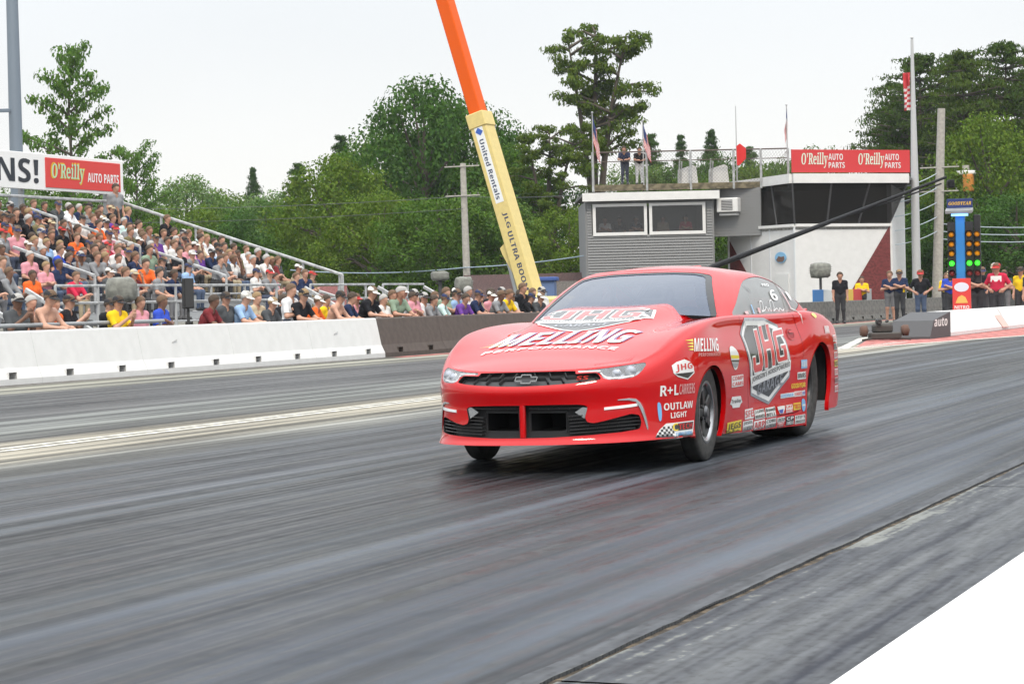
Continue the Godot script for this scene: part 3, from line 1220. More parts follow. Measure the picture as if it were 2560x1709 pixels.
	# aisle handrails up through the seats
	for zz in [-35.0, -40.6, -46.3]:
		for i in 5:
			var r := 2.0 * i + 0.4
			b2 = MB.new()
			var p0 := Vector3(-26.75 - 0.61 * r, 0.85 + 0.2 * r, zz)
			b2.bar(p0 + Vector3(0, 0.95, 0), p0 + Vector3(-0.92, 1.25, 0), 0.06, 0.07, 0.012)
			b2.bar(p0, p0 + Vector3(0, 0.95, 0), 0.05, 0.05, 0.01)
			part("aisle_rail", b2, alu, st)
	# the sign along the back
	var sg := thing("sponsor_sign", "long white sign board above the stand ending in red panel", "sign")
	var white := mat(0.78, 0.78, 0.78, 0.6)
	b2 = MB.new()
	b2.box(Vector3(-34.05, 4.85, -43.4), Vector3(0.10, 0.97, 18.6), Basis(), 0.01)
	part("board", b2, white, sg)
	b2 = MB.new()
	b2.box(Vector3(-33.99, 4.845, -50.72), Vector3(0.02, 0.80, 3.62), Basis(), 0.004)
	part("red_panel", b2, mat(0.62, 0.045, 0.04, 0.55), sg)
	var u := Vector3(0, 0, -1)
	var w := Vector3(0, 1, 0)
	var black := mat(0.02, 0.025, 0.035, 0.6)
	b2 = MB.new()
	letters(b2, "CHAMPIONS!", Vector3(-33.99, 4.53, -40.75), u, w, 7.85, 0.64)
	part("lettering", b2, black, sg)
	b2 = MB.new()
	letters(b2, "O'Reilly", Vector3(-33.972, 4.56, -49.10), u, w, 1.62, 0.60, "serif bold", 0.08)
	part("lettering_shadow", b2, mat(0.70, 0.42, 0.03, 0.6), sg)
	b2 = MB.new()
	letters(b2, "O'Reilly", Vector3(-33.968, 4.60, -49.16), u, w, 1.52, 0.52, "serif bold", 0.08)
	part("lettering", b2, mat(0.42, 0.66, 0.44, 0.6), sg)
	b2 = MB.new()
	letters(b2, "AUTO PARTS", Vector3(-33.972, 4.66, -50.88), u, w, 1.55, 0.26)
	part("lettering", b2, white, sg)
	for zz in [-36.0, -40.0, -44.0, -48.0, -52.0]:
		b2 = MB.new()
		b2.bar(Vector3(-34.16, -0.4, zz), Vector3(-34.16, 5.2, zz), 0.10, 0.10, 0.01)
		part("post", b2, steel, sg)
	# tall steel lamp mast behind the sign
	var mast := thing("lamp_mast", "tall grey-blue steel light pole behind the white sign", "light pole", Vector3(-35.4, -0.42, -49.6))
	b2 = MB.new()
	b2.tube([Vector3(0, 0, 0), Vector3(0, 7, 0), Vector3(0, 18, 0)], [0.20, 0.175, 0.12], 14)
	part("pole", b2, mat(0.20, 0.24, 0.29, 0.5, 0.4), mast)
	b2 = MB.new()
	b2.bar(Vector3(0, 7.05, 0), Vector3(-0.5, 6.95, 1.3), 0.07, 0.10, 0.01)
	part("arm", b2, mat(0.20, 0.24, 0.29, 0.5, 0.4), mast)
	b2 = MB.new()
	b2.box(Vector3(-0.42, 6.72, 1.05), Vector3(0.26, 0.30, 0.34), Basis(Vector3.UP, 0.4), 0.05)
	part("lamp_head", b2, mat(0.06, 0.065, 0.07, 0.5), mast)

func build_crowd() -> void:
	var poses := ["sit_knees", "sit_forward", "sit_crossed", "sit_raised", "sit_wide", "sit_knees", "sit_forward"]
	for r in ROWS:
		var x := -26.75 - 0.61 * r - 0.26
		var y := 0.85 + 0.2 * r
		var z := x / 0.735
		var i := 0
		var z_end := -51.6
		while z > z_end:
			var aisle := false
			for a in [-35.0, -40.6, -46.3]:
				if absf(z - a) < 0.42:
					aisle = true
			# the end seats thin out towards the bottom right and the front rows stand half empty
			var fill := 0.90
			if r <= 1:
				fill = 0.45
			elif r <= 2:
				fill = 0.8
			if z < -49.5 and r > 6:
				fill = 0.35
			if r == 10:
				fill *= 0.75
			if not aisle and rng.randf() < fill:
				var o := random_look()
				o.size *= 0.88
				var label := "seated spectator in %s shirt, %s, %s bleacher row up, %s from left" % [o.shirt_word, o.head_word, nth_word(r), nth_word(i)]
				person(poses[rng.randi() % poses.size()], Vector3(x + rng.randf_range(-0.03, 0.03), y, z + rng.randf_range(-0.05, 0.05)), PI / 2 + rng.randf_range(-0.5, 0.35), label, "spectators seated in the stand", o)
				i += 1
			z -= rng.randf_range(0.44, 0.55)
	# one man stands at the very top by the end rail
	person("stand", Vector3(-33.45, 2.85, -51.4), 1.2, "spectator standing in grey shirt at the top end of the stand", "spectators standing in the stand", {"shirt": shirts[4][1], "bottom": bottoms[1], "size": 1.0})
	# standing along the far wall: [picture x, distance behind the wall, shirt index or -1 bare, cap index or -1, pose, words]
	var list := [
		[28, 0.9, 5, 1, "phone", "grey T-shirt holding a white cup"], [62, 1.3, -1, -1, "hips", "bare chest and dark hair"], [95, 0.75, -1, 1, "lean", "bare chest leaning on the wall"], [118, 0.85, 6, -1, "hips", "bright orange tank top"], [152, 0.9, 2, 1, "phone", "black T-shirt and cap"],
		[246, 1.5, 2, 1, "stand", "black shirt behind the yellow one"], [266, 0.55, 14, 1, "phone", "yellow shirt and black cap, arm raised"], [318, 1.8, 12, -1, "stand", "pink top beside the tarp bundle"], [368, 0.8, 8, -1, "folded", "royal blue T-shirt"],
		[474, 0.8, 15, -1, "lean", "maroon tank top"], [514, 0.85, 5, 1, "stand", "dark grey T-shirt"], [548, 0.75, 9, 0, "lean", "light blue shirt and white cap"], [585, 1.0, 16, -1, "folded", "beige top"], [612, 0.8, 5, 0, "lean", "charcoal T-shirt and white cap"], [645, 1.3, 2, -1, "phone", "black shirt in the second line"], [664, 0.9, 0, -1, "folded", "white shirt with dark hair"], [684, 0.75, 2, 1, "lean", "black shirt and black cap"], [716, 0.8, 6, 0, "lean", "orange T-shirt and pale cap"], [744, 1.3, 14, -1, "stand", "yellow top in the second line"], [766, 0.8, -1, 1, "lean", "bare arms and black cap"], [792, 0.8, 3, -1, "lean", "navy vest"], [812, 1.2, 12, 2, "folded", "pink shirt and red cap"]]
	var shirt_cycle := [2, 2, 5, 1, 3, 13, 17, 7, 0, 12, 16, 0, 4, 2, 10, 17, 5, 9, 11, 0, 3, 16, 2, 12, 4, 0, 14, 1, 5, 2]
	var cap_cycle := [0, 1, -1, -1, 3, -1, -1, 0, -1, 1, -1, 1, -1, -1, 3, -1]
	var px := 838.0
	var n := 0
	while px < 1248.0:
		var back: float = (0.75 if n % 3 != 1 else 1.4) + rng.randf_range(-0.05, 0.35)
		list.append([px, back, shirt_cycle[n % 30], cap_cycle[n % 16], ["lean", "phone", "lean", "folded", "lean", "stand"][n % 6], ""])
		px += rng.randf_range(9.0, 15.0)
		n += 1
	var i := 0
	for e in list:
		# where the sight line at that picture x meets the line behind the wall
		var xx: float = -20.28 - e[1]
		var tall := rng.randf_range(0.90, 1.04)
		var ratio := interp([[0, 0.724], [100, 0.698], [265, 0.652], [550, 0.575], [850, 0.498], [1100, 0.437], [1248, 0.4015]], e[0])
		var o := random_look()
		var words: String = e[5]
		if e[2] >= 0:
			o.shirt = shirts[e[2]][1]
			o.shirt_word = shirts[e[2]][0]
		else:
			o.erase("shirt")
			o.shirt_word = "no"
		if e[3] >= 0:
			o.cap = caps[e[3]][1]
			o.head_word = caps[e[3]][0] + " cap"
		else:
			o.erase("cap")
		o.size = tall
		if words == "":
			words = "%s shirt, %s, %s line" % [o.shirt_word, o.head_word, "front" if e[1] < 1.0 else "second"]
		var label := "spectator at the far wall in %s, %s from left" % [words, nth_word(i)]
		person(e[4], Vector3(xx, -0.27, xx / ratio), PI / 2 + rng.randf_range(-0.35, 0.25), label, "spectators standing along the far wall", o)
		i += 1

# ================================================================ the control tower and its neighbours
func v3(p: Vector2, y: float) -> Vector3:
	return Vector3(p.x, y, p.y)

# a flat panel between two plan points
func panel(b: MB, p0: Vector2, p1: Vector2, y0: float, y1: float, thick: float, out: float) -> void:
	var d := (p1 - p0).normalized()
	var nn := Vector3(-d.y, 0, d.x)
	if nn.z < 0.0:
		nn = -nn
	var c := v3((p0 + p1) * 0.5, (y0 + y1) * 0.5) + nn * out
	b.box(c, Vector3(p0.distance_to(p1), y1 - y0, thick), Basis(Vector3(d.x, 0, d.y), Vector3.UP, Vector3(d.x, 0, d.y).cross(Vector3.UP)), 0.0)

func make_flag(name_: String, label: String, foot: Vector3, pole_h: float, size: float, lean: float, hang: float) -> void:
	var fl := thing(name_, label, "flag", foot, 0.0, "national flags on the tower deck")
	var b := MB.new()
	b.tube([Vector3.ZERO, Vector3(0, pole_h, 0)], [0.03, 0.022], 8)
	b.lathe(Vector3(0, pole_h, 0), Vector3.UP, [Vector2(0.0, 0.0), Vector2(0.05, 0.03), Vector2(0.05, 0.06), Vector2(0.0, 0.09)], 10)
	part("pole", b, M.flag_pole, fl)
	var red := MB.new()
	var wht := MB.new()
	var blu := MB.new()
	var nu := 18
	var nv := 26
	var pts := []
	for i in nu + 1:
		var row := []
		for k in nv + 1:
			var s := float(i) / nu
			var t := float(k) / nv
			var fold := sin(s * 9.0 + t * 2.0) * 0.10 * s
			row.append(Vector3((s * cos(hang)) * size * 1.25 * lean + 0.03, pole_h - 0.08 - t * size * (1.0 - 0.25 * s) - s * sin(hang) * size * 1.2, fold * size + 0.02 * sin(t * 7.0 + s * 3.0)))
		pts.append(row)
	for i in nu:
		for k in nv:
			var m: MB = red if (k / 2) % 2 == 0 else wht
			if i < nu * 0.42 and k < nv * 0.54:
				m = blu
			m.quad(pts[i][k], pts[i + 1][k], pts[i + 1][k + 1], pts[i][k + 1], Vector3(0, 0, 1))
	part("red_stripes", red, M.flag_red, fl)
	part("white_stripes", wht, M.flag_white, fl)
	part("canton", blu, M.flag_blue, fl)

func build_tower() -> void:
	var grey := mat(0.21, 0.213, 0.22, 0.7)
	var white := grain(mat(0.70, 0.70, 0.70, 0.6), 61, 2.0, 0.965)
	var brick := grain(mat(0.19, 0.035, 0.035, 0.8), 62, 0.8, 0.75)
	var timber := grain(mat(0.20, 0.17, 0.11, 0.9), 63, 1.5, 0.6)
	var dark := mat(0.02, 0.02, 0.024, 0.08)
	dark.transparency = BaseMaterial3D.TRANSPARENCY_ALPHA
	dark.albedo_color.a = 0.38
	var cabglass := mat(0.014, 0.012, 0.012, 0.12)
	cabglass.metallic_specular = 0.3
	cabglass.transparency = BaseMaterial3D.TRANSPARENCY_ALPHA
	cabglass.albedo_color.a = 0.86
	var iron := mat(0.10, 0.075, 0.065, 0.7)
	M.flag_pole = mat(0.45, 0.45, 0.45, 0.4, 0.6)
	M.flag_red = mat(0.50, 0.04, 0.05, 0.85)
	M.flag_white = mat(0.66, 0.62, 0.62, 0.85)
	M.flag_blue = mat(0.03, 0.05, 0.16, 0.85)
	# --- grey clad announcers' building
	var A := Vector2(-33.55, -88.6)
	var B := Vector2(-28.55, -90.8)
	var d := (B - A).normalized()
	var back := Vector2(d.y, -d.x)
	if back.y > 0:
		back = -back
	var g := thing("announcers_building", "grey clapboard building with two wide windows and white roof edge", "building")
	var b := MB.new()
	panel(b, A + back * 6.0, B + back * 6.0, -0.42, 5.35, 0.2, 0.0)
	panel(b, A, A + back * 6.0, -0.42, 5.35, 0.15, 0.0)
	panel(b, B, B + back * 6.0, -0.42, 5.35, 0.15, 0.0)
	panel(b, A, B, -0.42, 3.85, 0.1, -0.08)
	panel(b, A, A + d * 0.22, 3.85, 5.35, 0.1, -0.08)
	panel(b, B - d * 0.28, B, 3.85, 5.35, 0.1, -0.08)
	panel(b, A, B, 5.22, 5.35, 0.1, -0.08)
	var fl := (A + B) * 0.5 + back * 3.0
	b.box(Vector3(fl.x, 2.9, fl.y), Vector3(5.3, 0.1, 5.6), Basis(Vector3.UP, -atan2(d.y, d.x)))
	part("wall", b, grey, g)
	# clapboards, one by one
	var y := 1.0
	while y < 5.30:
		var runs := [[0.0, 1.0]]
		if y > 3.78 and y < 5.2:
			runs = [[0.0, 0.035], [0.955, 1.0]]
		for r in runs:
			var p0: Vector2 = A.lerp(B, r[0])
			var p1: Vector2 = A.lerp(B, r[1])
			b = MB.new()
			var nn := Vector3(-back.x, 0, -back.y)
			var a0 := v3(p0, y) + nn * 0.06
			var a1 := v3(p1, y) + nn * 0.06
			var t0 := v3(p0, y + 0.1195) + nn * 0.006
			var t1 := v3(p1, y + 0.1195) + nn * 0.006
			b.quad(a0, a1, t1, t0, nn)
			b.quad(a0, a1, a1 - nn * 0.055, a0 - nn * 0.055, Vector3.DOWN)
			part("clapboard", b, grey, g)
		y += 0.12
	for wdw in [[0.045, 0.478], [0.495, 0.945]]:
		var p0: Vector2 = A.lerp(B, wdw[0])
		var p1: Vector2 = A.lerp(B, wdw[1])
		var pane := MB.new()
		panel(pane, p0 + d * 0.1, p1 - d * 0.1, 3.98, 5.10, 0.02, 0.02)
		var wn := part("window", pane, dark, g)
		for e in [[p0, p0 + d * 0.13, 3.84, 5.22], [p1 - d * 0.13, p1, 3.84, 5.22], [p0 + d * 0.13, p1 - d * 0.13, 3.84, 3.98], [p0 + d * 0.13, p1 - d * 0.13, 5.10, 5.22]]:
			var fb := MB.new()
			panel(fb, e[0], e[1], e[2], e[3], 0.10, 0.05)
			part("frame", fb, white, wn)
	b = MB.new()
	panel(b, A - d * 0.2, B + d * 0.3, 5.34, 5.70, 0.12, 0.30)
	part("fascia", b, white, g)
	b = MB.new()
	var rc := (A + B) * 0.5 + back * 2.9
	b.box(Vector3(rc.x, 5.60, rc.y), Vector3(5.9, 0.12, 6.5), Basis(Vector3.UP, -atan2(d.y, d.x)))
	part("roof", b, mat(0.12, 0.12, 0.12, 0.9), g)
	# people inside, dim behind the glass
	for i in 5:
		var q: Vector2 = A.lerp(B, [0.15, 0.27, 0.40, 0.62, 0.80][i]) + back * (0.7 + 0.25 * (i % 2))
		person("folded" if i % 2 == 0 else "stand", Vector3(q.x, 2.95, q.y), 0.3, "person in %s shirt behind the %s window of the grey building" % [["white", "black", "navy", "beige", "red"][i], ["left", "left", "left", "right", "right"][i]], "people behind the announcers' windows", {"shirt": shirts[[0, 2, 3, 16, 7][i]][1], "size": 0.98})
	# --- observation deck on its roof
	var dk := thing("roof_deck", "timber viewing deck with dark iron railing on the grey building", "deck")
	b = MB.new()
	var D0 := A + d * 0.35
	var D1 := B + d * 3.4
	for i in 9:
		b = MB.new()
		panel(b, D0 + back * (0.25 * i), D1 + back * (0.25 * i), 5.98, 6.05, 0.23, 0.0)
		part("deck_board", b, timber, dk)
	b = MB.new()
	panel(b, D0, D1, 5.78, 5.98, 0.10, 0.06)
	part("beam", b, timber, dk)
	for t in [0.0, 0.275, 0.50, 0.72, 0.86, 1.0]:
		b = MB.new()
		var p: Vector2 = D0.lerp(D1, t)
		b.bar(v3(p, 5.75) + Vector3(0, 0, 0.12), v3(p, 7.48 + (0.5 if t == 0.275 else 0.0)) + Vector3(0, 0, 0.12), 0.09, 0.09, 0.01)
		part("rail_post", b, M.alu, dk)
	for yy in [7.46, 7.05]:
		b = MB.new()
		b.bar(v3(D0, yy) + Vector3(0, 0, 0.12), v3(D1, yy) + Vector3(0, 0, 0.12), 0.06, 0.06 if yy > 7.2 else 0.035, 0.01)
		part("rail", b, iron, dk)
	# woven wire below the rail
	b = MB.new()
	for i in 60:
		var p0: Vector2 = D0.lerp(D1, i / 60.0)
		var p1: Vector2 = D0.lerp(D1, minf((i + 9) / 60.0, 1.0))
		b.bar(v3(p0, 6.06) + Vector3(0, 0, 0.12), v3(p1, 7.42) + Vector3(0, 0, 0.12), 0.006, 0.006)
		b.bar(v3(p0, 7.42) + Vector3(0, 0, 0.125), v3(p1, 6.06) + Vector3(0, 0, 0.125), 0.006, 0.006)
	var wm := part("wire_mesh", b, iron, dk)
	wm.set_meta("kind", "stuff")
	var pd: Vector2 = D0.lerp(D1, 0.16) + back * 0.30
	person("lean", v3(pd, 6.05), 0.25, "man in navy shirt and shorts leaning on the deck railing", "people on the roof deck", {"shirt": shirts[3][1], "bottom": bottoms[4], "size": 0.98})
	pd = D0.lerp(D1, 0.235) + back * 0.30
	person("lean", v3(pd, 6.05), 0.5, "person in black top and white trousers at the deck railing", "people on the roof deck", {"shirt": shirts[2][1], "bottom": shirts[0][1], "size": 0.95})
	make_flag("flag", "drooping striped flag at the left corner of the roof deck", v3(D0, 6.0) + Vector3(0.05, 0, 0.2), 3.15, 1.15, 0.45, 1.15)
	make_flag("flag", "pale striped flag beside the person in white trousers", v3(D0.lerp(D1, 0.262), 6.0) + Vector3(0, 0, 0.2), 2.75, 0.95, 0.55, 1.1)
	make_flag("flag", "faded striped flag at the left end of the red banner", v3(D0.lerp(D1, 0.985), 6.2) + Vector3(0.1, 0, 0.1), 3.1, 0.95, -0.35, 1.25)
	for i in 2:
		var q: Vector2 = D0.lerp(D1, [0.485, 0.645][i]) + back * 0.45
		var eq := thing("equipment_case", ["white tilted equipment case in the middle of the roof deck", "white tilted equipment case nearer the red bucket on deck"][i], "case", v3(q, 6.05), 0.45, "white cases on the roof deck")
		var cb := MB.new()
		cb.prism(v2([-0.42, 0.0, 0.42, 0.0, 0.34, 0.72, 0.20, 0.80, -0.40, 0.62]), Vector3(0, 0, 0), Vector3(1, 0, 0), Vector3(0, 1, 0), 0.5)
		part("case", cb, white, eq)
		cb = MB.new()
		cb.bar(Vector3(-0.45, 0, 0.3), Vector3(-0.38, 1.05, 0.3), 0.06, 0.06, 0.01)
		cb.bar(Vector3(-0.36, 0.0, 0.3), Vector3(-0.29, 0.95, 0.3), 0.06, 0.06, 0.01)
		part("bracket", cb, M.alu, eq)
	var q2: Vector2 = D0.lerp(D1, 0.74) + back * 0.05
	var bk := thing("red_pennant", "small red pennant hung on the deck railing post", "pennant", v3(q2, 6.05))
	b = MB.new()
	b.prism(v2([0.0, 0.75, 0.10, 0.70, 0.42, 1.0, 0.42, 1.45, 0.16, 1.66, 0.0, 1.55]), Vector3(0, 0, 0.2), Vector3(1, 0, 0), Vector3(0, 1, 0), 0.04)
	part("cloth", b, mat(0.60, 0.02, 0.02, 0.8), bk)
	b = MB.new()
	b.tube([Vector3(0, 0, 0.2), Vector3(0, 3.3, 0.2)], [0.03, 0.015], 6)
	part("staff", b, M.flag_pole, bk)

	# --- white tower with the slanted glass cab
	var tw := thing("control_tower", "white and brick-red control tower with slanted dark glass cab", "tower")
	var C := Vector2(-24.64, -90.0)
	var L := Vector2(-28.45, -93.0)
	var R := Vector2(-21.45, -93.9)
	var deep := Vector2(-1.2, -8.0)
	b = MB.new()
	panel(b, L, C, -0.42, 4.04, 0.2, -0.1)
	panel(b, C, R, -0.42, 4.04, 0.2, -0.1)
	panel(b, R, R + deep, -0.42, 5.8, 0.2, 0.0)
	panel(b, L, L + deep, -0.42, 5.8, 0.2, 0.0)
	panel(b, L + deep, R + deep, -0.42, 5.8, 0.2, 0.0)
	part("wall", b, white, tw)
	# brick-red corners below the white
	var lc := (C - L)
	b = MB.new()
	var ln := lc.normalized()
	b.prism(v2([0.0, 3.55, 0.0, -0.42, 2.9, -0.42, 2.6, 0.6]), v3(L, 0) + Vector3(-ln.y, 0, ln.x) * 0.012, Vector3(ln.x, 0, ln.y), Vector3.UP, 0.012)
	part("brick_corner", b, brick, tw)
	var rn := (R - C).normalized()
	var rl := C.distance_to(R)
	b = MB.new()
	b.prism(v2([rl, 4.02, rl, -0.42, rl - 3.3, -0.42, rl - 2.6, 0.6]), v3(C, 0) + Vector3(-rn.y, 0, rn.x) * 0.012, Vector3(rn.x, 0, rn.y), Vector3.UP, 0.012)
	part("brick_corner", b, brick, tw)
	# sill and vertical corner trims
	b = MB.new()
	panel(b, L.lerp(C, 0.48), C, 3.98, 4.10, 0.10, 0.06)
	panel(b, C, R, 3.98, 4.10, 0.10, 0.06)
	part("sill", b, white, tw)
	for t in [0.33, 0.62]:
		b = MB.new()
		var p: Vector2 = L.lerp(C, t)
		panel(b, p, p + ln * 0.05, -0.42, 3.98, 0.03, 0.012)
		part("trim", b, mat(0.62, 0.64, 0.67, 0.6), tw)
	b = MB.new()
	panel(b, C - ln * 0.06, C + ln * 0.04, -0.42, 3.98, 0.05, 0.03)
	part("trim", b, mat(0.66, 0.68, 0.70, 0.6), tw)
	# door in the left face
	b = MB.new()
	panel(b, L.lerp(C, 0.71), L.lerp(C, 0.90), -0.3, 2.0, 0.05, 0.02)
	var door := part("door", b, mat(0.66, 0.67, 0.67, 0.5), tw)
	b = MB.new()
	var hd: Vector2 = L.lerp(C, 0.73)
	b.lathe(v3(hd, 0.8) + Vector3(-ln.y, 0, ln.x) * 0.05, Vector3(-ln.y, 0, ln.x).normalized(), [Vector2(0.03, 0.0), Vector2(0.03, 0.04), Vector2(0.0, 0.05)], 8)
	part("handle", b, M.alu, door)
	# oval picture sign
	b = MB.new()
	var oc := v3(L.lerp(C, 0.79), 2.70) + Vector3(-ln.y, 0, ln.x) * 0.03
	var ov := PackedVector2Array()
	for i in 24:
		ov.append(Vector2(cos(TAU * i / 24) * 0.40, sin(TAU * i / 24) * 0.24))
	b.prism(ov, oc, Vector3(ln.x, 0, ln.y), Vector3.UP, 0.03)
	var ovs := part("oval_sign", b, mat(0.22, 0.45, 0.68, 0.5), tw)
	b = MB.new()
	b.prism(v2([-0.30, -0.10, -0.16, -0.19, 0.16, -0.19, 0.30, -0.08, 0.26, 0.05, 0.05, 0.02, -0.12, 0.06]), oc + Vector3(-ln.y, 0, ln.x) * 0.02, Vector3(ln.x, 0, ln.y), Vector3.UP, 0.02)
	part("picture", b, mat(0.16, 0.10, 0.08, 0.6), ovs)
	# glass cab, wider at the top
	var Ct := Vector2(-24.64, -89.75)
	var Lt := Vector2(-28.75, -94.3)
	var Rt := Vector2(-20.60, -93.75)
	var faces := [[L.lerp(C, 0.48), C, Lt.lerp(Ct, 0.36), Ct], [C, R, Ct, Rt]]
	for f in faces:
		var w0: Vector2 = f[0]
		var w1: Vector2 = f[1]
		var t0: Vector2 = f[2]
		var t1: Vector2 = f[3]
		var panes := 2 if f[1] == C else 3
		for i in panes:
			var s0 := float(i) / panes
			var s1 := float(i + 1) / panes
			b = MB.new()
			b.quad(v3(w0.lerp(w1, s0), 4.10), v3(w0.lerp(w1, s1), 4.10), v3(t0.lerp(t1, s1), 5.82), v3(t0.lerp(t1, s0), 5.82), Vector3(0.2, 0, 1))
			part("window", b, cabglass, tw)
			b = MB.new()
			b.bar(v3(w0.lerp(w1, s1), 4.10), v3(t0.lerp(t1, s1), 5.82), 0.10, 0.06, 0.01)
			part("mullion", b, mat(0.05, 0.05, 0.055, 0.5), tw)
	b = MB.new()
	b.bar(v3(L.lerp(C, 0.47), 4.05), v3(Lt.lerp(Ct, 0.345), 5.80), 0.16, 0.10, 0.01)
	part("slanted_trim", b, white, tw)
	# the room behind the glass
	b = MB.new()
	b.prism(PackedVector2Array([L, C, R, R + deep, L + deep]), Vector3(0, 3.9, 0), Vector3(1, 0, 0), Vector3(0, 0, 1), 0.1)
	panel(b, L + Vector2(0.5, -2.6), R + Vector2(-0.3, -2.6), 3.95, 5.8, 0.08, 0.0)
	part("room", b, mat(0.30, 0.29, 0.27, 0.9), tw)
	# grey clad recess beside the cab with the air conditioner
	b = MB.new()
	var gl := B + back * 0.7
	panel(b, gl, L.lerp(C, 0.50), 3.7, 5.8, 0.12, -0.05)
	part("recess_wall", b, grey, tw)
	y = 3.72
	while y < 5.75:
		b = MB.new()
		panel(b, gl, L.lerp(C, 0.50), y, y + 0.105, 0.02, 0.02 + 0.008)
		part("clapboard", b, grey, tw)
		y += 0.12
	var ac := thing("air_conditioner", "white window air conditioner on the grey wall beside the glass cab", "air conditioner")
	var ap: Vector2 = gl.lerp(L.lerp(C, 0.50), 0.40)
	var an := (L.lerp(C, 0.5) - gl).normalized()
	var ab := Basis(Vector3(an.x, 0, an.y), Vector3.UP, Vector3(an.x, 0, an.y).cross(Vector3.UP))
	var af := Vector3(-an.y, 0, an.x)
	if af.z < 0:
		af = -af
	b = MB.new()
	b.box(v3(ap, 5.06) + af * 0.28, Vector3(0.95, 0.62, 0.56), ab, 0.03)
	part("housing", b, white, ac)
	b = MB.new()
	b.box(v3(ap, 5.06) + af * 0.565, Vector3(0.50, 0.44, 0.02), ab)
	part("grille", b, mat(0.10, 0.10, 0.11, 0.6), ac)
	for i in 6:
		b = MB.new()
		b.box(v3(ap, 4.88 + 0.07 * i) + af * 0.585, Vector3(0.50, 0.018, 0.02), ab)
		part("louvre", b, white, ac)
	b = MB.new()
	b.box(v3(ap, 4.66) + af * 0.2, Vector3(0.8, 0.10, 0.4), ab, 0.01)
	part("bracket", b, white, ac)
	# roof edge and banner
	for e in [[Lt.lerp(Ct, 0.0), Ct], [Ct, Rt]]:
		b = MB.new()
		panel(b, e[0], e[1], 5.82, 6.22, 0.14, 0.08)
		part("fascia", b, white, tw)
	b = MB.new()
	b.prism(PackedVector2Array([Lt, Ct, Rt, Rt + deep, Lt + deep]), Vector3(0, 6.12, 0), Vector3(1, 0, 0), Vector3(0, 0, 1), 0.12)
	part("roof", b, mat(0.15, 0.15, 0.15, 0.9), tw)
	var bn := thing("red_banner", "red sponsor banner with two green logos along the tower roof", "banner")
	var dr := (Rt - Ct).normalized()
	b = MB.new()
	panel(b, Ct - dr * 0.05, Rt + dr * 0.1, 6.27, 7.24, 0.03, 0.06)
	part("cloth", b, mat(0.55, 0.035, 0.04, 0.7), bn)
	var bl := Ct.distance_to(Rt)
	var u := Vector3(dr.x, 0, dr.y)
	var off := Vector3(-dr.y, 0, dr.x) * 0.085
	for k in 2:
		var s0 := bl * (0.07 if k == 0 else 0.56)
		b = MB.new()
		letters(b, "O'Reilly", v3(Ct, 6.46) + u * s0 + off, u, Vector3.UP, bl * 0.225, 0.66, "serif bold", 0.06)
		part("lettering", b, mat(0.60, 0.72, 0.60, 0.6), bn)
		b = MB.new()
		letters(b, "AUTO", v3(Ct, 6.80) + u * (s0 + bl * 0.235) + off, u, Vector3.UP, bl * 0.125, 0.27)
		letters(b, "PARTS", v3(Ct, 6.46) + u * (s0 + bl * 0.235) + off, u, Vector3.UP, bl * 0.14, 0.25)
		part("lettering", b, white, bn)
	for s in [0.0, 0.33, 0.66, 1.0]:
		b = MB.new()
		b.bar(v3(Ct.lerp(Rt, s), 6.2), v3(Ct.lerp(Rt, s), 7.25), 0.05, 0.05)
		part("post", b, iron, bn)

# ================================================================ poles, lift, start lights, officials, bits and pieces
func wire(label: String, p0: Vector3, p1: Vector3, sag: float, r := 0.012, m: Material = null) -> void:
	var b := MB.new()
	var pts := []
	for i in 15:
		var t := i / 14.0
		pts.append(p0.lerp(p1, t) - Vector3(0, sag * 4.0 * t * (1.0 - t), 0))
	b.tube(pts, [r], 5)
	var o := put("overhead_wire", b.mesh(), m if m else M.wire)
	tag(o, label, "wire", "overhead wires")

func utility_pole(label: String, at: Vector3, top: float, lean: Vector3, arms: Array, r := 0.17) -> Node3D:
	var p := thing("utility_pole", label, "pole", at, 0.0, "utility poles")
	var b := MB.new()
	b.tube([Vector3.ZERO, lean * 0.5 + Vector3(0, top * 0.5, 0), lean + Vector3(0, top, 0)], [r * 1.15, r, r * 0.8], 12)
	part("pole", b, M.pole_wood, p)
	for y in arms:
		b = MB.new()
		var c: Vector3 = lean * (float(y) / top) + Vector3(0, y, 0)
		b.bar(c + Vector3(-0.9, 0.0, 0.14), c + Vector3(0.9, 0.0, 0.14), 0.06, 0.06, 0.01)
		part("crossarm", b, M.pole_wood, p)
		for x in [-0.8, -0.4, 0.4, 0.8]:
			b = MB.new()
			b.lathe(c + Vector3(x, 0.05, 0.14), Vector3.UP, [Vector2(0.015, 0.0), Vector2(0.03, 0.02), Vector2(0.02, 0.05), Vector2(0.03, 0.07), Vector2(0.0, 0.09)], 8)
			part("insulator", b, M.insulator, p)
	return p

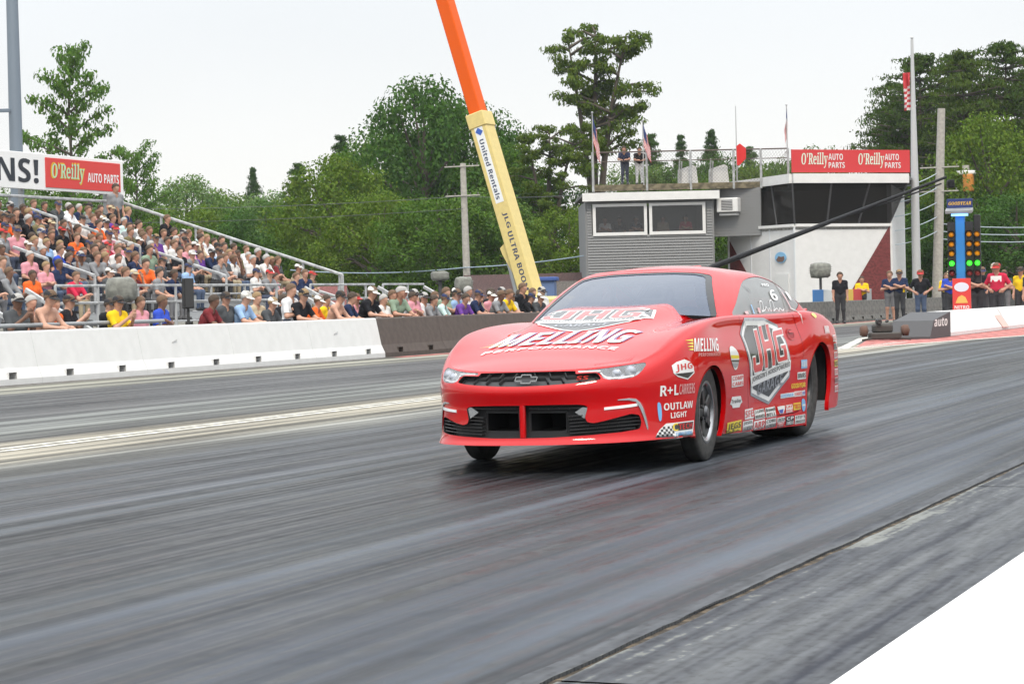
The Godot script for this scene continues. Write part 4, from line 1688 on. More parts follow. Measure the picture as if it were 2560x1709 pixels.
func build_poles() -> void:
	M.wire = mat(0.09, 0.095, 0.10, 0.6)
	M.pole_wood = grain(mat(0.42, 0.40, 0.365, 0.9), 81, 0.9, 0.9)
	M.white_paint = mat(0.72, 0.72, 0.71, 0.6)
	M.insulator = mat(0.16, 0.15, 0.14, 0.4)
	utility_pole("pale grey utility pole with two crossarms left of the boom lift", Vector3(-42.15, -0.42, -95.0), 8.15, Vector3(-0.10, 0, 0), [8.0, 6.6])
	var steel := thing("flagpole", "tall pale steel flagpole with a red flag by the tower", "flagpole", Vector3(-20.98, -0.42, -97.0))
	var b := MB.new()
	b.tube([Vector3.ZERO, Vector3(0, 6.5, 0), Vector3(0, 12.8, 0)], [0.21, 0.18, 0.06], 12)
	b.lathe(Vector3(0, 12.8, 0), Vector3.UP, [Vector2(0.0, 0.0), Vector2(0.07, 0.05), Vector2(0.07, 0.1), Vector2(0.0, 0.16)], 10)
	part("pole", b, mat(0.50, 0.51, 0.52, 0.45, 0.3), steel)
	var red := MB.new()
	var wht := MB.new()
	for k in 14:
		var y0 := 11.35 - 0.12 * k
		for i in 4:
			var m: MB = red if (k + i / 2) % 2 == 0 or k < 5 else wht
			var x0 := -0.12 - 0.075 * i
			m.quad(Vector3(x0, y0, 0.1 * sin(i * 1.9 + k * 0.3)), Vector3(x0 - 0.08, y0 - 0.03, 0.1 * sin((i + 1) * 1.9 + k * 0.3)), Vector3(x0 - 0.075, y0 - 0.15, 0.1 * sin((i + 1) * 1.9 + (k + 1) * 0.3)), Vector3(x0 + 0.005, y0 - 0.12, 0.1 * sin(i * 1.9 + (k + 1) * 0.3)), Vector3(0, 0, 1))
	part("red_stripes", red, M.flag_red, steel)
	part("white_stripes", wht, M.flag_white, steel)
	utility_pole("weathered leaning utility pole right of the flagpole", Vector3(-20.75, -0.42, -100.0), 9.9, Vector3(0.42, 0, 0), [7.2, 6.1], 0.22)
	var far := utility_pole("short utility pole with an orange box behind the start lights", Vector3(-22.2, -0.42, -115.0), 8.1, Vector3(0.05, 0, 0), [], 0.24)
	b = MB.new()
	b.box(Vector3(0.25, 7.15, 0.4), Vector3(0.52, 0.9, 0.45), Basis(), 0.04)
	part("orange_box", b, mat(0.55, 0.22, 0.04, 0.6), far)
	b = MB.new()
	b.box(Vector3(0.1, 7.7, 0.3), Vector3(1.0, 0.2, 0.5), Basis(), 0.04)
	part("shelf", b, M.white_paint, far)
	wire("upper thin wire crossing behind the crane boom", Vector3(-78.0, 7.3, -95.2), Vector3(-42.2, 6.15, -94.8), 0.5, 0.014)
	wire("upper wire from the utility pole to the grey building", Vector3(-42.2, 6.15, -94.8), Vector3(-33.3, 5.9, -91.5), 0.15, 0.014)
	wire("second thin wire above the stand's end rail", Vector3(-78.0, 6.3, -95.2), Vector3(-42.2, 5.55, -94.8), 0.4, 0.012)
	wire("low pale blue cable sagging behind the crowd", Vector3(-52.0, 2.9, -95.5), Vector3(-42.2, 2.75, -94.8), 0.2, 0.028, mat(0.30, 0.38, 0.46, 0.7))
	wire("low pale blue cable from the utility pole to the grey building", Vector3(-42.2, 2.75, -94.8), Vector3(-33.7, 3.1, -90.0), 0.1, 0.028, mat(0.30, 0.38, 0.46, 0.7))
	var pale := mat(0.40, 0.47, 0.52, 0.7)
	for i in 5:
		wire("%s pale cable strung between the tower and the leaning pole" % nth_word(i), Vector3(-21.6, 3.2 + 0.62 * i, -95.5), Vector3(-20.55, 3.9 + 0.66 * i, -100.0), 0.12, 0.02, pale)
	for i in 3:
		wire("%s sagging pale cable right of the start lights" % nth_word(i), Vector3(-20.5, 4.2 - 0.35 * i, -100.0), Vector3(-8.0, 6.0 - 0.3 * i, -112.0), 0.9, 0.022, pale)

func build_lift() -> void:
	var yel := grain(mat(0.66, 0.53, 0.21, 0.55), 91, 1.2, 0.965)
	var org := mat(0.66, 0.095, 0.006, 0.55)
	org.metallic_specular = 0.25
	var navy := mat(0.03, 0.045, 0.10, 0.6)
	var lf := thing("boom_lift", "telescopic boom lift, orange upper arm sliding from pale yellow lower arm", "boom lift")
	var p0 := Vector3(-30.55, 0.9, -75.0)
	var p1 := Vector3(-32.66, 8.15, -75.0)
	var d := (p1 - p0).normalized()
	var p2 := p1 + d * 9.5
	var cam := Vector3(0.38, 0.0, 0.92)
	var n1 := (cam - d * cam.dot(d)).normalized()
	n1 = n1.rotated(d, -0.42)
	var e := d.cross(n1).normalized()      # across the lettered face
	if e.x < 0:
		e = -e
	var bas := Basis(e, n1, e.cross(n1))
	var bx := func(a: Vector3, c: Vector3, wid: float, dep: float) -> MB:
		var m := MB.new()
		m.box((a + c) * 0.5, Vector3(wid, dep, a.distance_to(c)), bas, 0.03)
		return m
	part("lower_arm", bx.call(p0 - d * 1.0, p1, 0.66, 0.80), yel, lf)
	part("arm_collar", bx.call(p1 - d * 0.55, p1 + d * 0.02, 0.74, 0.88), yel, lf)
	part("upper_arm", bx.call(p1, p2, 0.50, 0.62), org, lf)
	# knuckle plate and lift cylinder
	var b := MB.new()
	b.prism(v2([-0.33, 1.2, -0.58, 2.2, -0.60, 2.45, -0.33, 2.6]), p0, e, d, 0.5)
	part("knuckle_plate", b, yel, lf)
	b = MB.new()
	b.tube([p0 - e * 0.62 - d * 0.9, p0 - e * 0.50 + d * 2.2], [0.10, 0.10], 10)
	part("lift_cylinder", b, mat(0.42, 0.45, 0.48, 0.35, 0.5), lf)
	var face := n1 * 0.405
	b = MB.new()
	b.box(p0.lerp(p1, 0.735) + n1 * 0.402, Vector3(0.34, 0.012, 3.0), bas)
	var pl := part("name_plate", b, mat(0.72, 0.74, 0.76, 0.6), lf)
	b = MB.new()
	b.box(p0.lerp(p1, 0.905) + n1 * 0.411, Vector3(0.20, 0.012, 0.24), bas * Basis(Vector3.UP, PI / 4))
	part("logo", b, mat(0.03, 0.10, 0.42, 0.6), pl)
	b = MB.new()
	letters(b, "United Rentals", p0.lerp(p1, 0.865) + n1 * 0.412 - e * 0.11, -d, e, 2.35, 0.20)
	part("lettering", b, navy, pl)
	b = MB.new()
	letters(b, "JLG", p0.lerp(p1, 0.485) + face - e * 0.06, -d, e, 0.62, 0.22)
	part("lettering", b, navy, lf)
	b = MB.new()
	letters(b, "ULTRA BOOM", p0.lerp(p1, 0.385) + face - e * 0.06, -d, e, 2.3, 0.20)
	part("lettering", b, navy, lf)
	# turntable and chassis behind the crowd
	b = MB.new()
	b.box(Vector3(-30.2, 0.75, -75.3), Vector3(1.6, 1.0, 2.2), Basis(), 0.1)
	part("turntable", b, yel, lf)
	b = MB.new()
	b.box(Vector3(-30.2, 0.1, -75.3), Vector3(2.2, 0.4, 3.4), Basis(), 0.06)
	part("chassis", b, mat(0.08, 0.08, 0.085, 0.7), lf)
	for x in [-31.2, -29.2]:
		for z in [-76.6, -74.0]:
			b = MB.new()
			b.lathe(Vector3(x, 0.05, z), Vector3(1, 0, 0), [Vector2(0.0, -0.18), Vector2(0.40, -0.18), Vector2(0.47, -0.12), Vector2(0.47, 0.12), Vector2(0.40, 0.18), Vector2(0.0, 0.18)], 18)
			part("wheel", b, mat(0.03, 0.03, 0.03, 0.8), lf)
	# camera crane leaning over the far wall: long black arm with its guy rod
	var blk := mat(0.012, 0.012, 0.014, 0.5)
	blk.metallic_specular = 0.25
	var jb := thing("camera_crane", "long black tapering camera crane arm rising behind the car's roof", "camera crane")
	var a0 := Vector3(-22.2, 1.55, -66.0)
	var a1 := Vector3(-16.15, 5.28, -80.0)
	b = MB.new()
	b.tube([a0, a0.lerp(a1, 0.5), a1], [0.10, 0.08, 0.05], 10)
	part("arm", b, blk, jb)
	b = MB.new()
	b.tube([a0.lerp(a1, 0.55) - Vector3(0, 0.05, 0), a0.lerp(a1, 0.98) - Vector3(0, 0.17, 0)], [0.03, 0.03], 6)
	part("lower_rod", b, blk, jb)
	b = MB.new()
	for s in [[-0.7, 0.5], [0.7, 0.5], [0.0, -0.8]]:
		b.tube([a0 - Vector3(0, 0.1, 0), Vector3(a0.x + s[0], -0.40, a0.z + s[1])], [0.06, 0.05], 8)
	part("tripod", b, blk, jb)
	b = MB.new()
	b.box(a0 - (a1 - a0).normalized() * 0.9 - Vector3(0, 0.05, 0), Vector3(0.5, 0.4, 0.5), Basis(), 0.05)
	part("counterweight", b, blk, jb)
	b = MB.new()
	b.box(a1 + Vector3(0.15, -0.25, -0.1), Vector3(0.24, 0.30, 0.40), Basis(Vector3.UP, 0.4), 0.04)
	part("camera_head", b, blk, jb)

func build_start_line() -> void:
	# starting lights
	var t := thing("start_light_tree", "blue post of start lights with orange lamps and lit green pair", "traffic light", Vector3(-11.84, 0.0, -60.5), 0.12)
	var black := mat(0.015, 0.015, 0.017, 0.5)
	var b := MB.new()
	b.box(Vector3(0, 2.35, 0), Vector3(0.26, 2.0, 0.22), Basis(), 0.02)
	part("post", b, mat(0.02, 0.19, 0.52, 0.5), t)
	b = MB.new()
	b.tube([Vector3.ZERO, Vector3(0, 1.4, 0)], [0.11, 0.11], 10)
	part("mast", b, M.pole_wood, t)
	var amber := mat(0.66, 0.25, 0.008, 0.35)
	amber.metallic_specular = 0.3
	var rlamp := mat(0.16, 0.012, 0.012, 0.35)
	var green := mat(0.05, 0.55, 0.05, 0.3)
	green.emission_enabled = true
	green.emission = Color(0.25, 1.0, 0.2)
	green.emission_energy_multiplier = 1.0
	for s in [-1.0, 1.0]:
		b = MB.new()
		b.box(Vector3(0.24 * s, 2.20, 0.0), Vector3(0.22, 1.62, 0.20), Basis(), 0.015)
		part("lamp_housing", b, black, t)
		if s > 0:
			b = MB.new()
			b.box(Vector3(0.45, 2.25, -0.12), Vector3(0.18, 1.9, 0.18), Basis(), 0.015)
			part("lamp_housing", b, black, t)
		for i in 5:
			var y: float = [2.66, 2.39, 2.13, 1.86, 1.58][i]
			var m: Material = amber if i < 3 else green if i == 3 else rlamp
			var xs := [0.24 * s]
			if s > 0:
				xs.append(0.45)
			for x in xs:
				b = MB.new()
				b.lathe(Vector3(x, y, 0.10 if absf(x) < 0.4 else 0.0), Vector3(0, 0, 1), [Vector2(0.076, 0.0), Vector2(0.076, 0.03), Vector2(0.064, 0.05), Vector2(0.036, 0.065), Vector2(0.0, 0.07)], 18)
				part("lamp", b, m, t)
				b = MB.new()
				for k in 8:
					var a0 := PI * k / 8.0
					var a1 := PI * (k + 1) / 8.0
					var zz := 0.10 if absf(x) < 0.4 else 0.0
					b.quad(Vector3(x + cos(a0) * 0.112, y + sin(a0) * 0.112, zz), Vector3(x + cos(a1) * 0.112, y + sin(a1) * 0.112, zz), Vector3(x + cos(a1) * 0.112, y + sin(a1) * 0.112, zz + 0.12), Vector3(x + cos(a0) * 0.112, y + sin(a0) * 0.112, zz + 0.12), Vector3(cos(a0), sin(a0), 0))
				part("hood", b, black, t)
				if i == 3:
					var gl := OmniLight3D.new()
					gl.name = "green_light"
					gl.light_color = Color(0.25, 1.0, 0.2)
					gl.light_energy = 0.012
					gl.light_size = 0.08
					gl.omni_range = 12.0
					gl.omni_attenuation = 2.0
					gl.shadow_enabled = true
					t.add_child(gl, true)
					gl.position = Vector3(x, y, 0.26)
	b = MB.new()
	b.box(Vector3(-0.02, 3.32, 0.03), Vector3(0.74, 0.10, 0.42), Basis(Vector3.RIGHT, 0.2), 0.015)
	part("canopy", b, mat(0.26, 0.27, 0.28, 0.5), t)
	var blu := mat(0.4, 0.6, 0.95, 0.4)
	blu.emission_enabled = true
	blu.emission = Color(0.45, 0.68, 1.0)
	blu.emission_energy_multiplier = 1.3
	b = MB.new()
	b.box(Vector3(0, 3.20, 0.16), Vector3(0.46, 0.07, 0.05), Basis(), 0.006)
	part("stage_lamp", b, blu, t)
	var bl := OmniLight3D.new()
	bl.name = "stage_light"
	bl.light_color = Color(0.45, 0.68, 1.0)
	bl.light_energy = 0.02
	bl.light_size = 0.15
	bl.omni_range = 12.0
	bl.omni_attenuation = 2.0
	bl.shadow_enabled = true
	t.add_child(bl, true)
	bl.position = Vector3(0, 3.17, 0.26)
	b = MB.new()
	b.box(Vector3(0.0, 3.52, 0.06), Vector3(0.70, 0.26, 0.05), Basis(), 0.006)
	var sg := part("name_board", b, mat(0.015, 0.03, 0.14, 0.5), t)
	b = MB.new()
	letters(b, "GOODYEAR", Vector3(-0.31, 3.475, 0.088), Vector3.RIGHT, Vector3.UP, 0.62, 0.09, "serif bold", 0.2)
	part("lettering", b, mat(0.75, 0.45, 0.02, 0.6), sg)
	b = MB.new()
	b.box(Vector3(0.02, 0.74, 0.20), Vector3(0.50, 1.40, 0.08), Basis(), 0.01)
	var pb := part("sponsor_panel", b, mat(0.60, 0.04, 0.035, 0.6), t)
	b = MB.new()
	var ov := PackedVector2Array()
	for i in 20:
		ov.append(Vector2(cos(TAU * i / 20) * 0.20, sin(TAU * i / 20) * 0.13))
	b.prism(ov, Vector3(0.02, 1.20, 0.245), Vector3.RIGHT, Vector3.UP, 0.008)
	part("badge", b, mat(0.62, 0.64, 0.74, 0.6), pb)
	b = MB.new()
	b.prism(v2([-0.17, -0.10, 0.17, -0.10, 0.10, 0.06, 0.0, 0.12, -0.10, 0.06]), Vector3(0.02, 0.86, 0.245), Vector3.RIGHT, Vector3.UP, 0.008)
	part("badge", b, mat(0.72, 0.42, 0.10, 0.6), pb)
	b = MB.new()
	letters(b, "NITRO", Vector3(-0.18, 0.60, 0.245), Vector3.RIGHT, Vector3.UP, 0.40, 0.09)
	part("lettering", b, M.white_paint, pb)
	# dark printed end of the centre wall
	var cv := thing("wall_end_cover", "dark grey wedge cover at the end of the centre wall with white lettering", "cover", Vector3(-11.0, 0.006, -50.0))
	var cm := mat(0.06, 0.06, 0.065, 0.7)
	b = MB.new()
	b.prism(v2([0.0, 0.0, 0.0, 0.05, -0.4, 0.42, -2.35, 0.60, -2.35, 0.0]), Vector3(0, 0, 0), Vector3(0, 0, 1), Vector3(0, 1, 0), 0.95)
	part("wedge", b, cm, cv)
	b = MB.new()
	letters(b, "auto", Vector3(0.478, 0.27, -0.45), Vector3(0, 0, -1), Vector3(0, 1, 0), 1.5, 0.20, "sans bold", 0.3)
	part("lettering", b, M.white_paint, cv)
	# low timing rig in front of it: frame, sensor boxes, rubber feet
	var rg := thing("timing_rig", "low dark brown sensor rig standing on the red paint", "sensor rig", Vector3(-11.45, 0.006, -49.4), 0.35)
	var dk := mat(0.045, 0.04, 0.036, 0.75)
	var br := mat(0.10, 0.055, 0.04, 0.8)
	b = MB.new()
	b.box(Vector3(0, 0.10, 0), Vector3(0.72, 0.16, 0.50), Basis(), 0.03)
	part("base", b, dk, rg)
	b = MB.new()
	b.box(Vector3(-0.05, 0.27, -0.05), Vector3(0.42, 0.20, 0.34), Basis(Vector3.UP, 0.2), 0.04)
	part("sensor_box", b, dk, rg)
	b = MB.new()
	b.box(Vector3(-0.14, 0.43, 0.0), Vector3(0.12, 0.14, 0.26), Basis(), 0.03)
	b.lathe(Vector3(-0.14, 0.43, 0.12), Vector3(0, 0, 1), [Vector2(0.055, 0.0), Vector2(0.06, 0.10), Vector2(0.045, 0.11), Vector2(0.0, 0.10)], 14)
	part("camera", b, mat(0.02, 0.02, 0.022, 0.4), rg)
	for s in [-1.0, 1.0]:
		b = MB.new()
		b.lathe(Vector3(0.47 * s, 0.22, 0.05), Vector3(1, 0, 0), [Vector2(0.0, -0.10), Vector2(0.10, -0.10), Vector2(0.13, -0.05), Vector2(0.13, 0.06), Vector2(0.0, 0.10)], 14)
		part("sandbag_roll", b, br, rg)
		b = MB.new()
		b.tube([Vector3(0.3 * s, 0.05, 0.2), Vector3(0.55 * s, 0.02, 0.34)], [0.03, 0.025], 6)
		part("foot", b, dk, rg)
	# officials
	var offs := [
		["stand", -19.55, -77.4, 0.35, 2, -1, 1, 1.06, "crew member in all black standing alone before the grey wall"],
		["folded", -20.95, -86.5, 0.3, 14, -1, 1, 1.0, "official in yellow shirt, arms folded, behind the grey wall"],
		["folded_shorts", -17.85, -78.0, 0.1, 3, -1, 3, 1.06, "official in navy polo and grey shorts, arms folded"],
		["folded", -17.05, -76.0, 0.2, 3, 1, 1, 1.07, "official in navy and yellow with black cap, arms folded"],
		["hips", -15.45, -72.0, 0.25, 2, 2, 0, 1.03, "crew member in black jacket and jeans by the leaning pole"],
		["folded", -14.05, -70.0, 0.2, 8, 4, 1, 1.0, "official in bright blue shirt and straw hat by start lights"],
		["folded", -12.05, -64.0, 0.0, 2, 1, 1, 1.03, "crew member in black with cap just right of the start lights"],
		["folded", -11.70, -64.9, 0.1, 2, 4, 1, 1.07, "crew member in black and yellow behind the centre wall"],
		["hips", -11.35, -63.3, -0.1, 7, 2, 1, 1.06, "crew member in red and white shirt wearing red cap"],
		["stand", -10.95, -66.8, -0.2, 3, -1, 1, 1.0, "person in navy at the very right edge"],
		["stand", -10.6, -69.0, -0.3, 15, 0, 2, 1.0, "person in maroon behind the red and white shirt"],
		["hips", -12.75, -68.5, 0.3, 3, 3, 1, 1.03, "crew member in navy with navy cap half hidden by start lights"],
		["folded", -13.2, -75.0, 0.0, 5, 1, 3, 1.0, "person in dark grey left of the start lights' panel"],
		["stand", -11.2, -70.5, 0.4, 2, 0, 1, 1.02, "crew member in black with white cap behind the centre wall"],
		["stand", -14.9, -79.0, 0.5, 0, -1, 0, 1.0, "person in white shirt and jeans beside the leaning pole"],
		["folded", -16.3, -80.5, 0.2, 14, -1, 1, 1.0, "official in yellow shirt behind the navy pair"],
		["stand", -12.3, -73.0, -0.2, 14, 1, 1, 1.04, "crew member in yellow and black cap deep behind centre wall"],
		["folded", -15.9, -82.0, 0.2, 4, 1, 0, 1.0, "person in grey shirt half hidden behind the leaning pole"],
	]
	for e in offs:
		var o := random_look()
		o.shirt = shirts[e[4]][1]
		o.bottom = bottoms[e[6]]
		o.erase("cap")
		if e[5] >= 0:
			o.cap = caps[e[5]][1]
		o.size = e[7]
		o.skin = skins[0]
		var p := person(e[0], Vector3(e[1], 0.004, e[2]), e[3], e[8], "officials and crew at the start line", o)
		if String(e[8]).contains("red and white"):
			var pb2 := MB.new()
			pb2.box(Vector3(0, 1.33, 0.125), Vector3(0.30, 0.16, 0.02), Basis(Vector3.RIGHT, -0.05), 0.008)
			part("shirt_panel", pb2, M.white_paint, p)
		if String(e[8]).contains("and yellow"):
			var pb2 := MB.new()
			pb2.box(Vector3(0.13, 1.14, 0.105), Vector3(0.07, 0.26, 0.03), Basis(), 0.01)
			part("shirt_panel", pb2, shirts[14][1], p)
	# coloured boards along the grey wall
	var cols := [["blue", 0.03, 0.16, 0.42], ["white", 0.6, 0.62, 0.62], ["red", 0.50, 0.04, 0.04], ["yellow", 0.66, 0.44, 0.06], ["red", 0.50, 0.04, 0.04], ["grey", 0.35, 0.36, 0.37]]
	for i in 6:
		var cbd := MB.new()
		cbd.box(Vector3(-20.95, 1.0, -79.6 - 1.55 * i), Vector3(0.05, 0.52, 1.45), Basis(), 0.01)
		cbd.bar(Vector3(-20.98, -0.42, -79.6 - 1.55 * i), Vector3(-20.98, 0.8, -79.6 - 1.55 * i), 0.06, 0.06)
		var o := put("barrier_board", cbd.mesh(), mat(cols[i][1], cols[i][2], cols[i][3], 0.6))
		tag(o, "%s board standing behind the grey wall, %s from left" % [cols[i][0], nth_word(i)], "board", "coloured boards behind the grey wall")

# a loudspeaker or floodlight wrapped in a grey tarpaulin on a stand
func tarp_bundle(label: String, at: Vector3, size: Vector3, turn: float, seed_: int) -> void:
	var t := thing("tarp_wrapped_speaker", label, "loudspeaker", at, turn, "tarp-wrapped loudspeakers")
	var n := FastNoiseLite.new()
	n.seed = seed_
	n.frequency = 1.4
	var b := MB.new()
	var nu := 26
	var nv := 16
	var base := b.v.size()
	for i in nu + 1:
		for k in nv + 1:
			var an := TAU * i / nu
			var el := PI * (float(k) / nv - 0.5)
			var dir := Vector3(cos(an) * cos(el), sin(el), sin(an) * cos(el))
			var q := Vector3(signf(dir.x) * pow(absf(dir.x), 0.5), signf(dir.y) * pow(absf(dir.y), 0.5), signf(dir.z) * pow(absf(dir.z), 0.5))
			var r := 0.92 + 0.16 * n.get_noise_3dv(dir * 1.1) + 0.06 * n.get_noise_3dv(Vector3(dir.x * 5.0, dir.y, dir.z * 5.0))
			b.vert(q * r * size * 0.5, dir)
	for i in nu:
		for k in nv:
			var p := base + i * (nv + 1) + k
			b.tri_i(p, p + 1, p + nv + 2)
			b.tri_i(p, p + nv + 2, p + nv + 1)
	part("tarpaulin", b, M.tarp, t)
	b = MB.new()
	b.tube([Vector3(0, -size.y * 0.4, 0), Vector3(0, -at.y - 0.30, 0)], [0.05, 0.05], 8)
	part("stand", b, mat(0.05, 0.05, 0.055, 0.6), t)
	b = MB.new()
	for k in 3:
		b.bar(Vector3(-size.x * 0.52, (k - 1) * 0.12 * size.y, 0.02), Vector3(size.x * 0.52, (k - 1) * 0.13 * size.y + 0.05, 0.02), 0.012, 0.012)
	part("cord", b, mat(0.2, 0.2, 0.18, 0.8), t)

func build_bits() -> void:
	M.tarp = grain(mat(0.235, 0.24, 0.215, 0.7), 95, 0.7, 0.75)
	var path := MB.new()
	path.box(Vector3(-22.6, -0.34, -40.0), Vector3(3.7, 0.14, 60.0))
	structure("gravel_path", path, grain(mat(0.26, 0.25, 0.23, 0.95), 96, 0.6, 0.6))
	tarp_bundle("grey tarp-wrapped loudspeaker behind the man in yellow", Vector3(-22.3, 1.48, -34.4), Vector3(0.62, 0.50, 0.62), 0.5, 4)
	tarp_bundle("smaller grey tarp-wrapped loudspeaker right of the stand's front rail", Vector3(-22.9, 1.78, -49.9), Vector3(0.46, 0.26, 0.40), 0.7, 7)
	tarp_bundle("round grey tarp-wrapped loudspeaker beside the utility pole's foot", Vector3(-22.2, 1.55, -49.8), Vector3(0.46, 0.42, 0.46), 0.2, 9)
	tarp_bundle("grey tarp-wrapped loudspeaker beside the crew member in black", Vector3(-21.0, 1.98, -80.2), Vector3(0.85, 0.62, 0.75), 0.3, 12)
	var sp := thing("speaker_column", "narrow black column loudspeaker on a post before the stand", "loudspeaker", Vector3(-23.3, -0.3, -38.4), 0.8)
	var b := MB.new()
	b.box(Vector3(0, 1.72, 0), Vector3(0.20, 0.62, 0.22), Basis(), 0.015)
	part("cabinet", b, mat(0.014, 0.014, 0.015, 0.7), sp)
	b = MB.new()
	b.box(Vector3(0, 1.72, 0.115), Vector3(0.16, 0.56, 0.012))
	part("grille", b, mat(0.03, 0.03, 0.032, 0.6), sp)
	b = MB.new()
	b.tube([Vector3.ZERO, Vector3(0, 1.42, 0)], [0.04, 0.03], 8)
	part("post", b, mat(0.03, 0.03, 0.03, 0.6), sp)
	# a pipe rail on the spectators' side of the wall
	var rl := thing("pipe_rail", "grey pipe rail in front of the spectators at far left", "rail")
	b = MB.new()
	b.tube([Vector3(-20.85, 0.90, -26.0), Vector3(-20.85, 0.90, -33.5)], [0.035, 0.035], 8)
	part("pipe", b, M.steel, rl)
	for i in 4:
		b = MB.new()
		b.tube([Vector3(-20.85, -0.3, -26.2 - 2.4 * i), Vector3(-20.85, 0.9, -26.2 - 2.4 * i)], [0.03, 0.03], 8)
		part("post", b, M.steel, rl)
	# low red-roofed sheds and tents far behind the crowd
	var sheds := [[-47.0, -88.0, 3.6, 2.6, 1.5, 2.4, "small red-roofed shed behind the stand's lower end", 0.22, 0.07, 0.065], [-37.5, -92.0, 6.5, 4.0, 1.55, 2.75, "low shed with maroon roof behind the crane's foot", 0.075, 0.035, 0.032], [-33.6, -84.0, 2.6, 3.0, 1.35, 2.3, "grey gabled hut left of the car's roof", 0.10, 0.085, 0.075]]
	for s in sheds:
		var h := thing("shed", s[6], "shed", Vector3(s[0], -0.42, s[1]), 0.25, "low sheds behind the crowd")
		b = MB.new()
		b.box(Vector3(0, s[4] * 0.5, 0), Vector3(s[2], s[4], s[3]))
		part("wall", b, mat(0.30, 0.29, 0.27, 0.85), h)
		for sd in [-1.0, 1.0]:
			b = MB.new()
			b.quad(Vector3(-s[2] * 0.5 - 0.3, s[4] - 0.1, sd * (s[3] * 0.5 + 0.3)), Vector3(s[2] * 0.5 + 0.3, s[4] - 0.1, sd * (s[3] * 0.5 + 0.3)), Vector3(s[2] * 0.5 + 0.0, s[5], 0), Vector3(-s[2] * 0.5 - 0.0, s[5], 0), Vector3(0, 1, sd))
			part("roof", b, grain(mat(s[7], s[8], s[9], 0.85), 97, 0.6, 0.7), h)
		b = MB.new()
		for e in [-1.0, 1.0]:
			b.tri(Vector3(e * s[2] * 0.5, s[4] - 0.02, -s[3] * 0.5), Vector3(e * s[2] * 0.5, s[4] - 0.02, s[3] * 0.5), Vector3(e * s[2] * 0.5, s[5] - 0.06, 0), Vector3(e, 0, 0))
		part("gable", b, mat(0.18, 0.17, 0.16, 0.85), h)
		b = MB.new()
		b.box(Vector3(0.1 * s[2], s[4] * 0.45, s[3] * 0.5 + 0.02), Vector3(0.8, s[4] * 0.8, 0.04), Basis(), 0.01)
		part("door", b, mat(0.12, 0.11, 0.10, 0.7), h)
	var cb := thing("blue_booth", "small blue booth behind the crowd left of the boom", "booth", Vector3(-32.5, -0.42, -80.0), 0.3)
	b = MB.new()
	b.box(Vector3(0, 1.25, 0), Vector3(1.5, 2.1, 1.2), Basis(), 0.03)
	part("wall", b, mat(0.10, 0.16, 0.32, 0.6), cb)
	b = MB.new()
	b.box(Vector3(0, 2.36, 0), Vector3(1.7, 0.16, 1.4), Basis(), 0.03)
	part("roof", b, mat(0.04, 0.09, 0.30, 0.6), cb)
	b = MB.new()
	b.box(Vector3(0.0, 1.45, 0.61), Vector3(0.9, 0.8, 0.03), Basis(), 0.01)
	part("hatch", b, mat(0.25, 0.32, 0.42, 0.5), cb)
	# the driver, strapped in behind the wheel
	var dr := person("sit_crossed", Vector3(-4.995, 0.10, -15.86), 0.0, "driver in white helmet behind the racing car's windscreen", "", {"shirt": shirts[5][1], "bottom": bottoms[1], "size": 0.84})
	for c in dr.get_children():
		if String(c.name) in ["hair", "eyes", "mouth"]:
			c.free()
	b = MB.new()
	var hc: Vector3 = figures["sit_crossed"].get_meta("head") if figures["sit_crossed"].has_meta("head") else Vector3(0, 1.25, 0.05)
	b.lathe(hc - Vector3(0, 0.13, 0), Vector3.UP, [Vector2(0.10, 0.0), Vector2(0.135, 0.03), Vector2(0.150, 0.10), Vector2(0.150, 0.16), Vector2(0.135, 0.22), Vector2(0.10, 0.265), Vector2(0.05, 0.288), Vector2(0.0, 0.294)], 20)
	var hm := part("helmet", b, M.white_plastic, dr)
	b = MB.new()
	for i in 8:
		var a0 := -0.9 + 0.225 * i
		var a1 := a0 + 0.225
		b.quad(hc + Vector3(sin(a0) * 0.154, -0.035, cos(a0) * 0.154), hc + Vector3(sin(a1) * 0.154, -0.035, cos(a1) * 0.154), hc + Vector3(sin(a1) * 0.152, 0.05, cos(a1) * 0.152), hc + Vector3(sin(a0) * 0.152, 0.05, cos(a0) * 0.152), Vector3(sin(a0), 0, cos(a0)))
	part("visor", b, M.gloss_black, hm)

# ================================================================ the race car
# Car frame: x to the car's own left, y up, z forward from the front axle.
class Surf:
	var p := PackedVector3Array()
	var n := PackedVector3Array()
	var t := PackedInt32Array()
	var cut := PackedInt32Array()      # pairs of vertices along the last cut

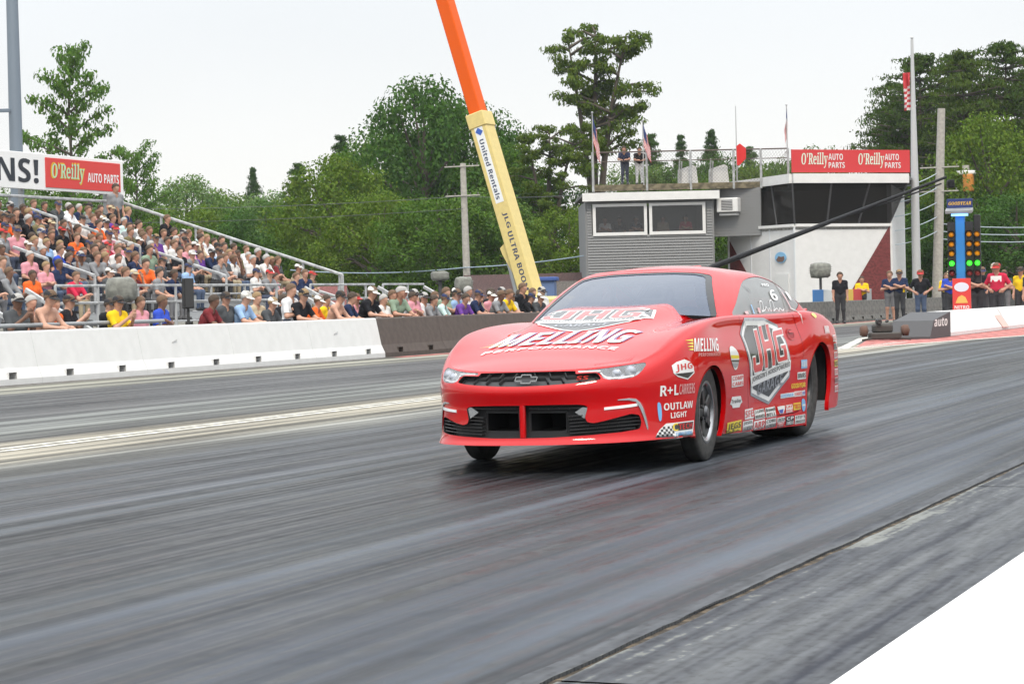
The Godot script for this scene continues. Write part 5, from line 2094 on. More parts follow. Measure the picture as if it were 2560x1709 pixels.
func surf_clip(s: Surf, f: PackedFloat32Array) -> Surf:
	# keeps what has f > 0
	var o := Surf.new()
	var remap := PackedInt32Array()
	remap.resize(s.p.size())
	remap.fill(-1)
	var edge := {}
	var k := s.p.size()
	for i in range(0, s.t.size(), 3):
		var poly := PackedInt32Array()
		var cutv := PackedInt32Array()
		var any := f[s.t[i]] > 0.0 or f[s.t[i + 1]] > 0.0 or f[s.t[i + 2]] > 0.0
		if not any:
			continue
		for j in 3:
			var a := s.t[i + j]
			var b := s.t[i + (j + 1) % 3]
			if f[a] > 0.0:
				if remap[a] < 0:
					remap[a] = o.p.size()
					o.p.append(s.p[a])
					o.n.append(s.n[a])
				poly.append(remap[a])
			if (f[a] > 0.0) != (f[b] > 0.0):
				var key := mini(a, b) * k + maxi(a, b)
				if not edge.has(key):
					var w := f[a] / (f[a] - f[b])
					edge[key] = o.p.size()
					o.p.append(s.p[a].lerp(s.p[b], w))
					o.n.append(s.n[a].lerp(s.n[b], w).normalized())
				poly.append(edge[key])
				cutv.append(edge[key])
		for j in range(1, poly.size() - 1):
			o.t.append(poly[0])
			o.t.append(poly[j])
			o.t.append(poly[j + 1])
		if cutv.size() == 2:
			o.cut.append(cutv[0])
			o.cut.append(cutv[1])
	return o

func poly_field(poly: PackedVector2Array, pts: PackedVector2Array, ok: PackedByteArray) -> PackedFloat32Array:
	# signed distance (positive inside), cut off at 6 cm outside
	var lo := Vector2(1e9, 1e9)
	var hi := Vector2(-1e9, -1e9)
	for q in poly:
		lo = lo.min(q)
		hi = hi.max(q)
	lo -= Vector2(0.06, 0.06)
	hi += Vector2(0.06, 0.06)
	var out := PackedFloat32Array()
	out.resize(pts.size())
	out.fill(-0.06)
	var m := poly.size()
	for i in pts.size():
		var q := pts[i]
		if ok[i] == 0 or q.x < lo.x or q.y < lo.y or q.x > hi.x or q.y > hi.y:
			continue
		var best := 1e9
		var inside := false
		for j in m:
			var a := poly[j]
			var b := poly[(j + 1) % m]
			var e := b - a
			var w := q - a
			var t := clampf(w.dot(e) / e.length_squared(), 0.0, 1.0)
			best = minf(best, (w - e * t).length_squared())
			if (a.y > q.y) != (b.y > q.y) and q.x < (b.x - a.x) * (q.y - a.y) / (b.y - a.y) + a.x:
				inside = not inside
		var d := sqrt(best)
		out[i] = d if inside else maxf(-d, -0.06)
	return out

# view: "side" (z, y), "front" (x, y), "top" (x, z)
func field_of(s: Surf, poly: PackedVector2Array, view: String, lo: Vector3, hi: Vector3) -> PackedFloat32Array:
	var pts := PackedVector2Array()
	var ok := PackedByteArray()
	for i in s.p.size():
		var q := s.p[i]
		pts.append(Vector2(q.z, q.y) if view == "side" else Vector2(q.x, q.y) if view == "front" else Vector2(q.x, q.z))
		ok.append(1 if q.x >= lo.x and q.y >= lo.y and q.z >= lo.z and q.x <= hi.x and q.y <= hi.y and q.z <= hi.z else 0)
	return poly_field(poly, pts, ok)

func neg(f: PackedFloat32Array, gap := 0.0) -> PackedFloat32Array:
	var o := PackedFloat32Array()
	o.resize(f.size())
	for i in f.size():
		o[i] = -f[i] - gap
	return o

func less(f: PackedFloat32Array, gap: float) -> PackedFloat32Array:
	var o := PackedFloat32Array()
	o.resize(f.size())
	for i in f.size():
		o[i] = f[i] - gap
	return o

func surf_sunk(s: Surf, depth: float, wall := true) -> Surf:
	# the piece set back along its normals, with walls up to where it was cut
	var o := Surf.new()
	for i in s.p.size():
		o.p.append(s.p[i] - s.n[i] * depth)
		o.n.append(s.n[i])
	o.t = s.t.duplicate()
	if wall and absf(depth) > 0.0005:
		for i in range(0, s.cut.size(), 2):
			var a := s.cut[i]
			var b := s.cut[i + 1]
			var e := (s.p[b] - s.p[a])
			var nn := e.cross(s.n[a]).normalized()
			var k := o.p.size()
			o.p.append(s.p[a]); o.p.append(s.p[b]); o.p.append(o.p[b]); o.p.append(o.p[a])
			for j in 4:
				o.n.append(nn)
			o.t.append_array(PackedInt32Array([k, k + 1, k + 2, k, k + 2, k + 3]))
	return o

func surf_lip(o: Surf, s: Surf, dir: Vector3) -> void:
	# extends S's cut edge along DIR into O
	for i in range(0, s.cut.size(), 2):
		var a := s.p[s.cut[i]]
		var b := s.p[s.cut[i + 1]]
		if a.distance_to(b) < 1e-5:
			continue
		var nn := (b - a).cross(dir).normalized()
		var k := o.p.size()
		o.p.append(a); o.p.append(b); o.p.append(b + dir); o.p.append(a + dir)
		for j in 4:
			o.n.append(nn)
		o.t.append_array(PackedInt32Array([k, k + 1, k + 2, k, k + 2, k + 3]))

func surf_mb(b: MB, s: Surf, mirror: bool) -> void:
	var base := b.v.size()
	var k := Vector3(-1, 1, 1) if mirror else Vector3.ONE
	for i in s.p.size():
		b.vert(s.p[i] * k, s.n[i] * k)
	for i in range(0, s.t.size(), 3):
		b.tri_i(base + s.t[i], base + s.t[i + 1], base + s.t[i + 2])

func both(s: Surf) -> MB:
	var b := MB.new()
	surf_mb(b, s, false)
	surf_mb(b, s, true)
	return car_roll(b)

func one_side(s: Surf, mirror: bool) -> MB:
	var b := MB.new()
	surf_mb(b, s, mirror)
	return car_roll(b)

func car_roll(b: MB) -> MB:
	# the launching car leans: its left side rides a little higher
	for i in b.v.size():
		b.v[i].y += 0.014 * b.v[i].x
	return b

func grid_surf(rows: Array, sym_first: bool, sym_last: bool) -> Surf:
	# rows: list of PackedVector3Array columns [u][v]; normals by differences
	var s := Surf.new()
	var nu := rows.size()
	var nv: int = rows[0].size()
	for i in nu:
		for j in nv:
			var p: Vector3 = rows[i][j]
			var du: Vector3 = rows[mini(i + 1, nu - 1)][j] - rows[maxi(i - 1, 0)][j]
			if i == 0 and sym_first:
				du = Vector3(1, 0, 0)
			if i == nu - 1 and sym_last:
				du = Vector3(-1, 0, 0)
			var dv: Vector3 = rows[i][mini(j + 1, nv - 1)] - rows[i][maxi(j - 1, 0)]
			if j == nv - 1:
				dv = Vector3(-1, 0, 0)
			if dv.length() < 1e-5:
				dv = Vector3(0, 0.5, -1)
			if du.length() < 1e-5:
				du = Vector3(1, 0, 0)
			var nn := du.cross(dv).normalized()
			if absf(p.x) < 1e-4:
				nn.x = 0.0
				nn = nn.normalized()
			s.p.append(p)
			s.n.append(nn)
	for i in nu - 1:
		for j in nv - 1:
			var a := i * nv + j
			s.t.append_array(PackedInt32Array([a, a + 1, a + nv + 1, a, a + nv + 1, a + nv]))
	return s

func hood_bulge(x: float, a: float) -> float:
	if a < -0.75:
		return 0.0
	var t := smoothstep(0.72, -0.42, a)
	return 0.130 * pow(t, 1.15) * (1.0 - smoothstep(0.33, 0.56, absf(x)))

func body_surface() -> Surf:
	# outline x, z | bottom y, offset | four (height, offset) | shoulder x, y, z | centre height
	var st := [
		[0.0, 1.24, 0.187, 0.045, 0.245, 0.012, 0.42, 0.0, 0.532, 0.022, 0.60, -0.028, 0.0, 0.656, 1.155, 0.656],
		[0.22, 1.225, 0.187, 0.045, 0.245, 0.012, 0.42, 0.0, 0.534, 0.020, 0.60, -0.026, 0.20, 0.658, 1.14, 0.66],
		[0.42, 1.16, 0.187, 0.04, 0.245, 0.010, 0.42, 0.0, 0.542, 0.016, 0.61, -0.020, 0.395, 0.664, 1.085, 0.680],
		[0.58, 1.06, 0.187, 0.035, 0.25, 0.008, 0.42, 0.0, 0.55, 0.012, 0.62, -0.014, 0.552, 0.676, 0.99, 0.708],
		[0.70, 0.92, 0.187, 0.028, 0.25, 0.006, 0.42, 0.0, 0.555, 0.008, 0.635, -0.012, 0.658, 0.694, 0.855, 0.742],
		[0.79, 0.74, 0.186, 0.016, 0.25, 0.004, 0.42, 0.0, 0.57, 0.006, 0.675, -0.012, 0.735, 0.752, 0.69, 0.785],
		[0.85, 0.53, 0.183, 0.008, 0.25, 0.002, 0.44, 0.0, 0.62, 0.004, 0.75, -0.016, 0.775, 0.838, 0.48, 0.818],
		[0.88, 0.30, 0.175, 0.004, 0.25, 0.0, 0.46, 0.002, 0.66, 0.0, 0.81, -0.026, 0.80, 0.896, 0.26, 0.850],
		[0.885, 0.02, 0.16, 0.0, 0.25, 0.0, 0.48, 0.004, 0.70, 0.0, 0.85, -0.028, 0.81, 0.931, -0.03, 0.880],
		[0.878, -0.35, 0.145, -0.03, 0.22, -0.016, 0.46, 0.004, 0.70, 0.0, 0.862, -0.044, 0.81, 0.949, -0.35, 0.912],
		[0.868, -0.70, 0.132, -0.008, 0.21, -0.002, 0.44, 0.006, 0.70, 0.0, 0.87, -0.042, 0.805, 0.958, -0.70, 0.93],
		[0.865, -1.10, 0.120, -0.006, 0.20, 0.0, 0.34, -0.010, 0.62, 0.004, 0.86, -0.040, 0.80, 0.957, -1.10, 0.955],
		[0.868, -1.50, 0.108, -0.006, 0.19, 0.0, 0.32, -0.012, 0.62, 0.004, 0.86, -0.040, 0.80, 0.955, -1.50, 0.955],
		[0.880, -1.90, 0.097, -0.006, 0.18, 0.0, 0.34, -0.006, 0.64, 0.004, 0.86, -0.042, 0.81, 0.954, -1.90, 0.955],
		[0.905, -2.20, 0.090, -0.004, 0.18, 0.0, 0.42, 0.002, 0.68, 0.0, 0.86, -0.046, 0.83, 0.957, -2.20, 0.955],
		[0.920, -2.55, 0.10, 0.0, 0.20, 0.0, 0.46, 0.004, 0.72, 0.004, 0.88, -0.024, 0.85, 0.966, -2.50, 0.96],
		[0.925, -2.88, 0.17, 0.0, 0.24, 0.0, 0.46, 0.004, 0.70, 0.004, 0.86, -0.022, 0.855, 0.956, -2.78, 0.97],
		[0.925, -3.16, 0.18, 0.0, 0.26, 0.0, 0.46, 0.004, 0.68, 0.0, 0.84, -0.024, 0.85, 0.935, -3.03, 0.985],
		[0.905, -3.34, 0.20, -0.01, 0.27, 0.0, 0.46, 0.004, 0.66, 0.0, 0.82, -0.022, 0.815, 0.920, -3.21, 0.99],
		[0.82, -3.48, 0.22, -0.03, 0.28, -0.01, 0.46, 0.0, 0.66, 0.0, 0.82, -0.016, 0.72, 0.918, -3.34, 0.985],
		[0.52, -3.55, 0.23, -0.04, 0.29, -0.01, 0.46, 0.0, 0.66, 0.0, 0.82, -0.012, 0.46, 0.93, -3.42, 0.98],
		[0.0, -3.57, 0.23, -0.04, 0.29, -0.01, 0.46, 0.0, 0.66, 0.0, 0.82, -0.01, 0.0, 0.94, -3.44, 0.94],
	]
	var net := []
	var ns := st.size()
	for i in ns:
		var r: Array = st[i]
		var q0: Array = st[maxi(i - 1, 0)]
		var q1: Array = st[mini(i + 1, ns - 1)]
		var tg := Vector2(q1[0] - q0[0], q1[1] - q0[1])
		if i == 0:
			tg = Vector2(1, 0)
		if i == ns - 1:
			tg = Vector2(-1, 0)
		var no := Vector2(-tg.y, tg.x).normalized()
		var line := []
		var hs := [r[2], r[4], r[6], r[8], r[10]]
		var os := [r[3], r[5], r[7], r[9], r[11]]
		for j in 5:
			line.append(Vector3(r[0] + no.x * os[j], hs[j], r[1] + no.y * os[j]))
		var top := []
		for j in 4:
			var fr: float = [1.0, 0.68, 0.36, 0.0][j]
			top.append(Vector3(r[12] * fr, lerpf(r[13], r[15], 1.0 - fr * fr), r[14]))
		# the shoulder edge: crisp round the nose, softer along the wings
		var crisp: float = [1.0, 1.0, 1.0, 1.0, 0.95, 0.75, 0.5, 0.4, 0.3, 0.3, 0.35, 0.3, 0.3, 0.3, 0.3, 0.35, 0.4, 0.5, 0.7, 0.9, 1.0, 1.0][i]
		line.append((cr(line[3], line[4], top[0], top[1], 0.5) as Vector3).lerp((line[4] as Vector3).lerp(top[0], 0.86), crisp))
		line.append(top[0])
		line.append((cr(line[4], top[0], top[1], top[2], 0.35) as Vector3).lerp((top[0] as Vector3).lerp(top[1], 0.09), crisp))
		line.append_array([top[1], top[2], top[3]])
		net.append(line)
	var rows := []
	var su := 9
	var sv := 8
	for i in ns - 1:
		var last := 1 if i == ns - 2 else 0
		for a in su + last:
			var t := float(a) / su
			var ctl := []
			for j in 11:
				var p1: Vector3 = net[i][j]
				var p2: Vector3 = net[i + 1][j]
				var p0: Vector3 = net[i - 1][j] if i > 0 else net[1][j] * Vector3(-1, 1, 1)
				var p3: Vector3 = net[i + 2][j] if i + 2 < ns else net[ns - 2][j] * Vector3(-1, 1, 1)
				ctl.append(cr(p0, p1, p2, p3, t))
			var colm := PackedVector3Array()
			for j in 10:
				var p1: Vector3 = ctl[j]
				var p2: Vector3 = ctl[j + 1]
				var p0: Vector3 = ctl[j - 1] if j > 0 else p1 * 2.0 - p2
				var p3: Vector3 = ctl[j + 2] if j + 2 < 11 else ctl[9] * Vector3(-1, 1, 1)
				for b in sv + (1 if j == 9 else 0):
					var p: Vector3 = cr(p0, p1, p2, p3, float(b) / sv)
					if j >= 6:
						p.y += hood_bulge(p.x, p.z)
					p.x = maxf(p.x, 0.0)
					colm.append(p)
			rows.append(colm)
	return grid_surf(rows, true, true)

func cabin_surface() -> Surf:
	# base x, y, z | top x, y, z | roof centre height
	var st := [
		[0.0, 1.00, -0.50, 0.0, 1.312, -1.235, 1.312],
		[0.30, 0.992, -0.53, 0.25, 1.310, -1.245, 1.318],
		[0.55, 0.975, -0.61, 0.44, 1.298, -1.285, 1.326],
		[0.70, 0.960, -0.71, 0.54, 1.280, -1.35, 1.334],
		[0.768, 0.952, -0.82, 0.587, 1.268, -1.45, 1.342],
		[0.788, 0.948, -1.0, 0.604, 1.268, -1.58, 1.348],
		[0.793, 0.944, -1.4, 0.612, 1.268, -1.76, 1.348],
		[0.797, 0.942, -1.8, 0.616, 1.262, -1.94, 1.342],
		[0.804, 0.942, -2.2, 0.622, 1.250, -2.08, 1.334],
		[0.812, 0.945, -2.55, 0.630, 1.238, -2.18, 1.324],
		[0.800, 0.95, -2.80, 0.615, 1.236, -2.245, 1.318],
		[0.72, 0.965, -2.90, 0.54, 1.256, -2.26, 1.312],
		[0.45, 0.98, -2.97, 0.36, 1.282, -2.27, 1.308],
		[0.0, 0.985, -3.0, 0.0, 1.30, -2.275, 1.30],
	]
	var net := []
	var ns := st.size()
	for i in ns:
		var r: Array = st[i]
		var b := Vector3(r[0], r[1], r[2])
		var t := Vector3(r[3], r[4], r[5])
		var q0: Array = st[maxi(i - 1, 0)]
		var q1: Array = st[mini(i + 1, ns - 1)]
		var tg := Vector2(q1[0] - q0[0], q1[2] - q0[2])
		if i == 0:
			tg = Vector2(1, 0)
		if i == ns - 1:
			tg = Vector2(-1, 0)
		var no := Vector2(-tg.y, tg.x).normalized()
		var out := Vector3(no.x, 0.6, no.y).normalized()
		var line := [b, b.lerp(t, 0.33) + out * 0.022, b.lerp(t, 0.68) + out * 0.024, t]
		for fr in [0.72, 0.38, 0.0]:
			line.append(Vector3(r[3] * fr, lerpf(r[4], r[6], 1.0 - pow(fr, 2.2)), r[5]))
		net.append(line)
	var rows := []
	var su := 10
	var sv := 10
	for i in ns - 1:
		var last := 1 if i == ns - 2 else 0
		for a in su + last:
			var t := float(a) / su
			var ctl := []
			for j in 7:
				var p1: Vector3 = net[i][j]
				var p2: Vector3 = net[i + 1][j]
				var p0: Vector3 = net[i - 1][j] if i > 0 else net[1][j] * Vector3(-1, 1, 1)
				var p3: Vector3 = net[i + 2][j] if i + 2 < ns else net[ns - 2][j] * Vector3(-1, 1, 1)
				ctl.append(cr(p0, p1, p2, p3, t))
			var colm := PackedVector3Array()
			for j in 6:
				var p1: Vector3 = ctl[j]
				var p2: Vector3 = ctl[j + 1]
				var p0: Vector3 = ctl[j - 1] if j > 0 else p1 * 2.0 - p2
				var p3: Vector3 = ctl[j + 2] if j + 2 < 7 else ctl[5] * Vector3(-1, 1, 1)
				for b in sv + (1 if j == 5 else 0):
					var p: Vector3 = cr(p0, p1, p2, p3, float(b) / sv)
					p.x = maxf(p.x, 0.0)
					colm.append(p)
			rows.append(colm)
	return grid_surf(rows, true, true)

# ---- depth maps, to lay stickers on the curved panels
const CELL := 0.01
var side_map := PackedFloat32Array()
var top_map := PackedFloat32Array()

func raster(mp: PackedFloat32Array, w: int, h: int, a: Vector2, b: Vector2, c: Vector2, za: float, zb: float, zc: float) -> void:
	var den := (b - a).cross(c - a)
	if absf(den) < 1e-9:
		return
	var x0 := maxi(0, int(floor(minf(a.x, minf(b.x, c.x)))))
	var x1 := mini(w - 1, int(ceil(maxf(a.x, maxf(b.x, c.x)))))
	var y0 := maxi(0, int(floor(minf(a.y, minf(b.y, c.y)))))
	var y1 := mini(h - 1, int(ceil(maxf(a.y, maxf(b.y, c.y)))))
	for y in range(y0, y1 + 1):
		for x in range(x0, x1 + 1):
			var q := Vector2(x, y)
			var l1 := (q - a).cross(c - a) / den
			var l2 := (b - a).cross(q - a) / den
			if l1 >= -0.3 and l2 >= -0.3 and l1 + l2 <= 1.3:
				var z := za + (zb - za) * l1 + (zc - za) * l2
				var k := y * w + x
				if z > mp[k]:
					mp[k] = z

func build_maps(list: Array) -> void:
	side_map.resize(500 * 140)
	side_map.fill(0.0)
	top_map.resize(100 * 500)
	top_map.fill(0.0)
	for s: Surf in list:
		for i in range(0, s.t.size(), 3):
			var a := s.p[s.t[i]]
			var b := s.p[s.t[i + 1]]
			var c := s.p[s.t[i + 2]]
			var nn := s.n[s.t[i]]
			if nn.x > 0.15 and a.x > 0.3:
				raster(side_map, 500, 140, Vector2((a.z + 3.6) / CELL, a.y / CELL), Vector2((b.z + 3.6) / CELL, b.y / CELL), Vector2((c.z + 3.6) / CELL, c.y / CELL), a.x, b.x, c.x)
			if nn.y > 0.25 and a.z > -1.0:
				raster(top_map, 100, 500, Vector2(a.x / CELL, (a.z + 3.6) / CELL), Vector2(b.x / CELL, (b.z + 3.6) / CELL), Vector2(c.x / CELL, (c.z + 3.6) / CELL), a.y, b.y, c.y)

func sample(mp: PackedFloat32Array, w: int, h: int, x: float, y: float) -> float:
	x = clampf(x, 0.0, w - 1.001)
	y = clampf(y, 0.0, h - 1.001)
	var xi := int(x)
	var yi := int(y)
	var fx := x - xi
	var fy := y - yi
	var k := yi * w + xi
	var a := mp[k]
	var b := mp[k + 1]
	var c := mp[k + w]
	var d := mp[k + w + 1]
	var m := maxf(maxf(a, b), maxf(c, d))
	if a < m - 0.1: a = m
	if b < m - 0.1: b = m
	if c < m - 0.1: c = m
	if d < m - 0.1: d = m
	return lerpf(lerpf(a, b, fx), lerpf(c, d, fx), fy)

func side_x(a: float, y: float) -> float:
	return sample(side_map, 500, 140, (a + 3.6) / CELL, y / CELL)

func top_y(x: float, a: float) -> float:
	return sample(top_map, 100, 500, absf(x) / CELL, (a + 3.6) / CELL)

func lay(b: MB, q0: Vector2, q1: Vector2, q2: Vector2, where: String, lift: float, depth := 0) -> void:
	var e := maxf(q0.distance_to(q1), maxf(q1.distance_to(q2), q2.distance_to(q0)))
	if e > 0.05 and depth < 6:
		if q0.distance_to(q1) == e:
			var m := (q0 + q1) * 0.5
			lay(b, q0, m, q2, where, lift, depth + 1)
			lay(b, m, q1, q2, where, lift, depth + 1)
		elif q1.distance_to(q2) == e:
			var m := (q1 + q2) * 0.5
			lay(b, q0, q1, m, where, lift, depth + 1)
			lay(b, q0, m, q2, where, lift, depth + 1)
		else:
			var m := (q0 + q2) * 0.5
			lay(b, q0, q1, m, where, lift, depth + 1)
			lay(b, m, q1, q2, where, lift, depth + 1)
		return
	var ids := []
	for q in [q0, q1, q2]:
		var p: Vector3
		var nn: Vector3
		if where == "side":
			var x := side_x(q.x, q.y)
			nn = Vector3(1, -(side_x(q.x, q.y + 0.02) - side_x(q.x, q.y - 0.02)) / 0.04, -(side_x(q.x + 0.02, q.y) - side_x(q.x - 0.02, q.y)) / 0.04).normalized()
			p = Vector3(x, q.y, q.x) + nn * lift
		else:
			var y := top_y(q.x, q.y)
			nn = Vector3(-(top_y(q.x + 0.02, q.y) - top_y(q.x - 0.02, q.y)) / 0.04, 1, -(top_y(q.x, q.y + 0.02) - top_y(q.x, q.y - 0.02)) / 0.04).normalized()
			p = Vector3(q.x, y, q.y) + nn * lift
		p.y += 0.014 * p.x
		ids.append(b.vert(p, nn))
	b.tri_i(ids[0], ids[1], ids[2])

func lay_poly(poly: PackedVector2Array, where: String, lift: float) -> MB:
	var b := MB.new()
	var t := Geometry2D.triangulate_polygon(poly)
	for i in range(0, t.size(), 3):
		lay(b, poly[t[i]], poly[t[i + 1]], poly[t[i + 2]], where, lift)
	return b

# text on a panel: O lower left corner, U the line's direction and length, W up with its height (both in the panel's plane)
func lay_text(b: MB, text: String, o: Vector2, u: Vector2, w: Vector2, where: String, lift: float, kind := "sans bold", arc := 0.0) -> void:
	var r := text_tris(text, kind)
	var tr: PackedVector2Array = r[0]
	for i in range(0, tr.size(), 3):
		var q := []
		for j in 3:
			var p := tr[i + j]
			var s: float = p.x / float(r[1])
			q.append(o + u * s + w * (p.y + arc * 4.0 * s * (1.0 - s)))
		lay(b, q[0], q[1], q[2], where, lift)

func rect2(a0: float, a1: float, y0: float, y1: float, sk := 0.0) -> PackedVector2Array:
	return PackedVector2Array([Vector2(a0, y0), Vector2(a1, y0 + sk), Vector2(a1, y1 + sk), Vector2(a0, y1)])

# a small sponsor sticker: a plate and one or two lines of print (a0 is its front edge, a1 its rear edge)
func sticker(car: Node3D, a0: float, a1: float, y0: float, y1: float, plate: String, ink: String, lines: Array, slope := 0.0) -> void:
	var d: MeshInstance3D
	var sk := slope * (a1 - a0)
	if plate != "":
		d = part("decal", lay_poly(rect2(a0, a1, y0, y1, sk), "side", 0.003), M[plate], car)
	var k := lines.size()
	var b := MB.new()
	var hh := (y1 - y0) / k
	for i in k:
		var yb := y1 - hh * (i + 1) + hh * 0.16
		var u := Vector2((a1 - a0) * 0.9, sk * 0.9)
		lay_text(b, lines[i], Vector2(a0 + (a1 - a0) * 0.05, yb + sk * 0.05), u, Vector2(0, hh * 0.7), "side", 0.0055)
	if plate != "":
		part("lettering", b, M[ink], d)
	else:
		part("decal", b, M[ink], car)

func build_wheel(car: Node3D, ctr: Vector3, rad: float, wid: float, rim_r: float, side: float, rear: bool) -> void:
	var w := Node3D.new()
	w.name = "wheel"
	car.add_child(w, true)
	w.position = ctr
	if not rear:
		w.rotation.y = 0.06
	var ax := Vector3(side, 0, 0)
	var h := wid * 0.5
	var sh := 0.05 if rear else 0.035
	var prof := []
	# tyre section from the inner bead over the tread to the outer bead
	prof = [Vector2(rim_r, -h * 0.86), Vector2(rim_r + 0.02, -h * 0.97), Vector2((rim_r + rad) * 0.5, -h * 1.04), Vector2(rad - sh, -h * 1.0), Vector2(rad - sh * 0.45, -h * 0.94), Vector2(rad - sh * 0.1, -h * 0.8), Vector2(rad, -h * 0.5), Vector2(rad, h * 0.5), Vector2(rad - sh * 0.1, h * 0.8), Vector2(rad - sh * 0.45, h * 0.94), Vector2(rad - sh, h * 1.0), Vector2((rim_r + rad) * 0.5, h * 1.04), Vector2(rim_r + 0.02, h * 0.97), Vector2(rim_r, h * 0.86)]
	var sm := curve2(prof, false, 3)
	var pr := []
	for q in sm:
		pr.append(Vector2(q.x, q.y))
	var b := MB.new()
	lathe_smooth(b, ax, pr, 56)
	part("tyre", b, M.tyre, w)
	b = MB.new()
	lathe_smooth(b, ax, [Vector2(rim_r - 0.012, -h * 0.8), Vector2(rim_r - 0.012, h * 0.70), Vector2(rim_r - 0.004, h * 0.86), Vector2(rim_r + 0.010, h * 0.95), Vector2(rim_r + 0.012, h * 0.98), Vector2(rim_r - 0.004, h * 0.985), Vector2(rim_r - 0.016, h * 0.90), Vector2(rim_r - 0.022, h * 0.66)], 48)
	part("rim", b, M.wheel_black if rear else M.polished, w)
	b = MB.new()
	var dish := 0.34 if rear else 0.55
	lathe_smooth(b, ax, [Vector2(rim_r - 0.02, h * 0.66), Vector2(rim_r * 0.8, h * dish), Vector2(rim_r * 0.42, h * (dish - 0.1)), Vector2(0.05, h * (dish - 0.05)), Vector2(0.0, h * (dish - 0.05))], 48)
	for k in 5:
		var an := TAU * k / 5.0 + 0.3
		var dir := Vector3(0, cos(an), sin(an))
		b.bar(dir * 0.05 + ax * h * (dish + 0.06), dir * (rim_r - 0.035) + ax * h * (dish + 0.12), 0.055, 0.02, 0.006, ax)
	part("disc", b, M.wheel_black, w)
	b = MB.new()
	b.lathe(ax * h * dish, ax, [Vector2(0.045, 0.0), Vector2(0.045, 0.02), Vector2(0.03, 0.035), Vector2(0.0, 0.036)], 20)
	for k in 5:
		var an := TAU * k / 5.0 + 0.9
		b.lathe(ax * h * dish + Vector3(0, cos(an), sin(an)) * 0.065, ax, [Vector2(0.011, 0.0), Vector2(0.011, 0.018), Vector2(0.0, 0.019)], 10)
	part("hub", b, M.wheel_black if rear else M.hub_grey, w)
	if rear:
		# yellow maker's marks moulded on the sidewall
		b = MB.new()
		for k in 2:
			var mid := PI * k + 2.62
			for i in 10:
				var a0 := mid - 0.24 + 0.048 * i
				var a1 := a0 + (0.048 if i % 3 != 2 else 0.022)
				var q := []
				for e in [[a0, rim_r + 0.07], [a1, rim_r + 0.07], [a1, rim_r + 0.125], [a0, rim_r + 0.125]]:
					q.append(Vector3(0, cos(e[0]), sin(e[0])) * e[1] + ax * (h * 1.035 + 0.005))
				b.quad(q[0], q[1], q[2], q[3], ax)
		part("sidewall_marking", b, M.tyre_yellow, w)

func lathe_smooth(b: MB, ax: Vector3, prof: Array, sides: int) -> void:
	var x := Vector3.UP
	var y := ax.cross(x)
	var base := b.v.size()
	var k := prof.size()
	for j in sides + 1:
		var an := TAU * j / sides
		var r := x * cos(an) + y * sin(an)
		for i in k:
			var p: Vector2 = prof[i]
			var d: Vector2 = prof[mini(i + 1, k - 1)] - prof[maxi(i - 1, 0)]
			var pn := Vector2(d.y, -d.x).normalized()
			b.vert(r * p.x + ax * p.y, (r * pn.x + ax * pn.y).normalized())
	for j in sides:
		for i in k - 1:
			var p := base + j * k + i
			b.tri_i(p, p + 1, p + k + 1)
			b.tri_i(p, p + k + 1, p + k)

func v2(list: Array) -> PackedVector2Array:
	var o := PackedVector2Array()
	for i in range(0, list.size(), 2):
		o.append(Vector2(list[i], list[i + 1]))
	return o

func soft(list: Array, steps := 5) -> PackedVector2Array:
	var pts := []
	for i in range(0, list.size(), 2):
		pts.append(Vector2(list[i], list[i + 1]))
	return curve2(pts, true, steps)

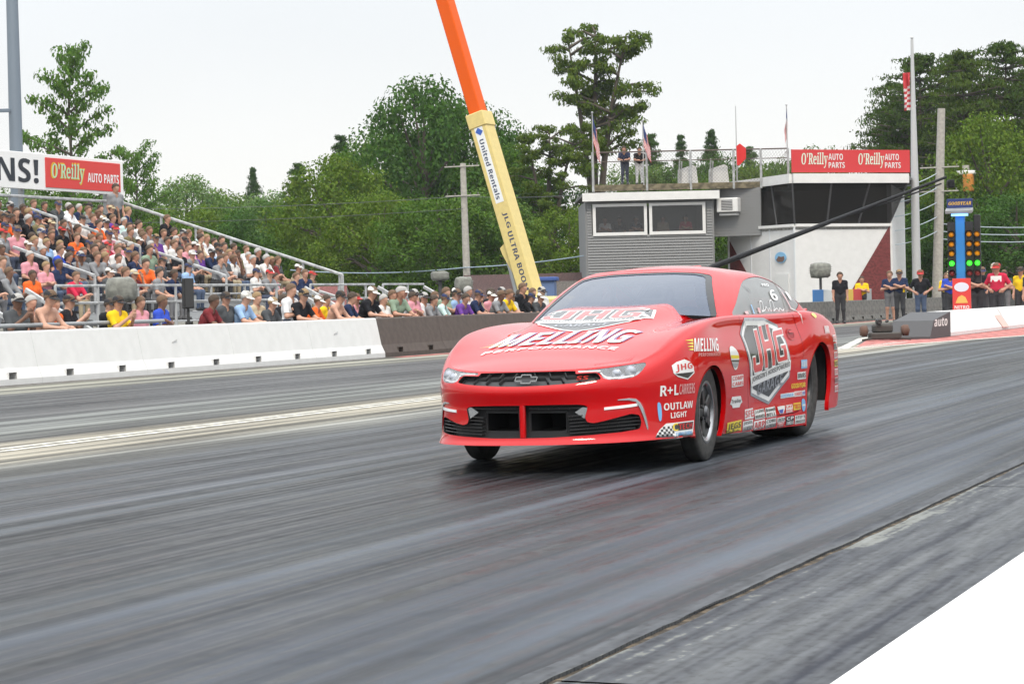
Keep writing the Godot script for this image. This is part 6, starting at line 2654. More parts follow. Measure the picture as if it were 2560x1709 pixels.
func build_car() -> void:
	var car := thing("race_car", "red two-door drag racing coupe covered in sponsor stickers, nose lifted", "race car", Vector3(-5.335, 0, -14.07))
	var far := Vector3(9, 9, 9)
	var any := -far
	var shell := body_surface()
	var cabin := cabin_surface()
	build_maps([shell, cabin])
	var f: PackedFloat32Array
	# the opening under the cabin
	f = field_of(shell, v2([-0.2, -0.60, 0.60, -0.68, 0.70, -0.80, 0.74, -1.1, 0.75, -2.5, 0.70, -2.75, 0.60, -2.85, -0.2, -2.9]), "top", Vector3(-1, 0.7, -4), far)
	shell = surf_clip(shell, neg(f))
	# wheel openings
	var front_arch := soft([0.372, -0.1, 0.372, 0.17, 0.352, 0.36, 0.285, 0.505, 0.15, 0.600, -0.03, 0.632, -0.18, 0.600, -0.29, 0.50, -0.335, 0.36, -0.315, 0.22, -0.275, 0.1, -0.27, -0.1], 4)
	var rear_arch := soft([-2.305, -0.1, -2.315, 0.1, -2.345, 0.42, -2.43, 0.565, -2.56, 0.665, -2.70, 0.712, -2.84, 0.705, -2.97, 0.64, -3.03, 0.50, -3.0, 0.33, -2.94, 0.20, -2.93, -0.1], 4)
	var lips := Surf.new()
	for ar in [front_arch, rear_arch]:
		f = field_of(shell, ar, "side", Vector3(0.35, -1, -4), far)
		shell = surf_clip(shell, neg(f))
		surf_lip(lips, shell, Vector3(-0.035, 0, 0))
	# door, cut free with a narrow gap
	var door_poly := soft([-0.88, 1.10, -0.885, 0.965, -0.90, 0.70, -0.91, 0.40, -0.93, 0.27, -1.02, 0.215, -1.5, 0.20, -2.0, 0.195, -2.16, 0.22, -2.22, 0.30, -2.25, 0.45, -2.27, 0.66, -2.235, 0.86, -2.20, 0.965, -2.19, 1.10], 4)
	f = field_of(shell, door_poly, "side", Vector3(0.55, -1, -4), far)
	var door := surf_clip(shell, less(f, 0.003))
	shell = surf_clip(shell, neg(f, 0.003))
	# lower grille, lamps, upper grille, vents
	var lo := Vector3(-1, -1, 0.55)
	var grille_poly := v2([-0.2, 0.440, 0.0, 0.440, 0.20, 0.441, 0.365, 0.438, 0.405, 0.432, 0.423, 0.418, 0.412, 0.385, 0.405, 0.350, 0.418, 0.325, 0.452, 0.315, 0.52, 0.328, 0.595, 0.348, 0.655, 0.364, 0.690, 0.352, 0.700, 0.30, 0.690, 0.262, 0.60, 0.250, 0.44, 0.241, 0.2, 0.232, -0.2, 0.230])
	f = field_of(shell, grille_poly, "front", lo, far)
	var grille := surf_clip(shell, f)
	shell = surf_clip(shell, neg(f))
	var lamp_poly := v2([0.345, 0.652, 0.44, 0.656, 0.53, 0.664, 0.62, 0.676, 0.700, 0.686, 0.712, 0.670, 0.704, 0.640, 0.688, 0.612, 0.660, 0.594, 0.60, 0.588, 0.545, 0.588, 0.510, 0.600, 0.488, 0.626, 0.468, 0.640, 0.40, 0.640, 0.345, 0.637])
	f = field_of(shell, lamp_poly, "front", lo, far)
	var lamp := surf_clip(shell, f)
	shell = surf_clip(shell, neg(f))
	var band_poly := v2([-0.2, 0.652, 0.0, 0.652, 0.335, 0.650, 0.335, 0.631, 0.46, 0.634, 0.480, 0.622, 0.500, 0.596, 0.49, 0.589, 0.42, 0.580, 0.32, 0.572, 0.15, 0.564, 0.0, 0.561, -0.2, 0.561])
	f = field_of(shell, band_poly, "front", lo, far)
	var band := surf_clip(shell, f)
	shell = surf_clip(shell, neg(f))
	# cabin glass
	var screen_outer := v2([-0.2, 1.296, 0.0, 1.296, 0.25, 1.292, 0.42, 1.279, 0.50, 1.262, 0.525, 1.245, 0.56, 1.195, 0.63, 1.09, 0.70, 0.97, 0.70, 0.90, -0.2, 0.90])
	f = field_of(cabin, screen_outer, "front", Vector3(-1, 0, -1.52), far)
	var screen := surf_clip(cabin, f)
	var roof := surf_clip(cabin, neg(f, 0.0))
	var screen_inner := v2([-0.2, 1.284, 0.0, 1.284, 0.25, 1.280, 0.40, 1.268, 0.47, 1.252, 0.495, 1.235, 0.53, 1.18, 0.60, 1.075, 0.668, 0.97, 0.668, 0.90, -0.2, 0.90])
	f = field_of(screen, screen_inner, "front", Vector3(-1, 0, -1.52), far)
	var frit := surf_clip(screen, neg(f))
	screen = surf_clip(screen, f)
	var glass_poly := soft([-0.875, 0.962, -1.02, 1.035, -1.25, 1.13, -1.48, 1.203, -1.70, 1.233, -1.93, 1.242, -2.10, 1.232, -2.28, 1.198, -2.48, 1.14, -2.62, 1.085, -2.665, 1.05, -2.60, 1.012, -2.45, 0.972, -2.3, 0.957, -2.0, 0.953, -1.5, 0.953, -1.1, 0.955], 4)
	f = field_of(roof, glass_poly, "side", Vector3(0.5, 0, -4), far)
	var side_glass := surf_clip(roof, f)
	roof = surf_clip(roof, neg(f))
	var split := PackedFloat32Array()
	for q in side_glass.p:
		split.append((q.z - lerpf(-2.19, -2.30, (q.y - 0.953) / 0.26)))
	var door_glass := surf_clip(side_glass, less(split, 0.004))
	var quarter := surf_clip(side_glass, neg(split, 0.004))
	f = field_of(roof, v2([-0.2, -2.34, 0.34, -2.335, 0.48, -2.36, 0.56, -2.46, 0.66, -2.78, 0.60, -2.90, 0.3, -2.945, -0.2, -2.955]), "top", Vector3(-1, 0.9, -4), Vector3(9, 1.31, -2.25))
	var backlight := surf_clip(roof, f)
	roof = surf_clip(roof, neg(f))

	# --- panels
	var body := both(shell)
	surf_mb(body, lips, false)
	surf_mb(body, lips, true)
	part("body", body, M.red_paint, car)
	part("roof", both(roof), M.red_paint, car)
	for side in 2:
		var dr := part("door", one_side(door, side == 1), M.red_paint, car)
		# the handle: a shallow oval cup
		var hp := Vector2(-2.06, 0.795)
		var hb := MB.new()
		var ring := MB.new()
		for i in 20:
			var a0 := TAU * i / 20.0
			var a1 := TAU * (i + 1) / 20.0
			var e0 := hp + Vector2(cos(a0) * 0.075, sin(a0) * 0.036)
			var e1 := hp + Vector2(cos(a1) * 0.075, sin(a1) * 0.036)
			lay(hb, hp, e0, e1, "side", 0.0025)
			var f0 := hp + Vector2(cos(a0) * 0.085, sin(a0) * 0.044)
			var f1 := hp + Vector2(cos(a1) * 0.085, sin(a1) * 0.044)
			lay(ring, e0, f0, f1, "side", 0.007)
			lay(ring, e0, f1, e1, "side", 0.007)
		lay(ring, hp + Vector2(0.05, 0.008), hp + Vector2(-0.05, 0.008), hp + Vector2(-0.045, 0.026), "side", 0.012)
		lay(ring, hp + Vector2(0.05, 0.008), hp + Vector2(-0.045, 0.026), hp + Vector2(0.045, 0.026), "side", 0.012)
		if side == 1:
			for q in [hb, ring]:
				for i in q.v.size():
					q.v[i].x = -q.v[i].x
					q.v[i].y += 0.028 * q.v[i].x
					q.n[i].x = -q.n[i].x
				for i in range(0, q.idx.size(), 3):
					var sw: int = q.idx[i + 1]
					q.idx[i + 1] = q.idx[i + 2]
					q.idx[i + 2] = sw
		var cup := part("handle_cup", hb, M.dark_red, dr)
		cup.name = "handle_cup"
		part("handle", ring, M.red_paint, dr)
		part("side_window", one_side(surf_sunk(door_glass, 0.004), side == 1), M.side_glass, car)
		part("quarter_window", one_side(surf_sunk(quarter, 0.004), side == 1), M.side_glass, car)
		# headlight: silver bowl, two projector lenses, a light strip and a clear cover
		var hl := part("headlight", one_side(surf_sunk(lamp, 0.045), side == 1), M.lamp_bowl, car)
		part("cover", one_side(surf_sunk(lamp, 0.003, false), side == 1), M.lamp_cover, hl)
		var sg := -1.0 if side == 1 else 1.0
		for q in [[0.570, 0.622, 1.045, 0.026], [0.640, 0.634, 0.965, 0.030]]:
			b_lens(hl, Vector3(q[0] * sg, q[1] + 0.014 * q[0] * sg, q[2] - 0.018), q[3], sg)
		var st := MB.new()
		for i in 8:
			var x0 := 0.36 + 0.016 * i
			st.bar(Vector3(x0 * sg, 0.646 + 0.014 * x0 * sg, outline_z(x0) - 0.030), Vector3((x0 + 0.017) * sg, 0.646 + 0.014 * x0 * sg, outline_z(x0 + 0.017) - 0.030), 0.012, 0.009)
		var xs := [0.490, 0.505, 0.525, 0.55, 0.60, 0.66]
		var ys := [0.634, 0.614, 0.602, 0.597, 0.598, 0.606]
		for i in 5:
			st.bar(Vector3(xs[i] * sg, ys[i] + 0.014 * xs[i] * sg, outline_z(xs[i]) - 0.026), Vector3(xs[i + 1] * sg, ys[i + 1] + 0.014 * xs[i + 1] * sg, outline_z(xs[i + 1]) - 0.026), 0.012, 0.009)
		part("light_strip", st, M.white_plastic, hl)
		part("marker_strip", nose_strip([0.512, 0.396, 0.413, 0.55, 0.399, 0.416, 0.60, 0.402, 0.420, 0.645, 0.406, 0.424, 0.676, 0.410, 0.428], sg), M.white_plastic, car)
		part("vent_trim", nose_strip([0.585, 0.4535, 0.459, 0.64, 0.4515, 0.464, 0.672, 0.438, 0.458, 0.690, 0.395, 0.432, 0.703, 0.345, 0.395, 0.711, 0.298, 0.350, 0.718, 0.258, 0.308, 0.722, 0.252, 0.275], sg), M.silver, car)
	part("windscreen", both(surf_sunk(screen, 0.004)), M.screen_glass, car)
	part("windscreen_border", both(surf_sunk(frit, 0.002)), M.gloss_black, car)
	part("rear_window", both(surf_sunk(backlight, 0.004)), M.screen_glass, car)

	# --- upper grille: sunk band, raised honeycomb ribs, emblem and badge
	var ug := part("upper_grille", both(surf_sunk(band, 0.03)), M.grille_black, car)
	var b := MB.new()
	for sg in [-1.0, 1.0]:
		b = MB.new()
		for k in 4:
			var x0: float = 0.09 + 0.10 * k
			var pts := [Vector2(x0 - 0.035, 0.642), Vector2(x0 - 0.012, 0.606), Vector2(x0 + 0.055, 0.606), Vector2(x0 + 0.08, 0.575)]
			for i in 3:
				var p0: Vector2 = pts[i]
				var p1: Vector2 = pts[i + 1]
				if p1.x > 0.47 or (p0.y + p1.y) * 0.5 < 0.575:
					continue
				b.bar(Vector3(p0.x * sg, p0.y + 0.014 * p0.x * sg, band_z(p0.x, p0.y) - 0.02), Vector3(p1.x * sg, p1.y + 0.014 * p1.x * sg, band_z(p1.x, p1.y) - 0.02), 0.010, 0.022, 0.003)
		part("grille_rib", b, M.dark_plastic, ug)
	# open cross-shaped emblem
	b = MB.new()
	var em := v2([-0.078, -0.013, -0.032, -0.013, -0.037, -0.027, 0.027, -0.027, 0.032, -0.013, 0.068, -0.013, 0.078, 0.013, 0.032, 0.013, 0.037, 0.027, -0.027, 0.027, -0.032, 0.013, -0.068, 0.013])
	for i in em.size():
		var p0 := em[i]
		var p1 := em[(i + 1) % em.size()]
		b.bar(Vector3(p0.x + 0.02, 0.608 + p0.y, band_z(p0.x, 0.608) + 0.006), Vector3(p1.x + 0.02, 0.608 + p1.y, band_z(p1.x, 0.608) + 0.006), 0.008, 0.007)
	part("emblem", b, M.silver, ug)
	b = MB.new()
	letters(b, "SS", Vector3(0.345, 0.597, band_z(0.345, 0.60) + 0.004), Vector3(0.93, 0.013, -0.36), Vector3(0, 1, 0), 0.075, 0.026, "sans bold", 0.3)
	part("badge", b, M.badge_red, ug)

	# --- lower grille
	grille = surf_sunk(grille, 0.055)
	f = field_of(grille, v2([0.036, 0.272, 0.15, 0.268, 0.272, 0.272, 0.28, 0.29, 0.28, 0.372, 0.27, 0.39, 0.036, 0.392]), "front", lo, far)
	grille = surf_clip(grille, neg(f))
	var lg := part("lower_grille", both(grille), M.dark_plastic, car)
	b = MB.new()
	b.box(Vector3(0, 0.336, 1.225), Vector3(0.036, 0.222, 0.035), Basis(), 0.008)
	part("centre_bar", b, M.red_paint, lg)
	for sg in [-1.0, 1.0]:
		b = MB.new()
		var dx: float = 0.155 * sg
		for e in [[0.034, 0.266, 0.282, 0.266], [0.034, 0.396, 0.282, 0.396], [0.034, 0.266, 0.034, 0.396], [0.282, 0.266, 0.282, 0.396]]:
			b.quad(Vector3(e[0] * sg, e[1], 1.17), Vector3(e[2] * sg, e[3], 1.17), Vector3(e[2] * sg, e[3], 0.80), Vector3(e[0] * sg, e[1], 0.80), Vector3(dx - e[0] * sg, 0.33 - e[1], 0))
		b.quad(Vector3(0.034 * sg, 0.266, 0.80), Vector3(0.282 * sg, 0.266, 0.80), Vector3(0.282 * sg, 0.396, 0.80), Vector3(0.034 * sg, 0.396, 0.80), Vector3(0, 0, 1))
		part("duct_opening", b, M.void_black, lg)
		b = MB.new()
		for e in [[0.035, 0.394, 0.28, 0.394], [0.28, 0.394, 0.28, 0.266], [0.28, 0.266, 0.035, 0.266], [0.035, 0.266, 0.035, 0.394]]:
			b.bar(Vector3(e[0] * sg, e[1], outline_z(e[0]) - 0.055), Vector3(e[2] * sg, e[3], outline_z(e[2]) - 0.055), 0.02, 0.014, 0.003)
		part("duct_frame", b, M.grille_black, lg)
		for s in 6:
			b = MB.new()
			var y: float = 0.252 + 0.022 * s
			var x0 := 0.30 if s < 4 else 0.29
			var x1: float = [0.66, 0.68, 0.69, 0.68, 0.45, 0.40][s]
			var k := 7
			for i in k:
				var xa := lerpf(x0, x1, float(i) / k)
				var xb := lerpf(x0, x1, float(i + 1) / k)
				b.bar(Vector3(xa * sg, y + (xa - 0.3) * 0.05 + 0.014 * xa * sg, outline_z(xa) - 0.030), Vector3(xb * sg, y + (xb - 0.3) * 0.05 + 0.014 * xb * sg, outline_z(xb) - 0.030), 0.030, 0.008, 0.002)
			part("slat", b, M.grille_black, lg)
		b = MB.new()
		for i in 5:
			var xa := 0.04 + 0.066 * i
			b.bar(Vector3(xa * sg, 0.418, outline_z(xa) - 0.035), Vector3((xa + 0.066) * sg, 0.418, outline_z(xa + 0.066) - 0.035), 0.03, 0.012, 0.003)
		part("slat", b, M.grille_black, lg)
		b = MB.new()
		var fin := PackedVector3Array([Vector3(0.335, 0.392, outline_z(0.335) - 0.03), Vector3(0.388, 0.425, outline_z(0.388) - 0.012), Vector3(0.416, 0.420, outline_z(0.416) - 0.01), Vector3(0.398, 0.352, outline_z(0.398) - 0.01)])
		for i in 4:
			fin[i].x *= sg
		b.quad(fin[0], fin[1], fin[2], fin[3], Vector3(0, 0, 1))
		part("fin", b, M.silver, lg)

	# --- what fills the shell: floor pan, wheel housings, dash, cage
	b = MB.new()
	b.box(Vector3(0, 0.20, -1.25), Vector3(1.50, 0.05, 1.9), Basis(Vector3.RIGHT, -0.034), 0.01)
	b.box(Vector3(0, 0.25, 0.55), Vector3(1.2, 0.05, 0.9), Basis(), 0.01)
	b.box(Vector3(0, 0.33, -2.95), Vector3(1.2, 0.05, 0.7), Basis(), 0.01)
	b.box(Vector3(0, 0.55, -0.52), Vector3(1.50, 0.76, 0.03))
	b.box(Vector3(0, 0.60, -2.15), Vector3(1.56, 0.7, 0.03))
	for sg in [-1.0, 1.0]:
		b.box(Vector3(0.56 * sg, 0.48, 0.02), Vector3(0.03, 0.5, 0.86))
		b.box(Vector3(0.70 * sg, 0.70, 0.02), Vector3(0.28, 0.03, 0.80))
		b.box(Vector3(0.70 * sg, 0.45, 0.42), Vector3(0.26, 0.5, 0.03))
		b.box(Vector3(0.68 * sg, 0.45, -0.42), Vector3(0.26, 0.5, 0.03))
		b.box(Vector3(0.38 * sg, 0.55, -2.6), Vector3(0.03, 0.6, 0.95))
		b.box(Vector3(0.58 * sg, 0.86, -2.6), Vector3(0.40, 0.03, 0.95))
		b.box(Vector3(0.63 * sg, 0.55, -3.08), Vector3(0.48, 0.6, 0.03))
	part("chassis", b, M.flat_black, car)
	b = MB.new()
	b.box(Vector3(0, 0.93, -0.95), Vector3(1.44, 0.10, 0.5), Basis(Vector3.RIGHT, 0.1), 0.03)
	part("dashboard", b, M.flat_black, car)
	b = MB.new()
	for sg in [-1.0, 1.0]:
		b.tube([Vector3(0.66 * sg, 0.25, -0.85), Vector3(0.66 * sg, 0.92, -0.92), Vector3(0.52 * sg, 1.22, -1.45), Vector3(0.50 * sg, 1.25, -1.9), Vector3(0.60 * sg, 0.9, -2.12)], [0.02], 8)
		b.tube([Vector3(0.50 * sg, 1.25, -1.9), Vector3(0.60 * sg, 0.3, -1.95)], [0.02], 8)
	b.tube([Vector3(0.50, 1.25, -1.9), Vector3(-0.50, 1.25, -1.9)], [0.02], 8)
	b.tube([Vector3(0.52, 1.22, -1.45), Vector3(-0.52, 1.22, -1.45)], [0.02], 8)
	b.tube([Vector3(-0.50, 1.25, -1.9), Vector3(0.60, 0.3, -1.95)], [0.02], 8)
	b.tube([Vector3(-0.08, 0.95, -0.95), Vector3(-0.04, 1.24, -1.45)], [0.016], 8)
	part("roll_cage", b, M.cage_grey, car)
	b = MB.new()
	b.box(Vector3(0.34, 0.62, -1.78), Vector3(0.5, 0.8, 0.09), Basis(Vector3.RIGHT, -0.22), 0.04)
	b.box(Vector3(0.34, 0.30, -1.50), Vector3(0.5, 0.12, 0.5), Basis(), 0.04)
	part("seat", b, M.flat_black, car)
	b = MB.new()
	for i in 16:
		var a0 := TAU * i / 16.0
		var a1 := TAU * (i + 1) / 16.0
		b.tube([Vector3(0.34 + cos(a0) * 0.14, 0.90 + sin(a0) * 0.13, -1.22 + sin(a0) * 0.04), Vector3(0.34 + cos(a1) * 0.14, 0.90 + sin(a1) * 0.13, -1.22 + sin(a1) * 0.04)], [0.014], 6, false)
	part("steering_wheel", b, M.flat_black, car)
	# low rear spoiler on the deck
	b = MB.new()
	b.box(Vector3(0, 0.965, -3.30), Vector3(1.30, 0.02, 0.16), Basis(Vector3.RIGHT, 0.25), 0.006)
	part("spoiler", b, M.red_paint, car)
	# door-shut line rivets and a vertical aerial stalk on the roof are too small to tell apart; the roof hatch ridge shows
	b = MB.new()
	b.box(Vector3(0.0, 1.334, -1.72), Vector3(0.46, 0.016, 0.30), Basis(Vector3.RIGHT, 0.03), 0.007)
	part("roof_hatch", car_roll(b), M.red_paint, car)

	# --- wheels
	build_wheel(car, Vector3(0.795, 0.330, 0.045), 0.330, 0.125, 0.20, 1.0, false)
	build_wheel(car, Vector3(-0.795, 0.330, 0.045), 0.330, 0.125, 0.20, -1.0, false)
	build_wheel(car, Vector3(0.640, 0.412, -2.52), 0.412, 0.43, 0.205, 1.0, true)
	build_wheel(car, Vector3(-0.640, 0.412, -2.52), 0.412, 0.43, 0.205, -1.0, true)
	car_decals(car)

func outline_z(x: float) -> float:
	return interp([[0.0, 1.24], [0.11, 1.236], [0.22, 1.225], [0.32, 1.199], [0.42, 1.16], [0.50, 1.117], [0.58, 1.06], [0.64, 1.0], [0.70, 0.92], [0.75, 0.83], [0.79, 0.74]], absf(x))

# a thin moulding on the nose: triples of x, lower y, upper y
func nose_strip(t: Array, sg: float) -> MB:
	var b := MB.new()
	for i in range(0, t.size() - 3, 3):
		var q := []
		for k in [[i, 1], [i + 3, 1], [i + 3, 2], [i, 2]]:
			var x: float = t[k[0]]
			q.append(Vector3(x * sg, t[k[0] + k[1]] + 0.014 * x * sg, 0.0))
		for lift in [0.008, 0.001]:
			var p := []
			for j in 4:
				var x: float = absf(q[j].x)
				var n2 := Vector2(-(outline_z(x + 0.01) - outline_z(x - 0.01)), 0.02).normalized()
				p.append(Vector3((x + n2.x * lift) * sg, q[j].y, outline_z(x) + n2.y * lift))
			if lift > 0.005:
				b.quad(p[0], p[1], p[2], p[3], Vector3(sg, 0, 1))
				for j in 4:
					var d: Vector3 = p[(j + 1) % 4] - p[j]
					b.quad(p[j], p[(j + 1) % 4], p[(j + 1) % 4] - Vector3(0, 0, 0.012), p[j] - Vector3(0, 0, 0.012), d.cross(Vector3(0, 0, 1)))
	return b

func band_z(x: float, y: float) -> float:
	return outline_z(x) + lerpf(-0.005, -0.085, clampf((y - 0.565) / 0.09, 0.0, 1.0))

func b_lens(parent: Node, at: Vector3, r: float, _sg: float) -> void:
	var b := MB.new()
	b.lathe(at, Vector3(0, 0, 1), [Vector2(r * 1.15, -0.02), Vector2(r * 1.15, 0.0), Vector2(r * 0.98, 0.003), Vector2(r * 0.9, 0.008), Vector2(r * 0.6, 0.016), Vector2(r * 0.3, 0.02), Vector2(0.0, 0.021)], 20)
	part("lens", b, M.lens, parent)

func shrink(poly: PackedVector2Array, d: float) -> PackedVector2Array:
	var r := Geometry2D.offset_polygon(poly, -d)
	return r[0] if r.size() > 0 else poly

func car_decals(car: Node3D) -> void:
	# the big shield on the door: grey edge, white rim, black field, red letters outlined white, white band, black foot
	var hexa := v2([-1.00, 0.938, -1.49, 0.930, -1.80, 0.875, -1.915, 0.75, -1.965, 0.60, -1.94, 0.47, -1.455, 0.290, -0.975, 0.380, -0.935, 0.60, -0.83, 0.825])
	var d := part("shield_decal", lay_poly(hexa, "side", 0.003), M.decal_grey, car)
	d.set_meta("label", "large white-rimmed shield logo on the driver's door")
	part("rim", lay_poly(shrink(hexa, 0.022), "side", 0.0045), M.decal_white, d)
	var inner := shrink(hexa, 0.055)
	part("field", lay_poly(inner, "side", 0.006), M.decal_black, d)
	var band := v2([-0.975, 0.440, -1.945, 0.525, -1.955, 0.60, -0.945, 0.515])
	part("band", lay_poly(band, "side", 0.0075), M.decal_white, d)
	# block letters J H G as outlines, sheared with the shield
	var glyphs := {
		"J": v2([0.62, 1.0, 1.0, 1.0, 1.0, 0.14, 0.86, 0.0, 0.16, 0.0, 0.0, 0.14, 0.0, 0.42, 0.34, 0.42, 0.34, 0.24, 0.62, 0.24]),
		"H": v2([0.0, 0.0, 0.34, 0.0, 0.34, 0.40, 0.66, 0.40, 0.66, 0.0, 1.0, 0.0, 1.0, 1.0, 0.66, 1.0, 0.66, 0.64, 0.34, 0.64, 0.34, 1.0, 0.0, 1.0]),
		"G": v2([0.0, 0.12, 0.14, 0.0, 1.0, 0.0, 1.0, 0.54, 0.5, 0.54, 0.5, 0.36, 0.66, 0.36, 0.66, 0.22, 0.34, 0.22, 0.34, 0.76, 1.0, 0.76, 1.0, 1.0, 0.14, 1.0, 0.0, 0.88]),
	}
	var cells := [["J", -1.00, -1.27, 0.525, 0.845], ["H", -1.30, -1.58, 0.550, 0.880], ["G", -1.61, -1.885, 0.580, 0.835]]
	for c in cells:
		var g: PackedVector2Array = glyphs[c[0]]
		var pl := PackedVector2Array()
		for q in g:
			var xx: float = lerpf(c[1], c[2], q.x)
			pl.append(Vector2(xx, lerpf(c[3], c[4], q.y) - (xx - c[1]) * 0.05))
		var letter := part("letter", lay_poly(pl, "side", 0.0075), M.decal_white, d)
		letter.name = "letter"
		var fat := shrink(pl, 0.013)
		var red := lay_poly(fat, "side", 0.009)
		part("letter_fill", red, M.decal_red, d)
	var b := MB.new()
	lay_text(b, "JOHNSON'S HORSEPOWERED", Vector2(-0.985, 0.462), Vector2(-0.945, 0.083), Vector2(0, 0.048), "side", 0.009)
	part("lettering", b, M.decal_black, d)
	b = MB.new()
	lay_text(b, "GARAGE", Vector2(-1.14, 0.372), Vector2(-0.62, 0.054), Vector2(0, 0.085), "side", 0.009)
	part("lettering", b, M.decal_grey, d)

	# front fender
	b = MB.new()
	lay_text(b, "MELLING", Vector2(0.33, 0.735), Vector2(-0.50, -0.012), Vector2(-0.05, 0.088), "side", 0.004)
	var dm := part("decal", b, M.decal_white, car)
	b = MB.new()
	lay_text(b, "PERFORMANCE", Vector2(0.27, 0.700), Vector2(-0.47, -0.010), Vector2(-0.01, 0.022), "side", 0.004)
	part("lettering", b, M.decal_pink, dm)
	b = MB.new()
	for i in 4:
		lay(b, Vector2(0.42, 0.75 + 0.02 * i), Vector2(0.34 - 0.01 * i, 0.742 + 0.02 * i), Vector2(0.335 - 0.01 * i, 0.757 + 0.02 * i), "side", 0.004)
	part("flame_stripe", b, M.decal_yellow, dm)
	# small shield
	var sh := v2([0.655, 0.655, 0.60, 0.675, 0.50, 0.690, 0.42, 0.670, 0.375, 0.640, 0.365, 0.595, 0.47, 0.555, 0.60, 0.580, 0.645, 0.605])
	d = part("decal", lay_poly(sh, "side", 0.003), M.decal_white, car)
	part("field", lay_poly(v2([0.63, 0.600, 0.375, 0.603, 0.47, 0.565, 0.595, 0.587]), "side", 0.0045), M.decal_black, d)
	b = MB.new()
	lay_text(b, "JHG", Vector2(0.62, 0.607), Vector2(-0.225, 0.008), Vector2(0, 0.052), "side", 0.0045)
	part("lettering", b, M.decal_red, d)
	b = MB.new()
	lay_text(b, "R+L", Vector2(0.78, 0.462), Vector2(-0.19, 0.0), Vector2(0, 0.068), "side", 0.004)
	d = part("decal", b, M.decal_white, car)
	b = MB.new()
	lay_text(b, "CARRIERS", Vector2(0.58, 0.462), Vector2(-0.215, 0.0), Vector2(0, 0.068), "side", 0.004)
	part("lettering", b, M.decal_pink, d)
	b = MB.new()
	lay_text(b, "OUTLAW", Vector2(0.745, 0.368), Vector2(-0.345, 0.0), Vector2(0, 0.046), "side", 0.004)
	d = part("decal", b, M.decal_white, car)
	b = MB.new()
	lay_text(b, "LIGHT", Vector2(0.68, 0.314), Vector2(-0.19, 0.0), Vector2(0, 0.036), "side", 0.004)
	part("lettering", b, M.decal_white, d)
	part("emblem", lay_poly(soft([0.80, 0.42, 0.775, 0.415, 0.765, 0.36, 0.772, 0.31, 0.79, 0.305, 0.80, 0.36], 3), "side", 0.004), M.decal_blue, d)
	# chequered plate with yellow and red lettering low on the corner
	d = part("decal", lay_poly(v2([0.855, 0.193, 0.79, 0.25, 0.73, 0.283, 0.385, 0.283, 0.415, 0.185, 0.60, 0.184]), "side", 0.003), M.decal_white, car)
	b = MB.new()
	for i in 8:
		for j in 5:
			if (i + j) % 2 == 0:
				var a0 := 0.83 - 0.022 * i
				var y0 := 0.198 + 0.0165 * j
				if y0 + 0.016 < 0.275 and y0 < 0.2 + (0.86 - a0) * 0.62:
					lay(b, Vector2(a0, y0), Vector2(a0 - 0.022, y0), Vector2(a0 - 0.022, y0 + 0.0165), "side", 0.0045)
					lay(b, Vector2(a0, y0), Vector2(a0 - 0.022, y0 + 0.0165), Vector2(a0, y0 + 0.0165), "side", 0.0045)
	part("chequer", b, M.decal_black, d)
	part("panel", lay_poly(v2([0.645, 0.228, 0.415, 0.228, 0.40, 0.276, 0.645, 0.276]), "side", 0.0045), M.decal_black, d)
	b = MB.new()
	lay_text(b, "C", Vector2(0.668, 0.228), Vector2(-0.062, 0.0), Vector2(0, 0.05), "side", 0.006)
	part("lettering", b, M.decal_yellow, d)
	b = MB.new()
	lay_text(b, "TECH", Vector2(0.60, 0.234), Vector2(-0.18, 0.0), Vector2(0, 0.038), "side", 0.006)
	part("lettering", b, M.decal_red, d)
	b = MB.new()
	lay_text(b, "MANUFACTURING", Vector2(0.64, 0.196), Vector2(-0.21, 0.0), Vector2(0, 0.022), "side", 0.0045)
	part("lettering", b, M.decal_blue, d)

	# panel between the front wheel and the door
	d = part("decal", lay_poly(soft([-0.46, 0.735, -0.54, 0.745, -0.65, 0.705, -0.675, 0.655, -0.62, 0.595, -0.55, 0.580, -0.49, 0.615, -0.455, 0.67], 4), "side", 0.003), M.decal_white, car)
	part("stripe", lay_poly(v2([-0.462, 0.685, -0.665, 0.678, -0.668, 0.655, -0.462, 0.662]), "side", 0.0045), M.decal_yellow, d)
	part("stripe", lay_poly(v2([-0.465, 0.652, -0.668, 0.646, -0.655, 0.63, -0.472, 0.638]), "side", 0.0045), M.decal_black, d)
	part("stripe", lay_poly(v2([-0.47, 0.632, -0.65, 0.624, -0.62, 0.602, -0.555, 0.590, -0.50, 0.610]), "side", 0.0045), M.decal_grey, d)
	sticker(car, -0.455, -0.765, 0.460, 0.540, "decal_white", "decal_red", ["COMP", "CAMS"])
	d = part("decal", lay_poly(v2([-0.43, 0.345, -0.47, 0.395, -0.69, 0.390, -0.73, 0.345, -0.69, 0.335, -0.66, 0.312, -0.50, 0.315, -0.47, 0.337]), "side", 0.003), M.decal_white, car)
	b = MB.new()
	lay_text(b, "Trailer", Vector2(-0.455, 0.348), Vector2(-0.25, -0.002), Vector2(0, 0.028), "side", 0.0045)
	part("lettering", b, M.decal_black, d)
	sticker(car, -0.400, -0.715, 0.143, 0.218, "decal_yellow", "decal_black", ["JEGS"], -0.01)
	# two rows above the sill
	sticker(car, -0.80, -1.03, 0.215, 0.288, "decal_white", "decal_red", ["SFE"], 0.0)
	sticker(car, -1.06, -1.325, 0.200, 0.268, "decal_white", "decal_black", ["J-LINE", "BRAKES"], 0.0)
	sticker(car, -1.355, -1.60, 0.196, 0.268, "decal_white", "decal_black", ["Browell", "BELL"], 0.0)
	d = part("decal", lay_poly(v2([-1.655, 0.262, -1.83, 0.262, -1.83, 0.238, -1.78, 0.205, -1.70, 0.205, -1.67, 0.235]), "side", 0.003), M.decal_white, car)
